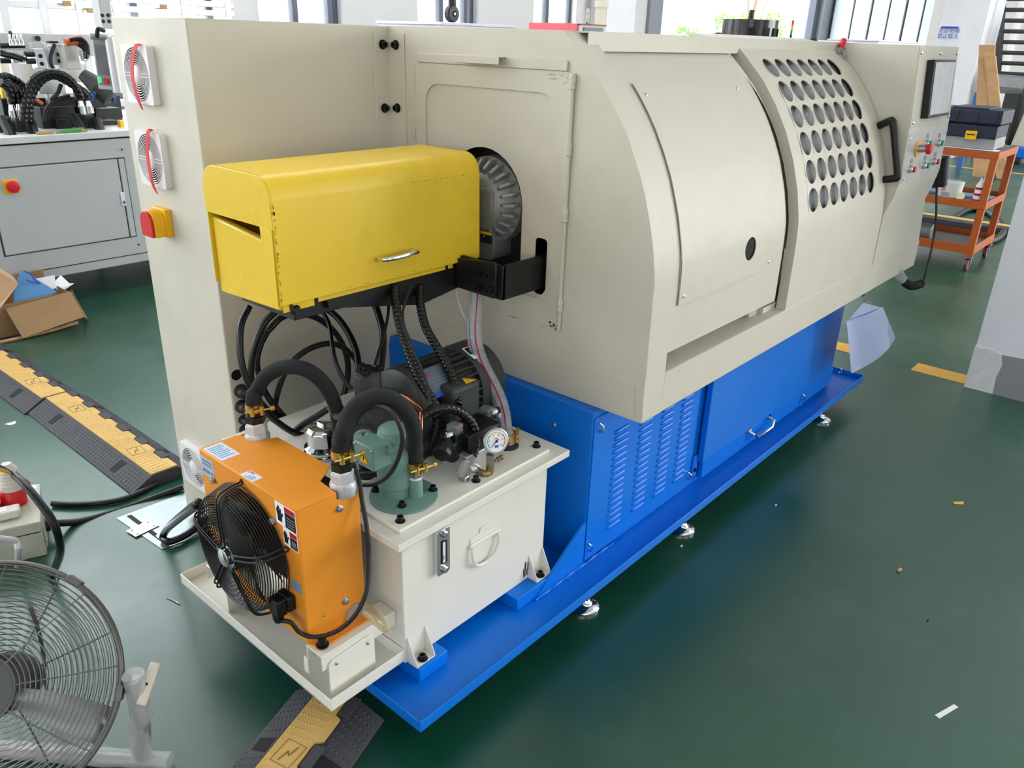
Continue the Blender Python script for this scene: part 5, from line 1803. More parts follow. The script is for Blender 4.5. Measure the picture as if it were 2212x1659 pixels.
def ramp(M, label):
    o = M @ V((0, .5, 0))
    t = thing('cable_ramp', (o.x, o.y, 0), label, 'cable ramp', 'cable ramps on the floor')
    L = .985
    b = MB(M)
    b.py([(-.130, 0), (.130, 0), (.130, .006), (.052, .050), (-.048, .050), (-.130, .006)], .0, L)
    b.build('ramp_body', RAMPB, t, bevel=.002)
    # raised lip along the hinge side and interlocking yellow lid
    lid = [(-.046, .004), (.036, .004)]
    y = .0
    k = 0
    tabs = 6
    st = L / (tabs * 2)
    edge = []
    for i in range(tabs):
        ya, yb_ = .004 + i * 2 * st, .004 + (i * 2 + 1) * st
        edge += [(.056, ya + .006), (.056, yb_ - .004), (.038, yb_ + .004), (.038, yb_ + st - .006)]
    edge = [(u, min(v, L - .004)) for u, v in edge]
    poly = [(-.046, .004), (.056, .004)] + edge[1:] + [(.038, L - .004), (-.046, L - .004)]
    ld = MB(M).pz(poly, .0502, .0560).build('lid', RAMPY, t, bevel=.001)
    lip = MB(M)
    for i in range(tabs):
        yb_ = .004 + (i * 2 + 1) * st
        lip.b2((.042, yb_ + .007, .050), (.070, min(yb_ + st - .008, L), .0555))
    lp_ = lip.build('hinge_knuckles', RAMPB, t, bevel=.001)
    lp_['kind'] = 'stuff'
    st_ = MB(M)
    for i in range(9):
        for j in range(46):
            x, yy = -.040 + i * .0088, .018 + j * .0211
            if abs(yy - .22) < .045 and abs(x - .0) < .034 or abs(yy - .77) < .045 and abs(x) < .034:
                continue
            i0 = len(st_.v)
            st_.v += [V((x - .003, yy - .003, .056)), V((x + .003, yy - .003, .056)), V((x + .003, yy + .003, .056)), V((x - .003, yy + .003, .056)), V((x, yy, .0585))]
            st_.f += [(i0, i0 + 1, i0 + 4), (i0 + 1, i0 + 2, i0 + 4), (i0 + 2, i0 + 3, i0 + 4), (i0 + 3, i0, i0 + 4)]
    o_ = st_.build('lid_studs', RAMPY, t, smooth=False, fix=False)
    o_['kind'] = 'stuff'
    st_ = MB(M)
    for s_ in (-1, 1):
        for i in range(6):
            for j in range(44):
                f_ = .12 + i * .145
                x0 = -.130 if s_ < 0 else .130
                x1 = -.048 if s_ < 0 else .052
                x, zz = x0 + (x1 - x0) * f_, .006 + .044 * f_
                yy = .022 + j * .0219
                if min(abs(yy - .20), abs(yy - .79)) < .035 and .25 < f_ < .9:
                    continue
                i0 = len(st_.v)
                w = .004
                st_.v += [V((x - w, yy - w, zz - .002 * -s_)), V((x + w, yy - w, zz + .002 * -s_)), V((x + w, yy + w, zz + .002 * -s_)), V((x - w, yy + w, zz - .002 * -s_)), V((x, yy, zz + .0026))]
                st_.f += [(i0, i0 + 1, i0 + 4), (i0 + 1, i0 + 2, i0 + 4), (i0 + 2, i0 + 3, i0 + 4), (i0 + 3, i0, i0 + 4)]
    o_ = st_.build('flank_studs', RAMPB, t, smooth=False, fix=False)
    o_['kind'] = 'stuff'
    for s_ in (-1, 1):
        for yy in (.20, .79):
            x0, x1 = (-.112, -.062) if s_ < 0 else (.114, .066)
            f0 = abs(x0 - s_ * .130) / (.082 if s_ < 0 else .078)
            f1 = abs(x1 - s_ * .130) / (.082 if s_ < 0 else .078)
            z0, z1 = .006 + .044 * f0 + .0012, .006 + .044 * f1 + .0012
            b = MB(M)
            q = [(x0, yy - .016, z0), (x0, yy + .022, z0), (x1, yy + .016, z1), (x1, yy - .028, z1)]
            b.v += [V(p) for p in q] + [V((p[0], p[1], p[2] - .006)) for p in q]
            b.f += [(0, 1, 2, 3), (7, 6, 5, 4), (0, 4, 5, 1), (1, 5, 6, 2), (2, 6, 7, 3), (3, 7, 4, 0)]
            b.build('grip_slot', VOID, t, smooth=False)
    for yy in (.22, .77):
        d = MB(M)
        Q = [(-.030, yy - .030), (.024, yy - .036), (.030, yy + .030), (-.024, yy + .036)]
        for a in range(4):
            p, q = Q[a], Q[(a + 1) % 4]
            d.tube([(p[0], p[1], .0562), (q[0], q[1], .0562)], .0012, 5)
        d.tube([(-.012, yy - .024, .0562), (-.004, yy + .006, .0562), (.004, yy - .006, .0562), (.012, yy + .024, .0562)], .0022, 5)
        o_ = d.build('etched_lightning', ETCH, ld, smooth=False)
    return t


ramp(Matrix.Translation((1.142, 2.70, 0)), 'yellow lidded cable ramp ending beside the beige cabinet, nearest of the row')
ramp(Matrix.Translation((1.128, 3.692, 0)) @ Matrix.Rotation(radians(1), 4, 'Z'), 'yellow lidded cable ramp further back towards the cardboard carton')
ramp(Matrix.Translation((-.015, .982, 0)) @ Matrix.Rotation(radians(-69.5), 4, 'Z'), 'yellow lidded cable ramp poking out below the corner of the cream drip tray')

# ---------------------------------------------------------------- floor hatch with steel lid and hinges
HAT = mat('scuffed_steel_plate', (158, 168, 168), 0.3, metal=.55, var=.08, scale=12, dirt=(90, 96, 96), dirt_amt=.5, dirt_scale=14)
MB().pz([(.905, 2.590), (.925, 2.300), (1.20, 2.262), (1.22, 2.575)], .0005, .003).build('hatch_plate', HAT, floor, smooth=False)
GRV = mat('hatch_groove', (52, 44, 36), .8)
MB().pz([(.935, 2.575), (.950, 2.572), (.958, 2.335), (1.20, 2.292), (1.20, 2.284), (.944, 2.322)], .003, .0042).build('hatch_groove', GRV, floor, smooth=False)
for (x, y) in ((.937, 2.458),):
    R_ = Matrix.Rotation(radians(6), 3, 'Z')
    MB().box((x, y, .0056), (.088, .058, .003), R_).build('hatch_hinge', CHROME, floor, bevel=.001)
    for dx in (-.030, .030):
        for dy in (-.017, .017):
            bolt(floor, V((x, y, .0071)) + R_ @ V((dx, dy, 0)), (0, 0, 1), .005, .003, STEEL, 'pan', 'hinge_screw')
MB().box((.955, 2.36, .0056), (.020, .05, .003)).build('hatch_hinge', CHROME, floor, bevel=.001)

# ---------------------------------------------------------------- grey socket box with red plugs, lower left
JR = Matrix.Translation((.66, 2.535, 0)) @ Matrix.Rotation(radians(-20), 4, 'Z')
JG = mat('beige_grey_box', (182, 184, 170), .5, var=.03, dirt=(120, 112, 96), dirt_amt=.4, dirt_scale=7)
jb = thing('socket_box', (.56, 2.65, 0), 'pale grey floor socket box with red plugs and thick black cables', 'socket box')
MB(JR).b2((-.30, .004, 0), (-.004, .262, .088)).build('box_body', JG, jb, bevel=.003)
MB(JR).b2((-.30, 0, .092), (0, .266, .130)).build('box_lid', JG, jb, bevel=.004)
MB(JR).b2((-.298, .006, .086), (-.008, .26, .094)).build('lid_gap', VOID, jb)
MB(JR).b2((-.004, .03, .012), (.001, .22, .118)).build('side_plate', JG, jb, bevel=.003)
for yy in (.05, .20):
    bolt(jb, JR @ V((.001, yy, .03)), JR.to_3x3() @ V((1, 0, 0)), .005, .003, STEEL, 'pan', 'screw')
MB(JR).b2((-.06, .235, .1302), (-.012, .262, .1308)).build('rating_label', PAPER, jb, smooth=False)
g_ = JR @ V((.0, .11, .05))
MB().lathe(g_, JR.to_3x3() @ V((1, 0, 0)), [(0, .022), (.012, .022), (.014, .017), (.03, .017)], 14).build('cable_gland', RUBBER, jb)
PL = mat('plug_cream_grip', (206, 200, 188), .55, var=.04)
pg = thing('power_plug', JR @ V((-.075, .16, .13)), 'upright red and cream industrial plug with ribbed grip on the socket box', 'plug')
p0 = JR @ V((-.075, .16, .13))
MB().lathe(p0, (.05, .0, 1), [(0, .040), (.05, .038), (.056, .034)], 22).build('plug_collar', RED, pg)
MB().lathe(p0 + V((.003, 0, .056)), (.02, .0, 1), [(0, .034)] + [(.006 + .012 * k + d, .034 - .001 * k - (.003 if d else 0)) for k in range(6) for d in (0, .009)] + [(.082, .020), (.092, .014)], 22).build('plug_grip', PL, pg)
MB().lathe(p0 + V((.030, .012, .066)), (.75, .1, .65), [(0, .020), (.006, .034), (.012, .034), (.016, .024)], 20).build('flip_lid', RED, pg)
pg = thing('power_plug', JR @ V((-.145, .13, .13)), 'red plug half out of view at the left edge on the socket box', 'plug')
p1_ = JR @ V((-.145, .13, .13))
MB().lathe(p1_, (0, 0, 1), [(0, .036), (.05, .034), (.055, .02)], 20).build('plug_collar', RED, pg)
MB().lathe(p1_ + V((0, 0, .055)), (-.2, 0, 1), [(0, .02), (.03, .018)], 14).build('plug_grip', PL, pg)
so = thing('adapter', JR @ V((-.12, .06, .13)), 'grubby white plug adapter lying on the socket box before the red plugs', 'adapter')
MB(JR).b2((-.17, .05, .1305), (-.055, .100, .160)).build('adapter_body', mat('grubby_white', (214, 210, 200), .5, var=.06, scale=20), so, bevel=.006)
MB(JR).b2((-.13, .060, .160), (-.09, .090, .1612)).build('adapter_label', PAPER, so, smooth=False)
wr = [(0.545,2.375,0.438),(0.56,2.379,0.424),(0.575,2.393,0.404),(0.585,2.39,0.391)]
for dz, mm, nm in ((.008, BLUEINK, 'blue_wire'), (0, YPL, 'yellow_wire'), (-.007, mat('green_wire', (60, 120, 70), .5), 'green_wire')):
    pass
cw = thing('stub_cable', wr[-1], 'thick black cable with bare blue and yellow wire ends over the socket box', 'cable')
for dz, mm, nm in ((.009, BLUEINK, 'blue_wire'), (0, YPL, 'yellow_wire'), (-.008, YPL, 'yellow_wire')):
    MB().tube(smooth_path([V(p) + V((0, 0, dz * (1 - i / 4))) for i, p in enumerate(wr)], 4), .0035, 7).build(nm, mm, cw)
hose('cable_sheath', [(0.585,2.39,0.391),(0.589,2.324,0.383),(0.596,2.258,0.351),(0.602,2.21,0.316),(0.607,2.201,0.263),(0.612,2.232,0.19),(0.616,2.314,0.097),(0.62,2.423,-0.005)], .0115, CABLE, cw, n=10)
hose('cable', [tuple(g_ + V((.02, -.006, 0)))] + [(0.79,2.655,0.01),(0.851,2.657,-0.004),(0.929,2.652,-0.009),(1.008,2.639,-0.006),(1.08,2.623,0.003),(1.16,2.599,0.016)], .0125, CABLE, None, 'thick black cable from the socket box under the beige cabinet, nearer of the pair', 'cable', n=10)
hose('cable', [(0.785,2.83,0.012),(0.836,2.768,0.012),(0.902,2.713,0.012),(0.971,2.681,0.012),(1.041,2.684,0.012),(1.103,2.701,0.012),(1.148,2.729,0.012),(1.183,2.77,0.012)], .0105, CABLE, None, 'thick black cable curving from the socket box into the yellow ramp', 'cable', n=10)
hn = MB().tube(smooth_path([(0.565,2.529,0.012), (0.531,2.33,0.176), (0.534,2.33,0.211), (0.52,2.33,0.228), (0.455,2.33,0.269), (0.433,2.33,0.271), (0.451,2.586,0.012)], 5), .009, 8)
tag(hn.build('plastic_hoop', LGREYP), 'pale grey plastic carrying hoop standing on the floor before the socket box', 'hoop')

# ---------------------------------------------------------------- big wire pedestal fan, lower left
FC = V((0.264,1.669,0.294))
fn = (V((-.697, -.596, .399)) + .26 * V((.659, -.751, .03)) + .26 * V((.282, .284, .916))).normalized()
fr = V((.659, -.751, .03))
fr = (fr - fn * fr.dot(fn)).normalized()
fu = fn.cross(fr)
FM = Matrix((fr, fu, fn)).transposed().to_4x4()
FM.translation = FC
fan = thing('floor_fan', (FC.x, FC.y, 0), 'big grey wire floor fan in the lower left corner with plastic wrapped stand', 'fan')
WIRE = mat('fan_wire_chrome', (128, 126, 124), .35, metal=.7, var=.05)
BAND = mat('fan_rim_grey', (112, 111, 108), .4, metal=.5, var=.04)
FR_ = .262


def ringset(rs, zf, r_):
    b = MB(FM)
    for rr in rs:
        b.tube([(rr * cos(2 * pi * k / 56), rr * sin(2 * pi * k / 56), zf(rr)) for k in range(56)], r_, 5, closed=True)
    return b


ringset([.072 + .0097 * k for k in range(20)], lambda q: .072 - .055 * (q / FR_) ** 3, .0013).build('front_rings', WIRE, fan, ang=60)['kind'] = 'stuff'
ringset([.070 + .0120 * k for k in range(16)], lambda q: -.085 + .07 * (q / FR_) ** 4, .0013).build('rear_rings', WIRE, fan, ang=60)['kind'] = 'stuff'
for k in range(9):
    a = 2 * pi * k / 9 + .16
    p = [(q * cos(a), q * sin(a), .070 - .055 * (q / FR_) ** 3) for q in (.065, .12, .18, .22, .262)]
    MB(FM).tube(p, .0017, 6).build('front_spoke', WIRE, fan)
    p = [(q * cos(a + .3), q * sin(a + .3), -.087 + .07 * (q / FR_) ** 4) for q in (.03, .10, .18, .22, .262)]
    MB(FM).tube(p, .0020, 6).build('rear_spoke', WIRE, fan)
for zz in (.015, .003, -.010):
    MB(FM).tube([(FR_ * cos(2 * pi * k / 72), FR_ * sin(2 * pi * k / 72), zz) for k in range(72)], .0055 if zz == .003 else .0042, 8, closed=True).build('rim_ring', BAND, fan, ang=60)
for a in (-.06, 1.0, 2.1, 3.3, 4.4, 5.3):
    MB(FM).box((FR_ * cos(a) * 1.005, FR_ * sin(a) * 1.005, .003), (.013, .034, .036), Matrix.Rotation(a, 3, 'Z')).build('rim_clip', BAND, fan, bevel=.002)
MB(FM).lathe((0, 0, .062), (0, 0, 1), [(0, .074), (.006, .074), (.010, .066)], 36).build('centre_badge', mat('fan_badge_grey', (84, 86, 86), .5, var=.04), fan)
MB(FM).lathe((0, 0, -.16), (0, 0, 1), [(0, .05), (.02, .066), (.13, .066), (.15, .03), (.20, .02)], 28).build('fan_motor', mat('fan_motor_grey', (70, 72, 72), .5), fan)
BLD = mat('fan_blade_metal', (158, 162, 162), .45, metal=.5, var=.03)
for k in range(3):
    b = MB(FM)
    a0 = radians(100 + 120 * k)
    for j in range(7):
        rr = .055 + j * .0335
        for s_, t in ((0, -.22), (1, .24)):
            a = a0 + t * (1.15 - .09 * j)
            b.v.append(V((rr * cos(a), rr * sin(a), .012 - s_ * .035)))
    for j in range(6):
        b.f.append((2 * j, 2 * j + 1, 2 * j + 3, 2 * j + 2))
    o = b.build('fan_blade', BLD, fan, fix=False)
    sd = o.modifiers.new('thick', 'SOLIDIFY')
    sd.thickness = .0015
pv = FC + fr * .284
MB().cyl(FC + fr * .255, FC + fr * .318, .008, n=10).build('pivot_bolt', BLACK, fan)
MB().lathe(FC + fr * .276, fr, [(0, .020), (.006, .020), (.008, .016)], 16).build('pivot_washer', BLACK, fan)
kn = MB()
KC = FC + fr * .302
KR = Matrix((fr, fu, fn)).transposed()
kn.lathe(KC - fr * .014, fr, [(0, .012), (.022, .012), (.026, .009)], 14)
kn.box(KC + fr * .016, (.022, .092, .014), KR @ Matrix.Rotation(radians(-14), 3, 'Z'))
kn.build('wing_knob', mat('ivory_knob', (212, 206, 188), .5, var=.05), fan, bevel=.004)
TUBE = mat('fan_stand_tube', (170, 168, 166), .35, metal=.5, var=.04)
yk = V((pv.x + .004, pv.y - .006, 0))
MB().tube(smooth_path([pv + V((.004, -.006, .015)), pv + V((.004, -.006, -.12)), yk + V((-.01, .02, .06)), yk + V((-.03, .05, .018)), yk + V((-.25, .33, .018)), yk + V((-.42, .52, .018))], 6), .016, 12).build('stand_tube', TUBE, fan, ang=60)
WRAP = mat('plastic_wrap', (206, 208, 208), .24, alpha=.46, var=.08, scale=20, bump=1.0, bscale=26)


def wrapmod(r0):
    return lambda L, a: r0 * (1 + .07 * sin(a * 3 + L * 22) + .05 * sin(a * 7 - L * 60) + .04 * sin(L * 90 + a * 2))


MB().tube(resample([pv + V((.004, -.006, .03)), pv + V((.004, -.006, -.10)), yk + V((-.003, .008, .15)), yk + V((-.01, .02, .03))], .008), .023, 18, mod=wrapmod(.023)).build('plastic_sleeve', WRAP, fan, ang=70)
MB().tube(resample([yk + V((.03, -.03, .022)), yk + V((-.04, .06, .022)), yk + V((-.25, .33, .022))], .009), .034, 18, mod=lambda L, a: wrapmod(.021)(L, a)).build('plastic_sleeve', WRAP, fan, ang=70)
hose('power_lead', [(0.36,1.595,0.495),(0.382,1.676,0.373),(0.407,1.801,0.199),(0.431,1.964,-0.013),(0.458,2.133,-0.261),(0.481,2.246,-0.465),(0.5,2.269,-0.578)], .0045, mat('grey_brown_lead', (92, 88, 80), .5), fan, n=8)

# ---------------------------------------------------------------- carton with rubbish
ct = thing('cardboard_carton', (1.45, 4.95, 0), 'torn brown cardboard carton full of waste paper on the floor', 'carton')
b = MB()
cx0, cx1, cy0, cy1, ch = .92, 1.66, 4.78, 5.14, .185
b.b2((cx0, cy0, .002), (cx1, cy1, .006))
b.build('carton_bottom', CARDB, ct)
for a, b_ in (((cx0, cy0, .004), (cx0 + .005, cy1, ch)), ((cx1 - .005, cy0, .004), (cx1, cy1, ch)), ((cx0, cy0, .004), (cx1, cy0 + .005, ch)), ((cx0, cy1 - .005, .004), (cx1, cy1, ch + .06))):
    MB().b2(a, b_).build('carton_side', CARDB, ct)
fl = [(1.319,4.775,0.16),(1.666,4.775,0.187),(1.67,4.66,0.06),(1.338,4.66,0.016)]
b = MB()
b.v += [V(p) for p in fl] + [V(p) + V((0, -.004, 0.003)) for p in fl]
b.f += [(0, 1, 2, 3), (7, 6, 5, 4), (0, 4, 5, 1), (1, 5, 6, 2), (2, 6, 7, 3), (3, 7, 4, 0)]
b.build('carton_flap', CARDB, ct, smooth=False)
fl = [(1.679,4.8,0.187),(1.677,4.68,0.053),(1.737,4.8,-0.01),(1.722,4.9,0.118)]
b = MB()
b.v += [V(p) for p in fl] + [V(p) + V((.004, 0, 0.002)) for p in fl]
b.f += [(0, 1, 2, 3), (7, 6, 5, 4), (0, 4, 5, 1), (1, 5, 6, 2), (2, 6, 7, 3), (3, 7, 4, 0)]
b.build('carton_flap', CARDB, ct, smooth=False)
TAPE = mat('crinkled_clear_tape', (196, 160, 120), .25, alpha=.8, var=.12, scale=12, bump=.6, bscale=40)
MB().tube([(1.12, 4.70, .010), (1.30, 4.69, .012), (1.5, 4.70, .012), (1.655, 4.735, .012)], .012, 6, mod=wrapmod(.010)).build('tape_edge', TAPE, ct)


def slab(name, pts, th, m, label, cat, grp=None):
    """thin sheet through the given corner points with a real thickness"""
    P = [V(p) for p in pts]
    n_ = (P[1] - P[0]).cross(P[-1] - P[0]).normalized() * th
    b = MB()
    k = len(P)
    b.v += P + [p + n_ for p in P]
    b.f += [tuple(range(k)), tuple(reversed(range(k, 2 * k)))] + [(i, (i + 1) % k, k + (i + 1) % k, k + i) for i in range(k)]
    return tag(b.build(name, m, None, smooth=False), label, cat, grp)


fo = slab('folder', [(1.469,4.86,0.334),(1.614,4.83,0.182),(1.373,4.82,0.137),(1.406,4.84,0.24)], .02, mat('blue_folder', (96, 152, 206), .5, var=.06), 'blue plastic folder sticking out of the brown carton', 'folder')
hose('cord_loop', [(1.471,4.84,0.33),(1.494,4.82,0.314),(1.508,4.815,0.275),(1.527,4.81,0.256),(1.492,4.8,0.271),(1.466,4.81,0.287)], .004, BLUEINK, None, 'dark blue cord loop on the blue folder in the carton', 'cord', n=6)
slab('paper_sheet', [(1.557,4.95,0.248),(1.658,4.95,0.25),(1.641,4.92,0.182),(1.599,4.92,0.174)], .006, PAPER, 'crumpled white printed paper behind the blue folder in the carton', 'paper')
slab('paper_sheet', [(1.658,4.97,0.207),(1.707,5,0.23),(1.732,4.96,0.183),(1.758,4.96,0.178),(1.668,4.93,0.152),(1.645,4.93,0.17)], .006, PAPER, 'white paper sheet curling over the right edge of the carton', 'paper')
wd = MB()
wp = [(1.285,4.8,0.401),(1.342,4.8,0.358),(1.418,4.8,0.278),(1.297,4.76,0.179),(1.215,4.76,0.13)]
b = MB()
P = [V(p) for p in wp]
k = len(P)
n_ = V((0, .06, .03))
b.v += P + [p + n_ for p in P]
b.f += [tuple(range(k)), tuple(reversed(range(k, 2 * k)))] + [(i, (i + 1) % k, k + (i + 1) % k, k + i) for i in range(k)]
tag(b.build('wrapped_block', mat('taped_wood', (206, 164, 126), .4, var=.16, scale=6, coat=.5), smooth=False), 'tape wrapped pale wooden block leaning in the left of the carton', 'block')

# ---------------------------------------------------------------- litter on the floor
MB_ = MB().pz([(1.945,0.164),(2.02,0.137),(2.017,0.126),(1.94,0.152)], .0003, .0018)
tag(MB_.build('paper_strip', PAPER, smooth=False), 'short white paper strip on the dark green floor at lower right', 'paper')
MB_ = MB().pz([(3.146,0.423),(3.179,0.393),(3.155,0.389),(3.133,0.416)], .0003, .0018)
tag(MB_.build('tape_scrap', YPL, smooth=False), 'tiny yellow tape scrap on the floor right of the machine', 'tape')
MB_ = MB().pz([(0.905,3.65),(0.95,3.649),(0.937,3.623),(0.918,3.624)], .0003, .002)
tag(MB_.build('paper_scrap', PAPER, smooth=False), 'small white paper scrap on the floor left of the cable ramps', 'paper')
q = V((2.535,0.439,0))
tag(MB().lathe(q + V((-.012, 0, .005)), (1, -.2, 0), [(0, .001), (.006, .005), (.018, .006), (.026, .002)], 8).build('leaf_crumb', WOOD), 'small brown crumb on the green floor in the open area', 'crumb')
for (px_, lb) in (((2.152,1.043,0), 'white speck on the dark floor below the middle levelling foot'), ((2.637,0.917,0), 'white speck on the dark floor out from the blue tray'), ((2.334,0.29,0), 'small black speck on the open green floor')):
    m_ = INK if 'black' in lb else PAPER
    tag(MB().box(V(px_) + V((0, 0, .002)), (.008, .005, .003)).build('speck', m_, smooth=False), lb, 'speck')
hose('wire_offcut', [(0.815,2.054,0.003),(0.821,2.032,0.003),(0.824,2.014,0.003),(0.827,1.998,0.003)], .0018, STEEL, None, 'short bent grey wire offcut on the bright floor beside the cooler tray', 'wire', n=6)

# ---------------------------------------------------------------- grey assembly machine at the back left
gm = thing('assembly_machine', (2.0, 5.6, 0), 'large grey assembly machine with a cabinet base and an open frame behind the beige cabinet', 'machine')
MX0, MX1, GY = .55, 3.7, 5.20
MB().b2((MX0, GY, .225), (MX1, 6.45, .955)).build('cabinet_body', GREYM, gm, bevel=.004)
MB().b2((MX0, GY + .012, .165), (MX1, 6.4, .218)).build('skirt_beam', GREYM, gm, bevel=.004)
MB().b2((MX0, GY + .02, .215), (MX1, 6.4, .228)).build('shadow_gap', VOID, gm)
MB().b2((MX0, GY - .015, .962), (MX1, 6.5, 1.0)).build('table_top', mat('grey_table', (206, 209, 209), .4, var=.02), gm, bevel=.004)
MB().b2((MX0, GY - .004, .953), (MX1, 6.4, .963)).build('table_seam', VOID, gm)
for x in (.75, 2.45, 3.5):
    for y in (5.32, 6.3):
        MB().lathe((x, y, 0), (0, 0, 1), [(0, .045), (.012, .045), (.02, .02), (.17, .018)], 14).build('machine_foot', BLACK, gm)
dx0, dx1, dz0, dz1 = 1.502, 2.247, 0.345, 0.832
dd = MB().b2((dx0, GY - .010, dz0), (dx1 - .02, GY + .002, dz1)).build('cabinet_door', GREYM, gm, bevel=.003)
MB().b2((dx0 - .008, GY - .002, dz0 - .008), (dx1 + .03, GY + .001, dz1 + .008)).build('door_gap', mat('dark_seam', (70, 72, 72), .7), gm)
MB().b2((dx1 - .012, GY - .012, dz0), (dx1 + .022, GY + .002, dz1)).build('door_stile', GREYM, gm, bevel=.003)
hk = (2.222,5.185,0.588)
MB().box(hk, (.026, .008, .085)).build('door_latch', WHITEP, dd, bevel=.003)
MB().box(V(hk) + V((.002, -.006, -.02)), (.012, .006, .018)).build('latch_button', BLUEINK, dd, bevel=.002)
sp_ = V((1.606,5.19,0.731))
MB().box(sp_, (.080, .012, .078)).build('switch_plate', YPL, dd, bevel=.002)
MB().lathe(sp_ + V((.006, -.006, 0)), (0, -1, 0), [(0, .033), (.02, .033), (.022, .028)], 24).build('switch_knob', RED, dd)
bolt(gm, (2.263,5.185,0.888), (0, -1, 0), .006, .004, BLACK, 'pan', 'screw')
bolt(gm, (2.279,5.195,0.285), (0, -1, 0), .006, .004, BLACK, 'pan', 'screw')
# frame of aluminium profiles
PRO = mat('aluminium_profile', (204, 207, 210), .35, metal=.4, var=.03)
for px_ in (10, 94, 172, 226, 400, 485):
    p = V((2.059, 6.1, 0)) if px_ == 10 else None
xsF = [2.059,2.292,2.522,2.766,3.272,3.629]
for i, x in enumerate(xsF):
    MB().b2((x - .025, 6.075, 1.0), (x + .025, 6.125, 2.35)).build('profile_post', PRO, gm, bevel=.003)
for zz in (1.70, 1.76, 2.3):
    MB().b2((xsF[0] - .5, 6.08, zz - .02), (xsF[-1] + .05, 6.12, zz + .02)).build('profile_rail', PRO, gm, bevel=.003)
for i in range(len(xsF) - 1):
    MB().b2((xsF[i] + .03, 6.098, 1.53), (xsF[i + 1] - .03, 6.102, 1.68)).build('guard_window', GLASS, gm, smooth=False)
for px_, py_ in ((144, 8), (194, 24), (352, 15)):
    pass
for q in ((2.435,6.05,1.718), (2.582,6.05,1.68), (3.098,6.05,1.725)):
    MB().box(q, (.05, .02, .03)).build('sensor_bracket', mat('tan_bracket', (176, 140, 84), .5), gm, bevel=.003)
# crossbeam with slide units
zb_ = 1.493
MB().b2((MX0, 5.80, zb_ - .09), (xsF[3] - .05, 5.90, zb_ + .04)).build('cross_beam', GREYM, gm, bevel=.003)
MB().lathe((2.118,5.79,1.505), (0, -1, 0), [(0, .016), (.01, .016)], 14).build('beam_plug', INK, gm)


def pbox(name, a, b_, y, d, m, bev=.004, par=None):
    """box whose front face spans the two given corner points"""
    x0, z0, x1, z1 = min(a[0], b_[0]), min(a[2], b_[2]), max(a[0], b_[0]), max(a[2], b_[2])
    return MB().b2((x0, y, z0), (x1, y + d, z1)).build(name, m, par or gm, bevel=bev)


pbox('slide_block', (2.02,5.6,1.451), (2.074,5.6,1.339), 5.6, .08, ALUB)
pbox('slide_block', (2.107,5.62,1.47), (2.164,5.62,1.359), 5.62, .07, PRO)
pbox('slide_rail', (2.027,5.66,1.483), (2.031,5.66,1.332), 5.66, .05, PRO)
pbox('slide_rail', (2.111,5.66,1.485), (2.103,5.66,1.326), 5.66, .05, PRO)
for q in ((88, 121), (91, 138), (126, 118), (128, 132), (104, 137), (108, 121)):
    pass
for q in [(2.047,5.598,1.41),(2.047,5.598,1.366),(2.15,5.598,1.419),(2.149,5.598,1.382)]:
    bolt(gm, q, (0, -1, 0), .008, .006, BLACK)
pbox('bracket_plate', (2.096,5.6,1.496), (2.147,5.6,1.484), 5.55, .06, BLACK)
pbox('sensor_box', (2.152,5.5,1.479), (2.233,5.5,1.337), 5.5, .12, mat('beige_grey_cover', (196, 194, 184), .5, var=.03))
MB().lathe((2.165,5.5,1.49), (.9, 0, .15), [(0, .022), (.05, .022), (.06, .03), (.10, .03)], 12).build('cable_plug', mat('orange_plug', (206, 96, 50), .5), gm)
pbox('valve_bank', (1.857,5.5,1.445), (1.922,5.5,1.375), 5.5, .07, PRO)
for k, px_ in enumerate([(1.864,5.5,1.47),(1.884,5.5,1.47),(1.904,5.5,1.471),(1.924,5.5,1.471)]):
    MB().lathe(px_, (0, 0, 1), [(0, .012), (.03, .010), (.04, .006), (.06, .006)], 10).build('air_fitting', CHROME, gm)
for q in [((1.819,5.55,1.466),(1.949,5.55,1.47)),((1.929,5.5,1.423),(1.978,5.5,1.424)),((1.927,5.5,1.385),(1.975,5.5,1.385)),((1.787,5.5,1.388),(1.84,5.5,1.388))]:
    MB().cyl(q[0], q[1], .016, n=12).build('air_cylinder', BLACK, gm)
CBT = [
    [(1.781,5.45,1.441),(1.807,5.45,1.427),(1.844,5.45,1.42),(1.884,5.45,1.407),(1.914,5.45,1.397)],
    [(1.774,5.44,1.424),(1.807,5.443,1.415),(1.845,5.446,1.407),(1.888,5.45,1.392)],
    [(1.905,5.6,1.538),(1.888,5.568,1.509),(1.879,5.542,1.484),(1.873,5.52,1.465)],
    [(1.904,5.6,1.533),(1.91,5.572,1.514),(1.911,5.544,1.49),(1.908,5.52,1.468)],
    [(2.103,5.5,1.481),(2.083,5.5,1.447),(2.066,5.5,1.411),(2.061,5.5,1.375),(2.069,5.5,1.344)],
    [(2.172,5.45,1.506),(2.208,5.437,1.51),(2.235,5.425,1.493),(2.247,5.413,1.465),(2.248,5.4,1.426)],
    [(2.188,5.42,1.512),(2.228,5.413,1.513),(2.252,5.406,1.48),(2.248,5.4,1.442)],
    [(2.204,5.42,1.482),(2.23,5.413,1.462),(2.245,5.407,1.441),(2.231,5.4,1.405)],
]
for p in CBT:
    hose('machine_cable', p, .012, CABLE, gm, n=7)
pbox('connector', (2.22,5.42,1.451), (2.247,5.42,1.389), 5.42, .04, ALUB)
pbox('tool_bed', (1.834,5.95,1.146), (2.643,5.95,0.885), 5.95, .2, BLACK)
pbox('tool_block', (2.009,5.45,1.057), (2.101,5.45,0.97), 5.45, .15, BLACK)
pbox('tool_block', (2.297,5.5,1.028), (2.413,5.5,0.941), 5.5, .2, IRON)
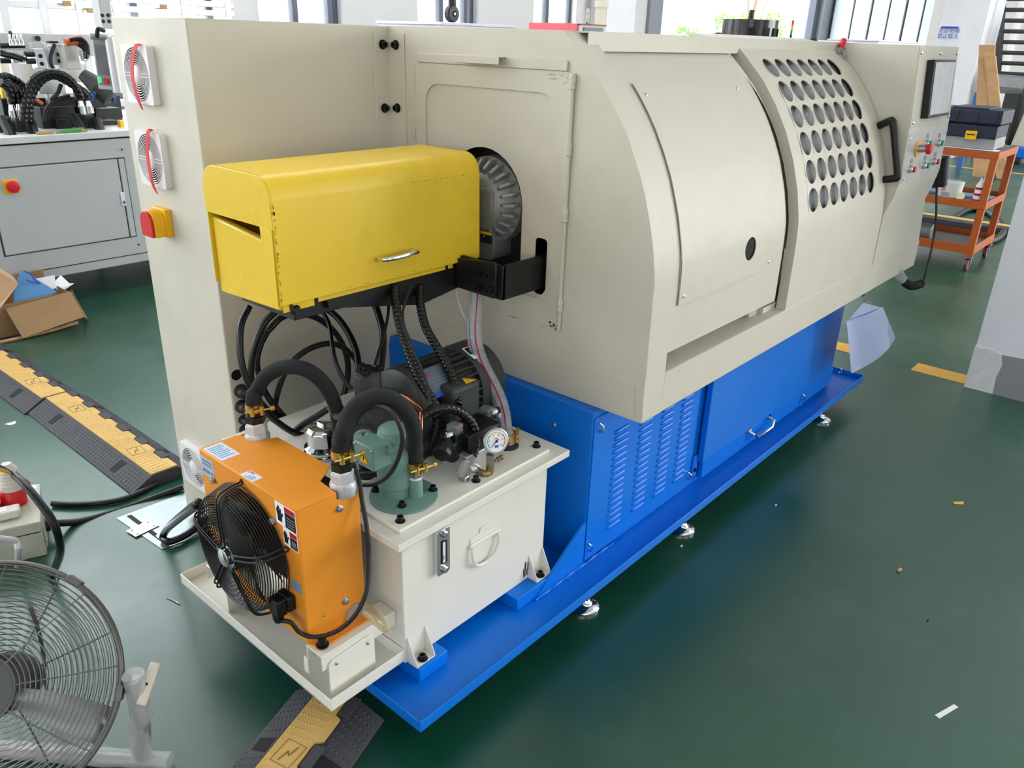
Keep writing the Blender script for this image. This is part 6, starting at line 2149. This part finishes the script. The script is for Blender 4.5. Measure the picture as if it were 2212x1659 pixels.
pbox('tool_block', (1.682,5.42,1.065), (1.751,5.42,0.983), 5.42, .12, BLACK)
# back panels low
pbox('back_panel', (2.011,6.2,1.344), (2.577,6.2,1.218), 6.2, .02, mat('ivory_panel', (226, 218, 208), .6), .002)
pbox('yellow_cover', (1.921,6,1.229), (2.051,6,1.134), 6.0, .25, YELLOW)
# black grippers with hydraulic hoses
for nm, a, b_, yy, dd_, m_ in (
        ('tool_block', (1.749,5.5,1.202), (1.753,5.5,0.981), 5.5, .3, BLACK), ('tool_block', (1.955,5.6,1.171), (2.189,5.6,1.025), 5.6, .3, BLACK),
        ('tool_block', (1.951,5.5,1.125), (2.15,5.5,0.974), 5.5, .12, BLACK), ('tool_block', (2.294,5.6,1.195), (2.395,5.6,1.101), 5.6, .25, BLACK),
        ('tool_block', (1.94,5.7,1.048), (2.031,5.7,0.96), 5.7, .3, BLACK), ('tool_block', (2.356,5.7,1.086), (2.526,5.7,0.951), 5.7, .3, BLACK),
        ('clamp_block', (1.769,5.4,1.08), (1.833,5.4,0.999), 5.4, .10, DGREY), ('clamp_block', (2.164,5.4,1.081), (2.219,5.4,0.99), 5.4, .10, DGREY),
        ('clamp_plate', (1.966,5.5,1.282), (2.12,5.5,1.2), 5.5, .08, ALUB), ('slide_block', (2.024,5.55,1.215), (2.036,5.55,1.137), 5.55, .05, PRO)):
    pbox(nm, a, b_, yy, dd_, m_)
for a, b_ in [((1.699,5.38,1.085),(1.701,5.3,0.987)),((2.085,5.38,1.081),(2.102,5.3,0.978)),((2.221,5.38,1.052),(2.202,5.3,0.98)),((1.838,5.38,1.06),(1.819,5.3,0.985))]:
    MB().cyl(a, b_, .03, n=8).build('support_rib', BLACK, gm)
cyls = [((1.748,5.35,1.159),(1.748,5.35,1.088)),((1.789,5.35,1.16),(1.786,5.35,1.096)),((2.134,5.35,1.166),(2.137,5.35,1.089)),((2.178,5.35,1.165),(2.181,5.35,1.092))]
for a, b_ in cyls:
    d_ = (V(b_) - V(a)).normalized()
    MB().lathe(a, d_, [(0, .014), (.03, .018), (.032, .022), (.07, .022), (.072, .017), ((V(b_) - V(a)).length, .017)], 12).build('hydraulic_cylinder', CHROME, gm)
hp_ = [
    [(1.781,5.3,1.07),(1.798,5.302,1.138),(1.826,5.305,1.212),(1.876,5.308,1.286),(1.927,5.31,1.318),(1.976,5.312,1.33),(2.026,5.313,1.322),(2.079,5.316,1.29),(2.116,5.318,1.23),(2.129,5.32,1.177)],
    [(1.821,5.34,1.065),(1.833,5.34,1.134),(1.862,5.34,1.209),(1.91,5.34,1.271),(1.962,5.34,1.306),(2.014,5.34,1.313),(2.074,5.34,1.281),(2.127,5.34,1.241),(2.16,5.34,1.214),(2.175,5.34,1.171)],
    [(1.72,5.35,1.304),(1.755,5.368,1.307),(1.799,5.394,1.29),(1.843,5.422,1.263),(1.869,5.45,1.22)],
    [(1.708,5.33,1.28),(1.739,5.336,1.26),(1.756,5.343,1.212),(1.756,5.35,1.164)],
    [(1.721,5.36,1.293),(1.755,5.358,1.278),(1.784,5.354,1.235),(1.794,5.352,1.193),(1.795,5.35,1.162)],
]
for p in hp_:
    hose('hydraulic_hose', p, .026, SPIRAL, gm, n=10, mod=spiral(.026, .030, .2), step=.006)
for p in ([(1.928,5.4,1.054),(1.947,5.4,1.112),(1.987,5.4,1.157),(2.033,5.4,1.18),(2.095,5.4,1.194)], [(2.059,5.4,1.26),(2.032,5.4,1.214),(1.991,5.4,1.176)]):
    hose('machine_cable', p, .012, CABLE, gm, n=7)
for p in ([(2.269,5.4,1.246),(2.248,5.4,1.208),(2.223,5.4,1.176),(2.214,5.4,1.155)], [(2.387,5.45,1.202),(2.36,5.421,1.171),(2.358,5.4,1.15)]):
    hose('blue_air_line', p, .014, mat('blue_air_line', (40, 80, 150), .4), gm, n=7, mod=ribbed(.014, .02, .3), step=.005)
MB().lathe((2.233,5.5,1.311), (.5, -.5, -.6), [(0, .035), (.10, .06), (.11, .07), (.20, .07), (.21, .05)], 20).build('spot_motor', DGREY, gm)
MB().cyl((1.872,5.36,1.197), (1.92,5.36,1.157), .010, n=8).build('orange_grip', mat('orange_grip', (226, 110, 50), .5), gm)
MB().lathe((1.917,5.23,0.996), (1, 0, .1), [(0, .01), (.04, .018), (.10, .02), (.16, .014)], 10).build('green_tool', mat('green_tool', (60, 130, 60), .5), gm)
for q in [(1.856,5.23,0.982),(2.044,5.23,0.97)]:
    MB().box(V((q[0], q[1], 1.008)), (.09, .03, .016)).build('sensor_bracket', mat('tan_bracket', (176, 140, 84), .5), gm, bevel=.003)
pbox('yellow_lock', (2.35,5.35,1.043), (2.376,5.35,0.991), 5.35, .04, YPL)
# hanging post and operator screen
MB().b2((2.23, 5.1, 1.575), (2.294, 5.2, 2.4)).build('hanging_post', GREYM, gm, bevel=.004)
for q in [(2.237,5.098,1.645),(2.271,5.098,1.647),(2.237,5.098,1.614),(2.271,5.098,1.615)]:
    bolt(gm, q, (0, -1, 0), .007, .005, BLACK)
hm_ = [(2.113,5,1.545), (2.186,4.95,1.533), (2.18,4.95,1.248), (2.106,5,1.257)]
b = MB()
P = [V(p) for p in hm_]
n_ = V((.1, .12, .02))
b.v += P + [p + n_ for p in P]
b.f += [(3, 2, 1, 0), (4, 5, 6, 7), (0, 1, 5, 4), (1, 2, 6, 5), (2, 3, 7, 6), (3, 0, 4, 7)]
hs = b.build('operator_screen', LGREYP, gm, bevel=.004)


def hmi(u0, v0, u1, v1, m, nm, lift=.004):
    def Q(u, v):
        return P[0].lerp(P[1], u).lerp(P[3].lerp(P[2], u), v)
    b = MB()
    nn = -n_.normalized() * lift
    q = [Q(u0, v0), Q(u1, v0), Q(u1, v1), Q(u0, v1)]
    b.v += [p + nn for p in q] + [p - nn for p in q]
    b.f += [(3, 2, 1, 0), (4, 5, 6, 7), (0, 1, 5, 4), (1, 2, 6, 5), (2, 3, 7, 6), (3, 0, 4, 7)]
    return b.build(nm, m, hs, smooth=False)


hmi(.10, .06, .92, .92, mat('screen_surround', (150, 150, 150), .5), 'screen_surround')
hmi(.14, .17, .90, .72, mat('dull_display', (92, 94, 106), .2, var=.2, scale=14), 'display', .008)
hmi(.10, .77, .26, .87, mat('green_lamp', (20, 210, 110), .4, emit=(20, 220, 120), estr=1.2), 'green_button', .012)
hmi(.42, .78, .68, .88, RED, 'red_button', .02)
MB().cyl((2.09,4.96,1.54), (2.173,4.93,1.536), .022, n=10).build('grab_bar', ALUB, hs)
MB().tube(smooth_path([(2.101,4.9,1.532),(2.104,4.88,1.57),(2.117,4.88,1.573),(2.144,4.9,1.566)], 4), .012, 8).build('clamp_lever', BLACK, hs)
MB().cyl((2.185,4.93,1.533), (2.185,4.93,1.239), .03, n=12).build('side_profile', ALUB, hs)

# ---------------------------------------------------------------- machines whose tops show over the enclosure
wm = thing('white_cabinet', (4.75, 4.8, 0), 'white machine cabinet whose flat top shows over the enclosure below the left wall pier', 'cabinet')
wx0, wx1, wz = 4.359, 5.149, 1.685
MB().b2((wx0, 4.5, .08), (wx1, 5.2, wz - .02)).build('cabinet_body', mat('lilac_white_paint', (222, 220, 232), .5), wm, bevel=.004)
MB().b2((wx0 - .01, 4.49, wz - .02), (wx1 + .01, 5.21, wz)).build('cabinet_top', mat('lilac_white_paint', (222, 220, 232), .5), wm, bevel=.003)
MB().b2((wx0 + .03, 4.53, 0), (wx1 - .03, 5.17, .08)).build('plinth', BLACK, wm)
bx0, bx1, bz = 8.756, 10.286, 1.681
wc = thing('tall_locker', (8, 3.1, 0), 'pale lilac locker whose flat top shows over the enclosure before the lift doors', 'locker')
MB().b2((bx0, 2.9, .06), (bx1, 3.4, bz - .015)).build('locker_body', mat('lilac_white_paint', (222, 220, 232), .5), wc, bevel=.004)
MB().b2((bx0 - .01, 2.89, bz - .015), (bx1 + .01, 3.41, bz)).build('locker_top', mat('lilac_white_paint', (222, 220, 232), .5), wc, bevel=.003)
MB().b2((bx0 + .03, 2.93, 0), (bx1 - .03, 3.37, .06)).build('plinth', BLACK, wc)
re_ = thing('rod_eye', (4.67,4.7,1.684), 'black rod with a round eye end standing above the white cabinet at the window', 'rod')
rc = V((4.665,4.7,1.741))
rc.z = wz + .062
b = MB().lathe(rc + V((0, -.03, 0)), (0, 1, 0), [(0, .030), (.002, .052), (.012, .060), (.048, .060), (.058, .052), (.06, .03)], 30)
b.build('eye_body', BLACK, re_)
MB().lathe(rc + V((0, -.0305, 0)), (0, -1, 0), [(0, .022), (.003, .020)], 20).build('bearing_race', mat('dark_void', (10, 11, 14), .8), re_)
MB().lathe(rc + V((0, -.032, 0)), (0, -1, 0), [(0, .010), (.003, .008)], 14).build('bearing_pin', CHROME, re_)
MB().cyl(rc + V((.005, 0, .04)), rc + V((-.02, 0, .9)), .030, n=16).build('rod', BLACK, re_)

wm = thing('red_topped_machine', (7, 5.3, 0), 'pale machine with a red end panel and red trim just showing over the enclosure', 'machine')
rx0, rx1, rx2 = 6.515, 6.674, 7.1
rz = 1.737
MB().b2((rx1, 5.0, .06), (rx2, 5.6, rz)).build('machine_body', GREYP, wm, bevel=.004)
MB().b2((rx0, 5.02, .06), (rx1, 5.5, rz)).build('red_end_panel', mat('red_panel', (226, 90, 104), .5, var=.04), wm, bevel=.003)
MB().b2((rx1, 4.99, rz - .012), (rx2, 5.61, rz)).build('red_trim', PIPER, wm)
MB().b2((rx1 + .06, 4.985, rz - .16), (rx2 - .06, 5.0, rz - .03)).build('machine_window', mat('dull_grey_window', (120, 130, 134), .2), wm)


def stack_light(pt, h, label, bag=False):
    t = thing('stack_light', pt, label, 'signal lamp')
    p = V(pt)
    u = h / 4.0
    MB().lathe(p, (0, 0, 1), [(0, u * .30), (u * .9, u * .30)], 16).build('lamp_base', BLACK, t)
    for i, c in enumerate(((30, 170, 70), (240, 150, 50), (206, 44, 44))):
        MB().lathe(p + V((0, 0, u * (.9 + i))), (0, 0, 1), [(0, u * .29), (u * .92, u * .29), (u * .95, u * .25), (u, u * .25)], 16).build('lamp_lens', mat('lens_%s' % 'green amber red'.split()[i], c, .3), t)
    if bag:
        MB().lathe(p + V((0, 0, u * .4)), (0.05, 0, 1), [(0, u * .62), (u * 2.4, u * .58), (u * 3.7, u * .5), (u * 4.3, u * .2)], 12).build('plastic_bag', CLEAR, t)
    return t


p = V((7.059,5.2,1.683))
stack_light((p.x, p.y, rz), .125, 'small stack light in a clear plastic bag on the red trimmed machine', True)

dm = thing('drum_machine', (6.3, 3.1, 0), 'machine behind the enclosure carrying the big black drum', 'machine')
qx0, qx1 = 5.716, 7.099
qz = 1.649
MB().b2((qx0, 2.55, .06), (qx1, 3.6, qz)).build('machine_body', GREYP, dm, bevel=.005)
MB().b2((qx0 + .04, 2.6, 0), (qx1 - .04, 3.55, .06)).build('plinth', BLACK, dm)
dc = V((6.243, 3.05, qz))
dr_ = 0.21
dh = 1.775 - qz
du = MB().lathe(dc, (0, 0, 1), [(0, dr_), (dh, dr_), (dh, dr_ * .9), (dh - .03, dr_ * .9)], 48)
dru = thing('black_drum', dc, 'big glossy black drum with square notches standing behind the enclosure', 'drum')
du.build('drum_shell', mat('gloss_black', (34, 30, 36), .18, var=.15, scale=6), dru)
for a in (-2.05, -1.62, -2.6, -1.2):
    MB().box(dc + V((dr_ * cos(a), dr_ * sin(a), dh * .28)), (.012, .05, dh * .55), Matrix.Rotation(a, 3, 'Z')).build('drum_notch', VOID, dru)
MB().cyl(dc + V((0, 0, dh - .02)), dc + V((0, 0, dh + .07)), .02, n=10).build('drum_stud', BLACK, dru)
sp0 = (6.679,2.9,1.667)
stack_light((sp0[0], sp0[1], qz), 1.793 - qz, 'red amber green stack light right of the black drum')
for px_, lb in (((3.303,1.75,1.626), 'small black knob on the enclosure roof left of the black drum'), ((4.31,1.75,1.633), 'small black knob on the enclosure roof right of the black drum')):
    tag(MB().lathe((px_[0], px_[1], 1.620), (0, 0, 1), [(0, .022), (.012, .022), (.020, .018), (.024, .008)], 14).build('roof_knob', BLACK), lb, 'knob')

# ---------------------------------------------------------------- orange service cart and what it carries
KX, KXB = 7.05, 7.72
cart = thing('service_cart', (7.4, 1.65, 0), 'orange steel three shelf service cart on castors beyond the machine', 'cart')
cy0, cy1 = 1.30, 2.05
for x in (KX, KXB - .05):
    for y in (cy0, cy1 - .05):
        MB().b2((x, y, .115), (x + .05, y + .05, .915)).build('cart_leg', CART, cart, bevel=.003)
        f_ = MB().b2((x - .01, y - .005, .105), (x + .06, y + .055, .115)).b2((x + .012, y + .001, .04), (x + .038, y + .006, .108)).b2((x + .012, y + .044, .04), (x + .038, y + .049, .108))
        cs_ = f_.build('castor_fork', STEEL, cart)
        MB().lathe((x + .025, y + .008, .05), (0, 1, 0), [(0, .036), (.004, .049), (.030, .049), (.034, .036)], 24).build('castor_wheel', mat('maroon_wheel', (110, 56, 62), .5, var=.1), cs_)
SHELF = mat('worn_grey_rubber_mat', (104, 98, 94), .75, var=.12, scale=8)
for zz, hh in ((.915, .055), (.545, .06), (.205, .07)):
    b = MB()
    for a, b_ in (((KX - .003, cy0, zz - hh), (KX + .003, cy1, zz)), ((KXB - .003, cy0, zz - hh), (KXB + .003, cy1, zz))):
        MB().b2(a, b_).build('shelf_rail', CART, cart, bevel=.002)
    for a, b_ in (((KX, cy0 - .003, zz - hh), (KXB, cy0 + .003, zz)), ((KX, cy1 - .003, zz - hh), (KXB, cy1 + .003, zz))):
        MB().b2(a, b_).build('shelf_rail', CART, cart, bevel=.002)
    MB().b2((KX + .003, cy0 + .003, zz - hh + .01), (KXB - .003, cy1 - .003, zz - hh + .022 if zz < .9 else zz)).build('shelf', SHELF, cart)
tb = thing('tool_box', (7.3, 1.53, .917), 'dark navy plastic tool box with a yellow latch on top of the orange cart', 'tool box')
ty0, ty1 = 1.345, 1.80
MB().b2((7.10, ty0 + .01, .919), (7.45, ty1 - .01, 1.005)).build('lower_tray', mat('grey_tool_tray', (150, 150, 152), .5), tb, bevel=.008)
MB().b2((7.085, ty0 + .012, 1.0), (7.46, ty1 - .012, 1.095)).build('box_body', NAVY, tb, bevel=.008)
MB().b2((7.08, ty0, 1.097), (7.47, ty1, 1.205)).build('box_lid', NAVY, tb, bevel=.012)
for y in (ty0 + .03, ty0 + .16, ty0 + .30):
    MB().b2((7.072, y, 1.11), (7.082, y + .11, 1.19)).build('lid_rib', NAVY, tb, bevel=.004)
MB().b2((7.09, ty0 + .1, 1.203), (7.46, ty1 - .1, 1.216)).build('lid_ridge', NAVY, tb, bevel=.004)
yl = 1.525
MB().b2((7.068, yl - .04, .985), (7.084, yl + .04, 1.05)).build('latch', YPL, tb, bevel=.006)
MB().b2((7.064, yl - .028, 1.02), (7.069, yl + .028, 1.028)).build('latch_slot', VOID, tb)
tag(MB().b2((KX + .01, 1.32, .9175), (KX + .13, 1.75, .9205)).build('paper_sheet', PAPER, smooth=False), 'white paper sheet on the cart edge before the tool box', 'paper')
SH = .545 - .06 + .022
bk = thing('paint_pot', (7.2, 1.6, SH), 'white printed paint pot with a torn lid on the middle cart shelf', 'pot')
by = 1.59
MB().lathe((7.14, by, SH), (0, 0, 1), [(0, .078), (.01, .082), (.135, .090), (.15, .094), (.155, .088)], 28).build('pot_body', mat('pot_white', (222, 222, 220), .5, var=.03, dirt=(180, 170, 150), dirt_amt=.4, dirt_scale=20), bk)
for zz, c in ((.03, (90, 110, 112)), (.115, (50, 96, 104))):
    MB().lathe((7.14, by, SH + zz), (0, 0, 1), [(0, .0865), (.008, .0885)], 28, cap=False).build('pot_band', mat('pot_band_%d' % c[0], c, .5), bk)
MB().box((7.055, by + .03, SH + .10), (.004, .03, .03)).build('red_print', mat('pink_print', (206, 120, 130), .5), bk)
MB().box((7.055, by + .01, SH + .06), (.004, .06, .03)).build('grey_print', mat('grey_ink', (150, 150, 150), .6), bk)
MB().lathe((7.08, by - .10, SH + .05), (-.8, .2, .5), [(0, .03), (.006, .034), (.010, .03)], 12).build('pot_lid', mat('ivory_lid', (214, 204, 170), .5), bk)
MB().tube([(7.14, by + .02, SH + .02), (7.12, by + .06, SH + .15), (7.11, by + .10, SH + .24)], .014, 8).build('stirring_stick', WOOD, bk)
bt = thing('spray_bottle', (7.10, 1.37, SH), 'slim white and red printed bottle at the right end of the middle cart shelf', 'bottle')
yb2 = 1.375
MB().lathe((7.10, yb2, SH), (0, 0, 1), [(0, .030), (.005, .033), (.15, .033), (.18, .018), (.185, .014), (.215, .013)], 20).build('bottle_body', WHITEP, bt)
for zz in (.03, .075, .12):
    MB().lathe((7.10, yb2, SH + zz), (0, 0, 1), [(0, .0335), (.018, .0335)], 20, cap=False).build('red_print', REDINK, bt)
MB().lathe((7.10, yb2, SH + .205), (0, 0, 1), [(0, .015), (.02, .012)], 14).build('bottle_cap', LABELB, bt)
tag(MB().b2((7.12, 1.80, SH + .0005), (7.3, 1.95, SH + .05)).build('yellow_tin', YPL, bevel=.004), 'yellow tin beside the paint pot on the middle cart shelf', 'tin')
tag(MB().b2((7.42, 1.34, SH + .0005), (7.60, 1.85, SH + .014)).build('blue_board', mat('pale_blue_board', (120, 160, 206), .5)), 'pale blue flat board at the back of the middle cart shelf', 'board')
SL = .205 - .07 + .022
tag(MB().lathe((7.22, 1.66, SL + .068), (0, 1, 0), [(0, .06), (.004, .068), (.20, .068), (.205, .06)], 24).build('grey_roll', mat('dark_grey_roll', (110, 112, 116), .4)), 'dark grey cylinder lying on the bottom cart shelf', 'cylinder')
# things on the floor behind the cart
b = MB()
tag(hose('air_hose', [(8.159,1.44,0.03),(8.395,1.397,0.03),(8.725,1.404,0.03),(8.975,1.447,0.03),(9.332,1.553,0.03),(9.757,1.729,0.03),(9.934,1.868,0.03),(9.867,1.958,0.03),(9.546,1.972,0.03),(9.145,1.948,0.03)], .03, RUBBER, None, n=8), 'black hose looping over the floor behind the orange cart', 'hose')
r0 = V((8.843,1.606,0))
tag(MB().px([(r0.y - .55, 0), (r0.y + .9, 0), (r0.y + .9, .06), (r0.y - .50, .06)], r0.x, r0.x + .30).build('cable_ramp', RAMPB, bevel=.01), 'dark cable ramp lying on the floor far behind the orange cart', 'cable ramp')
tag(MB().px([(r0.y - .48, .061), (r0.y + .88, .061), (r0.y + .88, .068), (r0.y - .48, .068)], r0.x + .10, r0.x + .20).build('ramp_lid', RAMPY), 'tan lid strip on the far dark cable ramp', 'lid')

# ---------------------------------------------------------------- hand pendant, document sleeve
pd = thing('hand_pendant', (4.2, .98, .55), 'black hand held pendant with a coiled cord hanging at the right end of the enclosure', 'pendant')
hp0 = V((4.22,1,1.077))
MB().box(hp0, (.05, .06, .135), Matrix.Rotation(radians(-8), 3, 'X')).build('pendant_body', BLACK, pd, bevel=.008)
MB().box(hp0 + V((-.01, 0, .072)), (.04, .05, .012)).build('pendant_top', DGREY, pd, bevel=.004)
MB().b2((XR1 - .08, hp0.y + .0, hp0.z - .02), (4.20, hp0.y + .06, hp0.z + .02)).build('pendant_hook', STEEL, pd)
MB().tube(smooth_path([hp0 + V((0, 0, -.06))] + [(4.22,0.993,0.975),(4.22,0.971,0.868),(4.22,0.959,0.758),(4.2,0.952,0.66),(4.18,0.949,0.595),(4.15,0.945,0.558)], 6), .0055, 8).build('straight_cord', CABLE, pd, ang=60)
c0, c1 = V((4.02,1.008,0.596)), V((4.14,0.944,0.565))
cl_ = []
for k in range(12 * 12 + 1):
    t = k / (12 * 12)
    a = 2 * pi * k / 12
    ax = (c1 - c0)
    p = c0.lerp(c1, t) + V((0, 0, -.022 * sin(pi * t)))
    d_ = ax.normalized()
    u_ = d_.orthogonal().normalized()
    w_ = d_.cross(u_)
    cl_.append(p + (u_ * cos(a) + w_ * sin(a)) * .019)
MB().tube(cl_, .0036, 6).build('coiled_cord', CABLE, pd, ang=70)
MB().tube(resample([c0 + V((.0, 0, -.004)), c0 + (c0 - c1).normalized() * .05 + V((0, 0, .03)), c0 + (c0 - c1).normalized() * .03 + V((0, .04, .07))], .006), .026, 14, mod=wrapmod(.026)).build('plastic_wrapping', WRAP, pd, ang=70)
# paper in a plastic sleeve, bent, hanging from the lifting eye
doc = thing('document_sleeve', (3.552,1.03,0.58), 'clear plastic sleeve of bluish papers hanging by a ring from the enclosure', 'document')
P4 = [(3.561,1.02,0.574),(3.692,0.985,0.534),(3.934,0.965,0.328),(3.459,0.985,0.288),(3.391,1.03,0.395),(3.399,1.03,0.514)]
A_, B_, C_, D_ = [V(p) for p in ((3.386,1.015,0.542), (3.692,0.985,0.534), (3.93,0.965,0.324), (3.452,0.985,0.29))]
SLV = mat('plastic_sleeve', (190, 204, 240), .15, alpha=.55, var=.04, coat=.5)
PBL = mat('bluish_paper', (168, 178, 226), .5, var=.04)


def patch(A, B, C, D, off, bend, m, nm, th=.002, n=8):
    nn = (B - A).cross(D - A).normalized()
    if nn.y > 0:
        nn = -nn
    b = MB()
    for s_ in (0, 1):
        for i in range(n + 1):
            for j in range(n + 1):
                u, v = j / n, i / n
                p = A.lerp(B, u).lerp(D.lerp(C, u), v)
                b.v.append(p + nn * (off + bend * sin(pi * u) * (.4 + .6 * v) - s_ * th))
    N = (n + 1) ** 2
    for s_ in (0, 1):
        for i in range(n):
            for j in range(n):
                a = s_ * N + i * (n + 1) + j
                b.f.append((a, a + 1, a + n + 2, a + n + 1))
    for k in range(n):
        for a, c in ((k, k + 1), (n * (n + 1) + k, n * (n + 1) + k + 1), (k * (n + 1), (k + 1) * (n + 1)), (k * (n + 1) + n, (k + 1) * (n + 1) + n)):
            b.f.append((a, c, c + N, a + N))
    return b.build(nm, m, doc, ang=60)


patch(A_, B_, C_, D_, 0, .03, PBL, 'paper_stack')
patch(A_.lerp(B_, -.12), B_.lerp(A_, -.04), C_.lerp(D_, -.06), D_.lerp(A_, -.03), .003, .03, SLV, 'plastic_sleeve', .001)
b = MB()
b.v += [V(p) for p in ((3.546,1.02,0.58), (3.692,0.985,0.534), (3.386,1.015,0.542), (3.344,1.02,0.505))]
b.v += [p + V((0, .002, 0)) for p in b.v[:4]]
b.f += [(0, 1, 2, 3), (7, 6, 5, 4), (0, 1, 5, 4), (1, 2, 6, 5), (2, 3, 7, 6), (3, 0, 4, 7)]
b.build('sleeve_flap', SLV, doc, smooth=False)
nn = (B_ - A_).cross(D_ - A_).normalized()
if nn.y > 0:
    nn = -nn


def doc_line(u0, v0, u1, v1, w):
    pts = []
    for k in range(5):
        t = k / 4
        u, v = u0 + (u1 - u0) * t, v0 + (v1 - v0) * t
        pts.append(A_.lerp(B_, u).lerp(D_.lerp(C_, u), v) + nn * (.0006 + .03 * sin(pi * u) * (.4 + .6 * v)))
    MB().tube(pts, w, 4).build('print_line', mat('slate_ink', (96, 120, 140), .5), doc, smooth=False)


for k in range(9):
    doc_line(.88 - (.02 if k % 2 else 0), .12 + .08 * k, .90, .15 + .08 * k, .004)
for k in range(4):
    doc_line(.2 + .12 * k, .25, .2 + .12 * k, .85, .0012)
hose('sleeve_wire', [(3.642,1.05,0.565),(3.619,1.03,0.566),(3.644,1.02,0.554)], .002, STEEL, doc, n=6)

# ---------------------------------------------------------------- ladder, boards and wrapped machine at the far right
ld = thing('wall_ladder', (16, 3.2, 0), 'dark steel ladder standing at the far wall on the right', 'ladder')
LADM = mat('dark_ladder_steel', (70, 70, 74), .5)
la, lb_ = V((16,3.497,2.387)), V((16,3.303,1.289))
lft = la + (la - lb_) * .3
MB().cyl(lb_, lft, .075, n=10).build('ladder_rail', LADM, ld)
sh2 = V((0, -1.15, 0))
MB().cyl(lb_ + sh2, lft + sh2, .075, n=10).build('ladder_rail', LADM, ld)
MB().cyl(V((lb_.x, lb_.y, 0)), lb_, .06, n=10).build('ladder_leg', LADM, ld)
MB().cyl(V((lb_.x, lb_.y - 1.15, 0)), lb_ + sh2, .06, n=10).build('ladder_leg', LADM, ld)
for k in range(10):
    p = lb_.lerp(la, k / 6.9)
    MB().cyl(p, p + sh2, .032, n=8).build('rung', LADM, ld)
cor = MB()
poly = []
for k in range(14):
    y = 5.4 - k * .55
    poly += [(y, 0), (y - .2, .10), (y - .35, .10), (y - .5, 0)]
poly += [(poly[-1][0], .3), (5.4, .3)]
cor.prism(poly, lambda u, v, k: (19.4 + v, u, (0, 5.5)[k]))
struct(cor.build('trim_7', mat('pale_corrugated_sheet', (214, 210, 208), .5, var=.03), smooth=False), 'pale corrugated wall sheet behind the dark ladder')
bo_ = [((13.4,2.969,1.696), (13.1,2.74,0.852), .10, 'taller raw wooden board leaning at the white column'), ((13.3,2.88,1.562), (13.1,2.598,0.863), .07, 'narrow raw wooden board leaning right of the taller one')]
for a, c, w, lb in bo_:
    a, c = V(a), V(c)
    dlt = (c - a) / (a.z - c.z)
    foot = a + dlt * (a.z - 0.01)
    b = MB()
    for p in (a, foot):
        b.v += [p + V((0, w, 0)), p + V((0, -w, 0)), p + V((.05, -w, 0)), p + V((.05, w, 0))]
    b.f += [(0, 1, 5, 4), (1, 2, 6, 5), (2, 3, 7, 6), (3, 0, 4, 7), (3, 2, 1, 0), (4, 5, 6, 7)]
    tag(b.build('wooden_board', WOOD, smooth=False), lb, 'board')
q0, q1 = (13.6,2.951,1.068), (13.6,3.024,0.81)
tag(MB().b2((13.6, q0[1], 0), (13.7, q1[1], q0[2])).build('blue_sheet', mat('blue_sheet', (70, 112, 176), .5)), 'blue sheet leaning upright behind the tool box at the white column', 'sheet')
wr_ = thing('wrapped_machine', (15, 3.2, 0), 'machine wrapped in cloudy plastic with a blue foot at the far right', 'machine')
m0, m1 = (15,2.735,1.213), (15,2.783,0.458)
MB().b2((15.0, m1[1] - .1, .0), (15.7, m1[1] + .12, 1.102)).build('dark_part', DGREY, wr_, bevel=.02)
MB().tube([(15.0, m1[1] + .35, 1.165), (15.05, m1[1] - .1, 1.151)], .14, 12, mod=wrapmod(.14)).build('wrapped_motor', mat('cloudy_grey_film', (150, 150, 154), .3, var=.15, scale=8), wr_)
MB().px([(m1[1] - .15, .25), (m1[1] - 1.6, .25), (m1[1] - 1.6, 2.3), (m1[1] - .55, 2.2), (m1[1] - .28, 1.2)], 14.9, 15.7).build('wrapped_body', mat('cream_film', (206, 204, 186), .35, var=.06, scale=6), wr_, bevel=.04)
MB().b2((14.85, m1[1] - 1.7, .10), (15.7, m1[1] - .05, .26)).build('blue_foot', BLUE, wr_, bevel=.02)
for y in (m1[1] - .2, m1[1] - 1.5):
    MB().b2((15.0, y, 0), (15.9, y + .1, .10)).build('skid', DGREY, wr_)
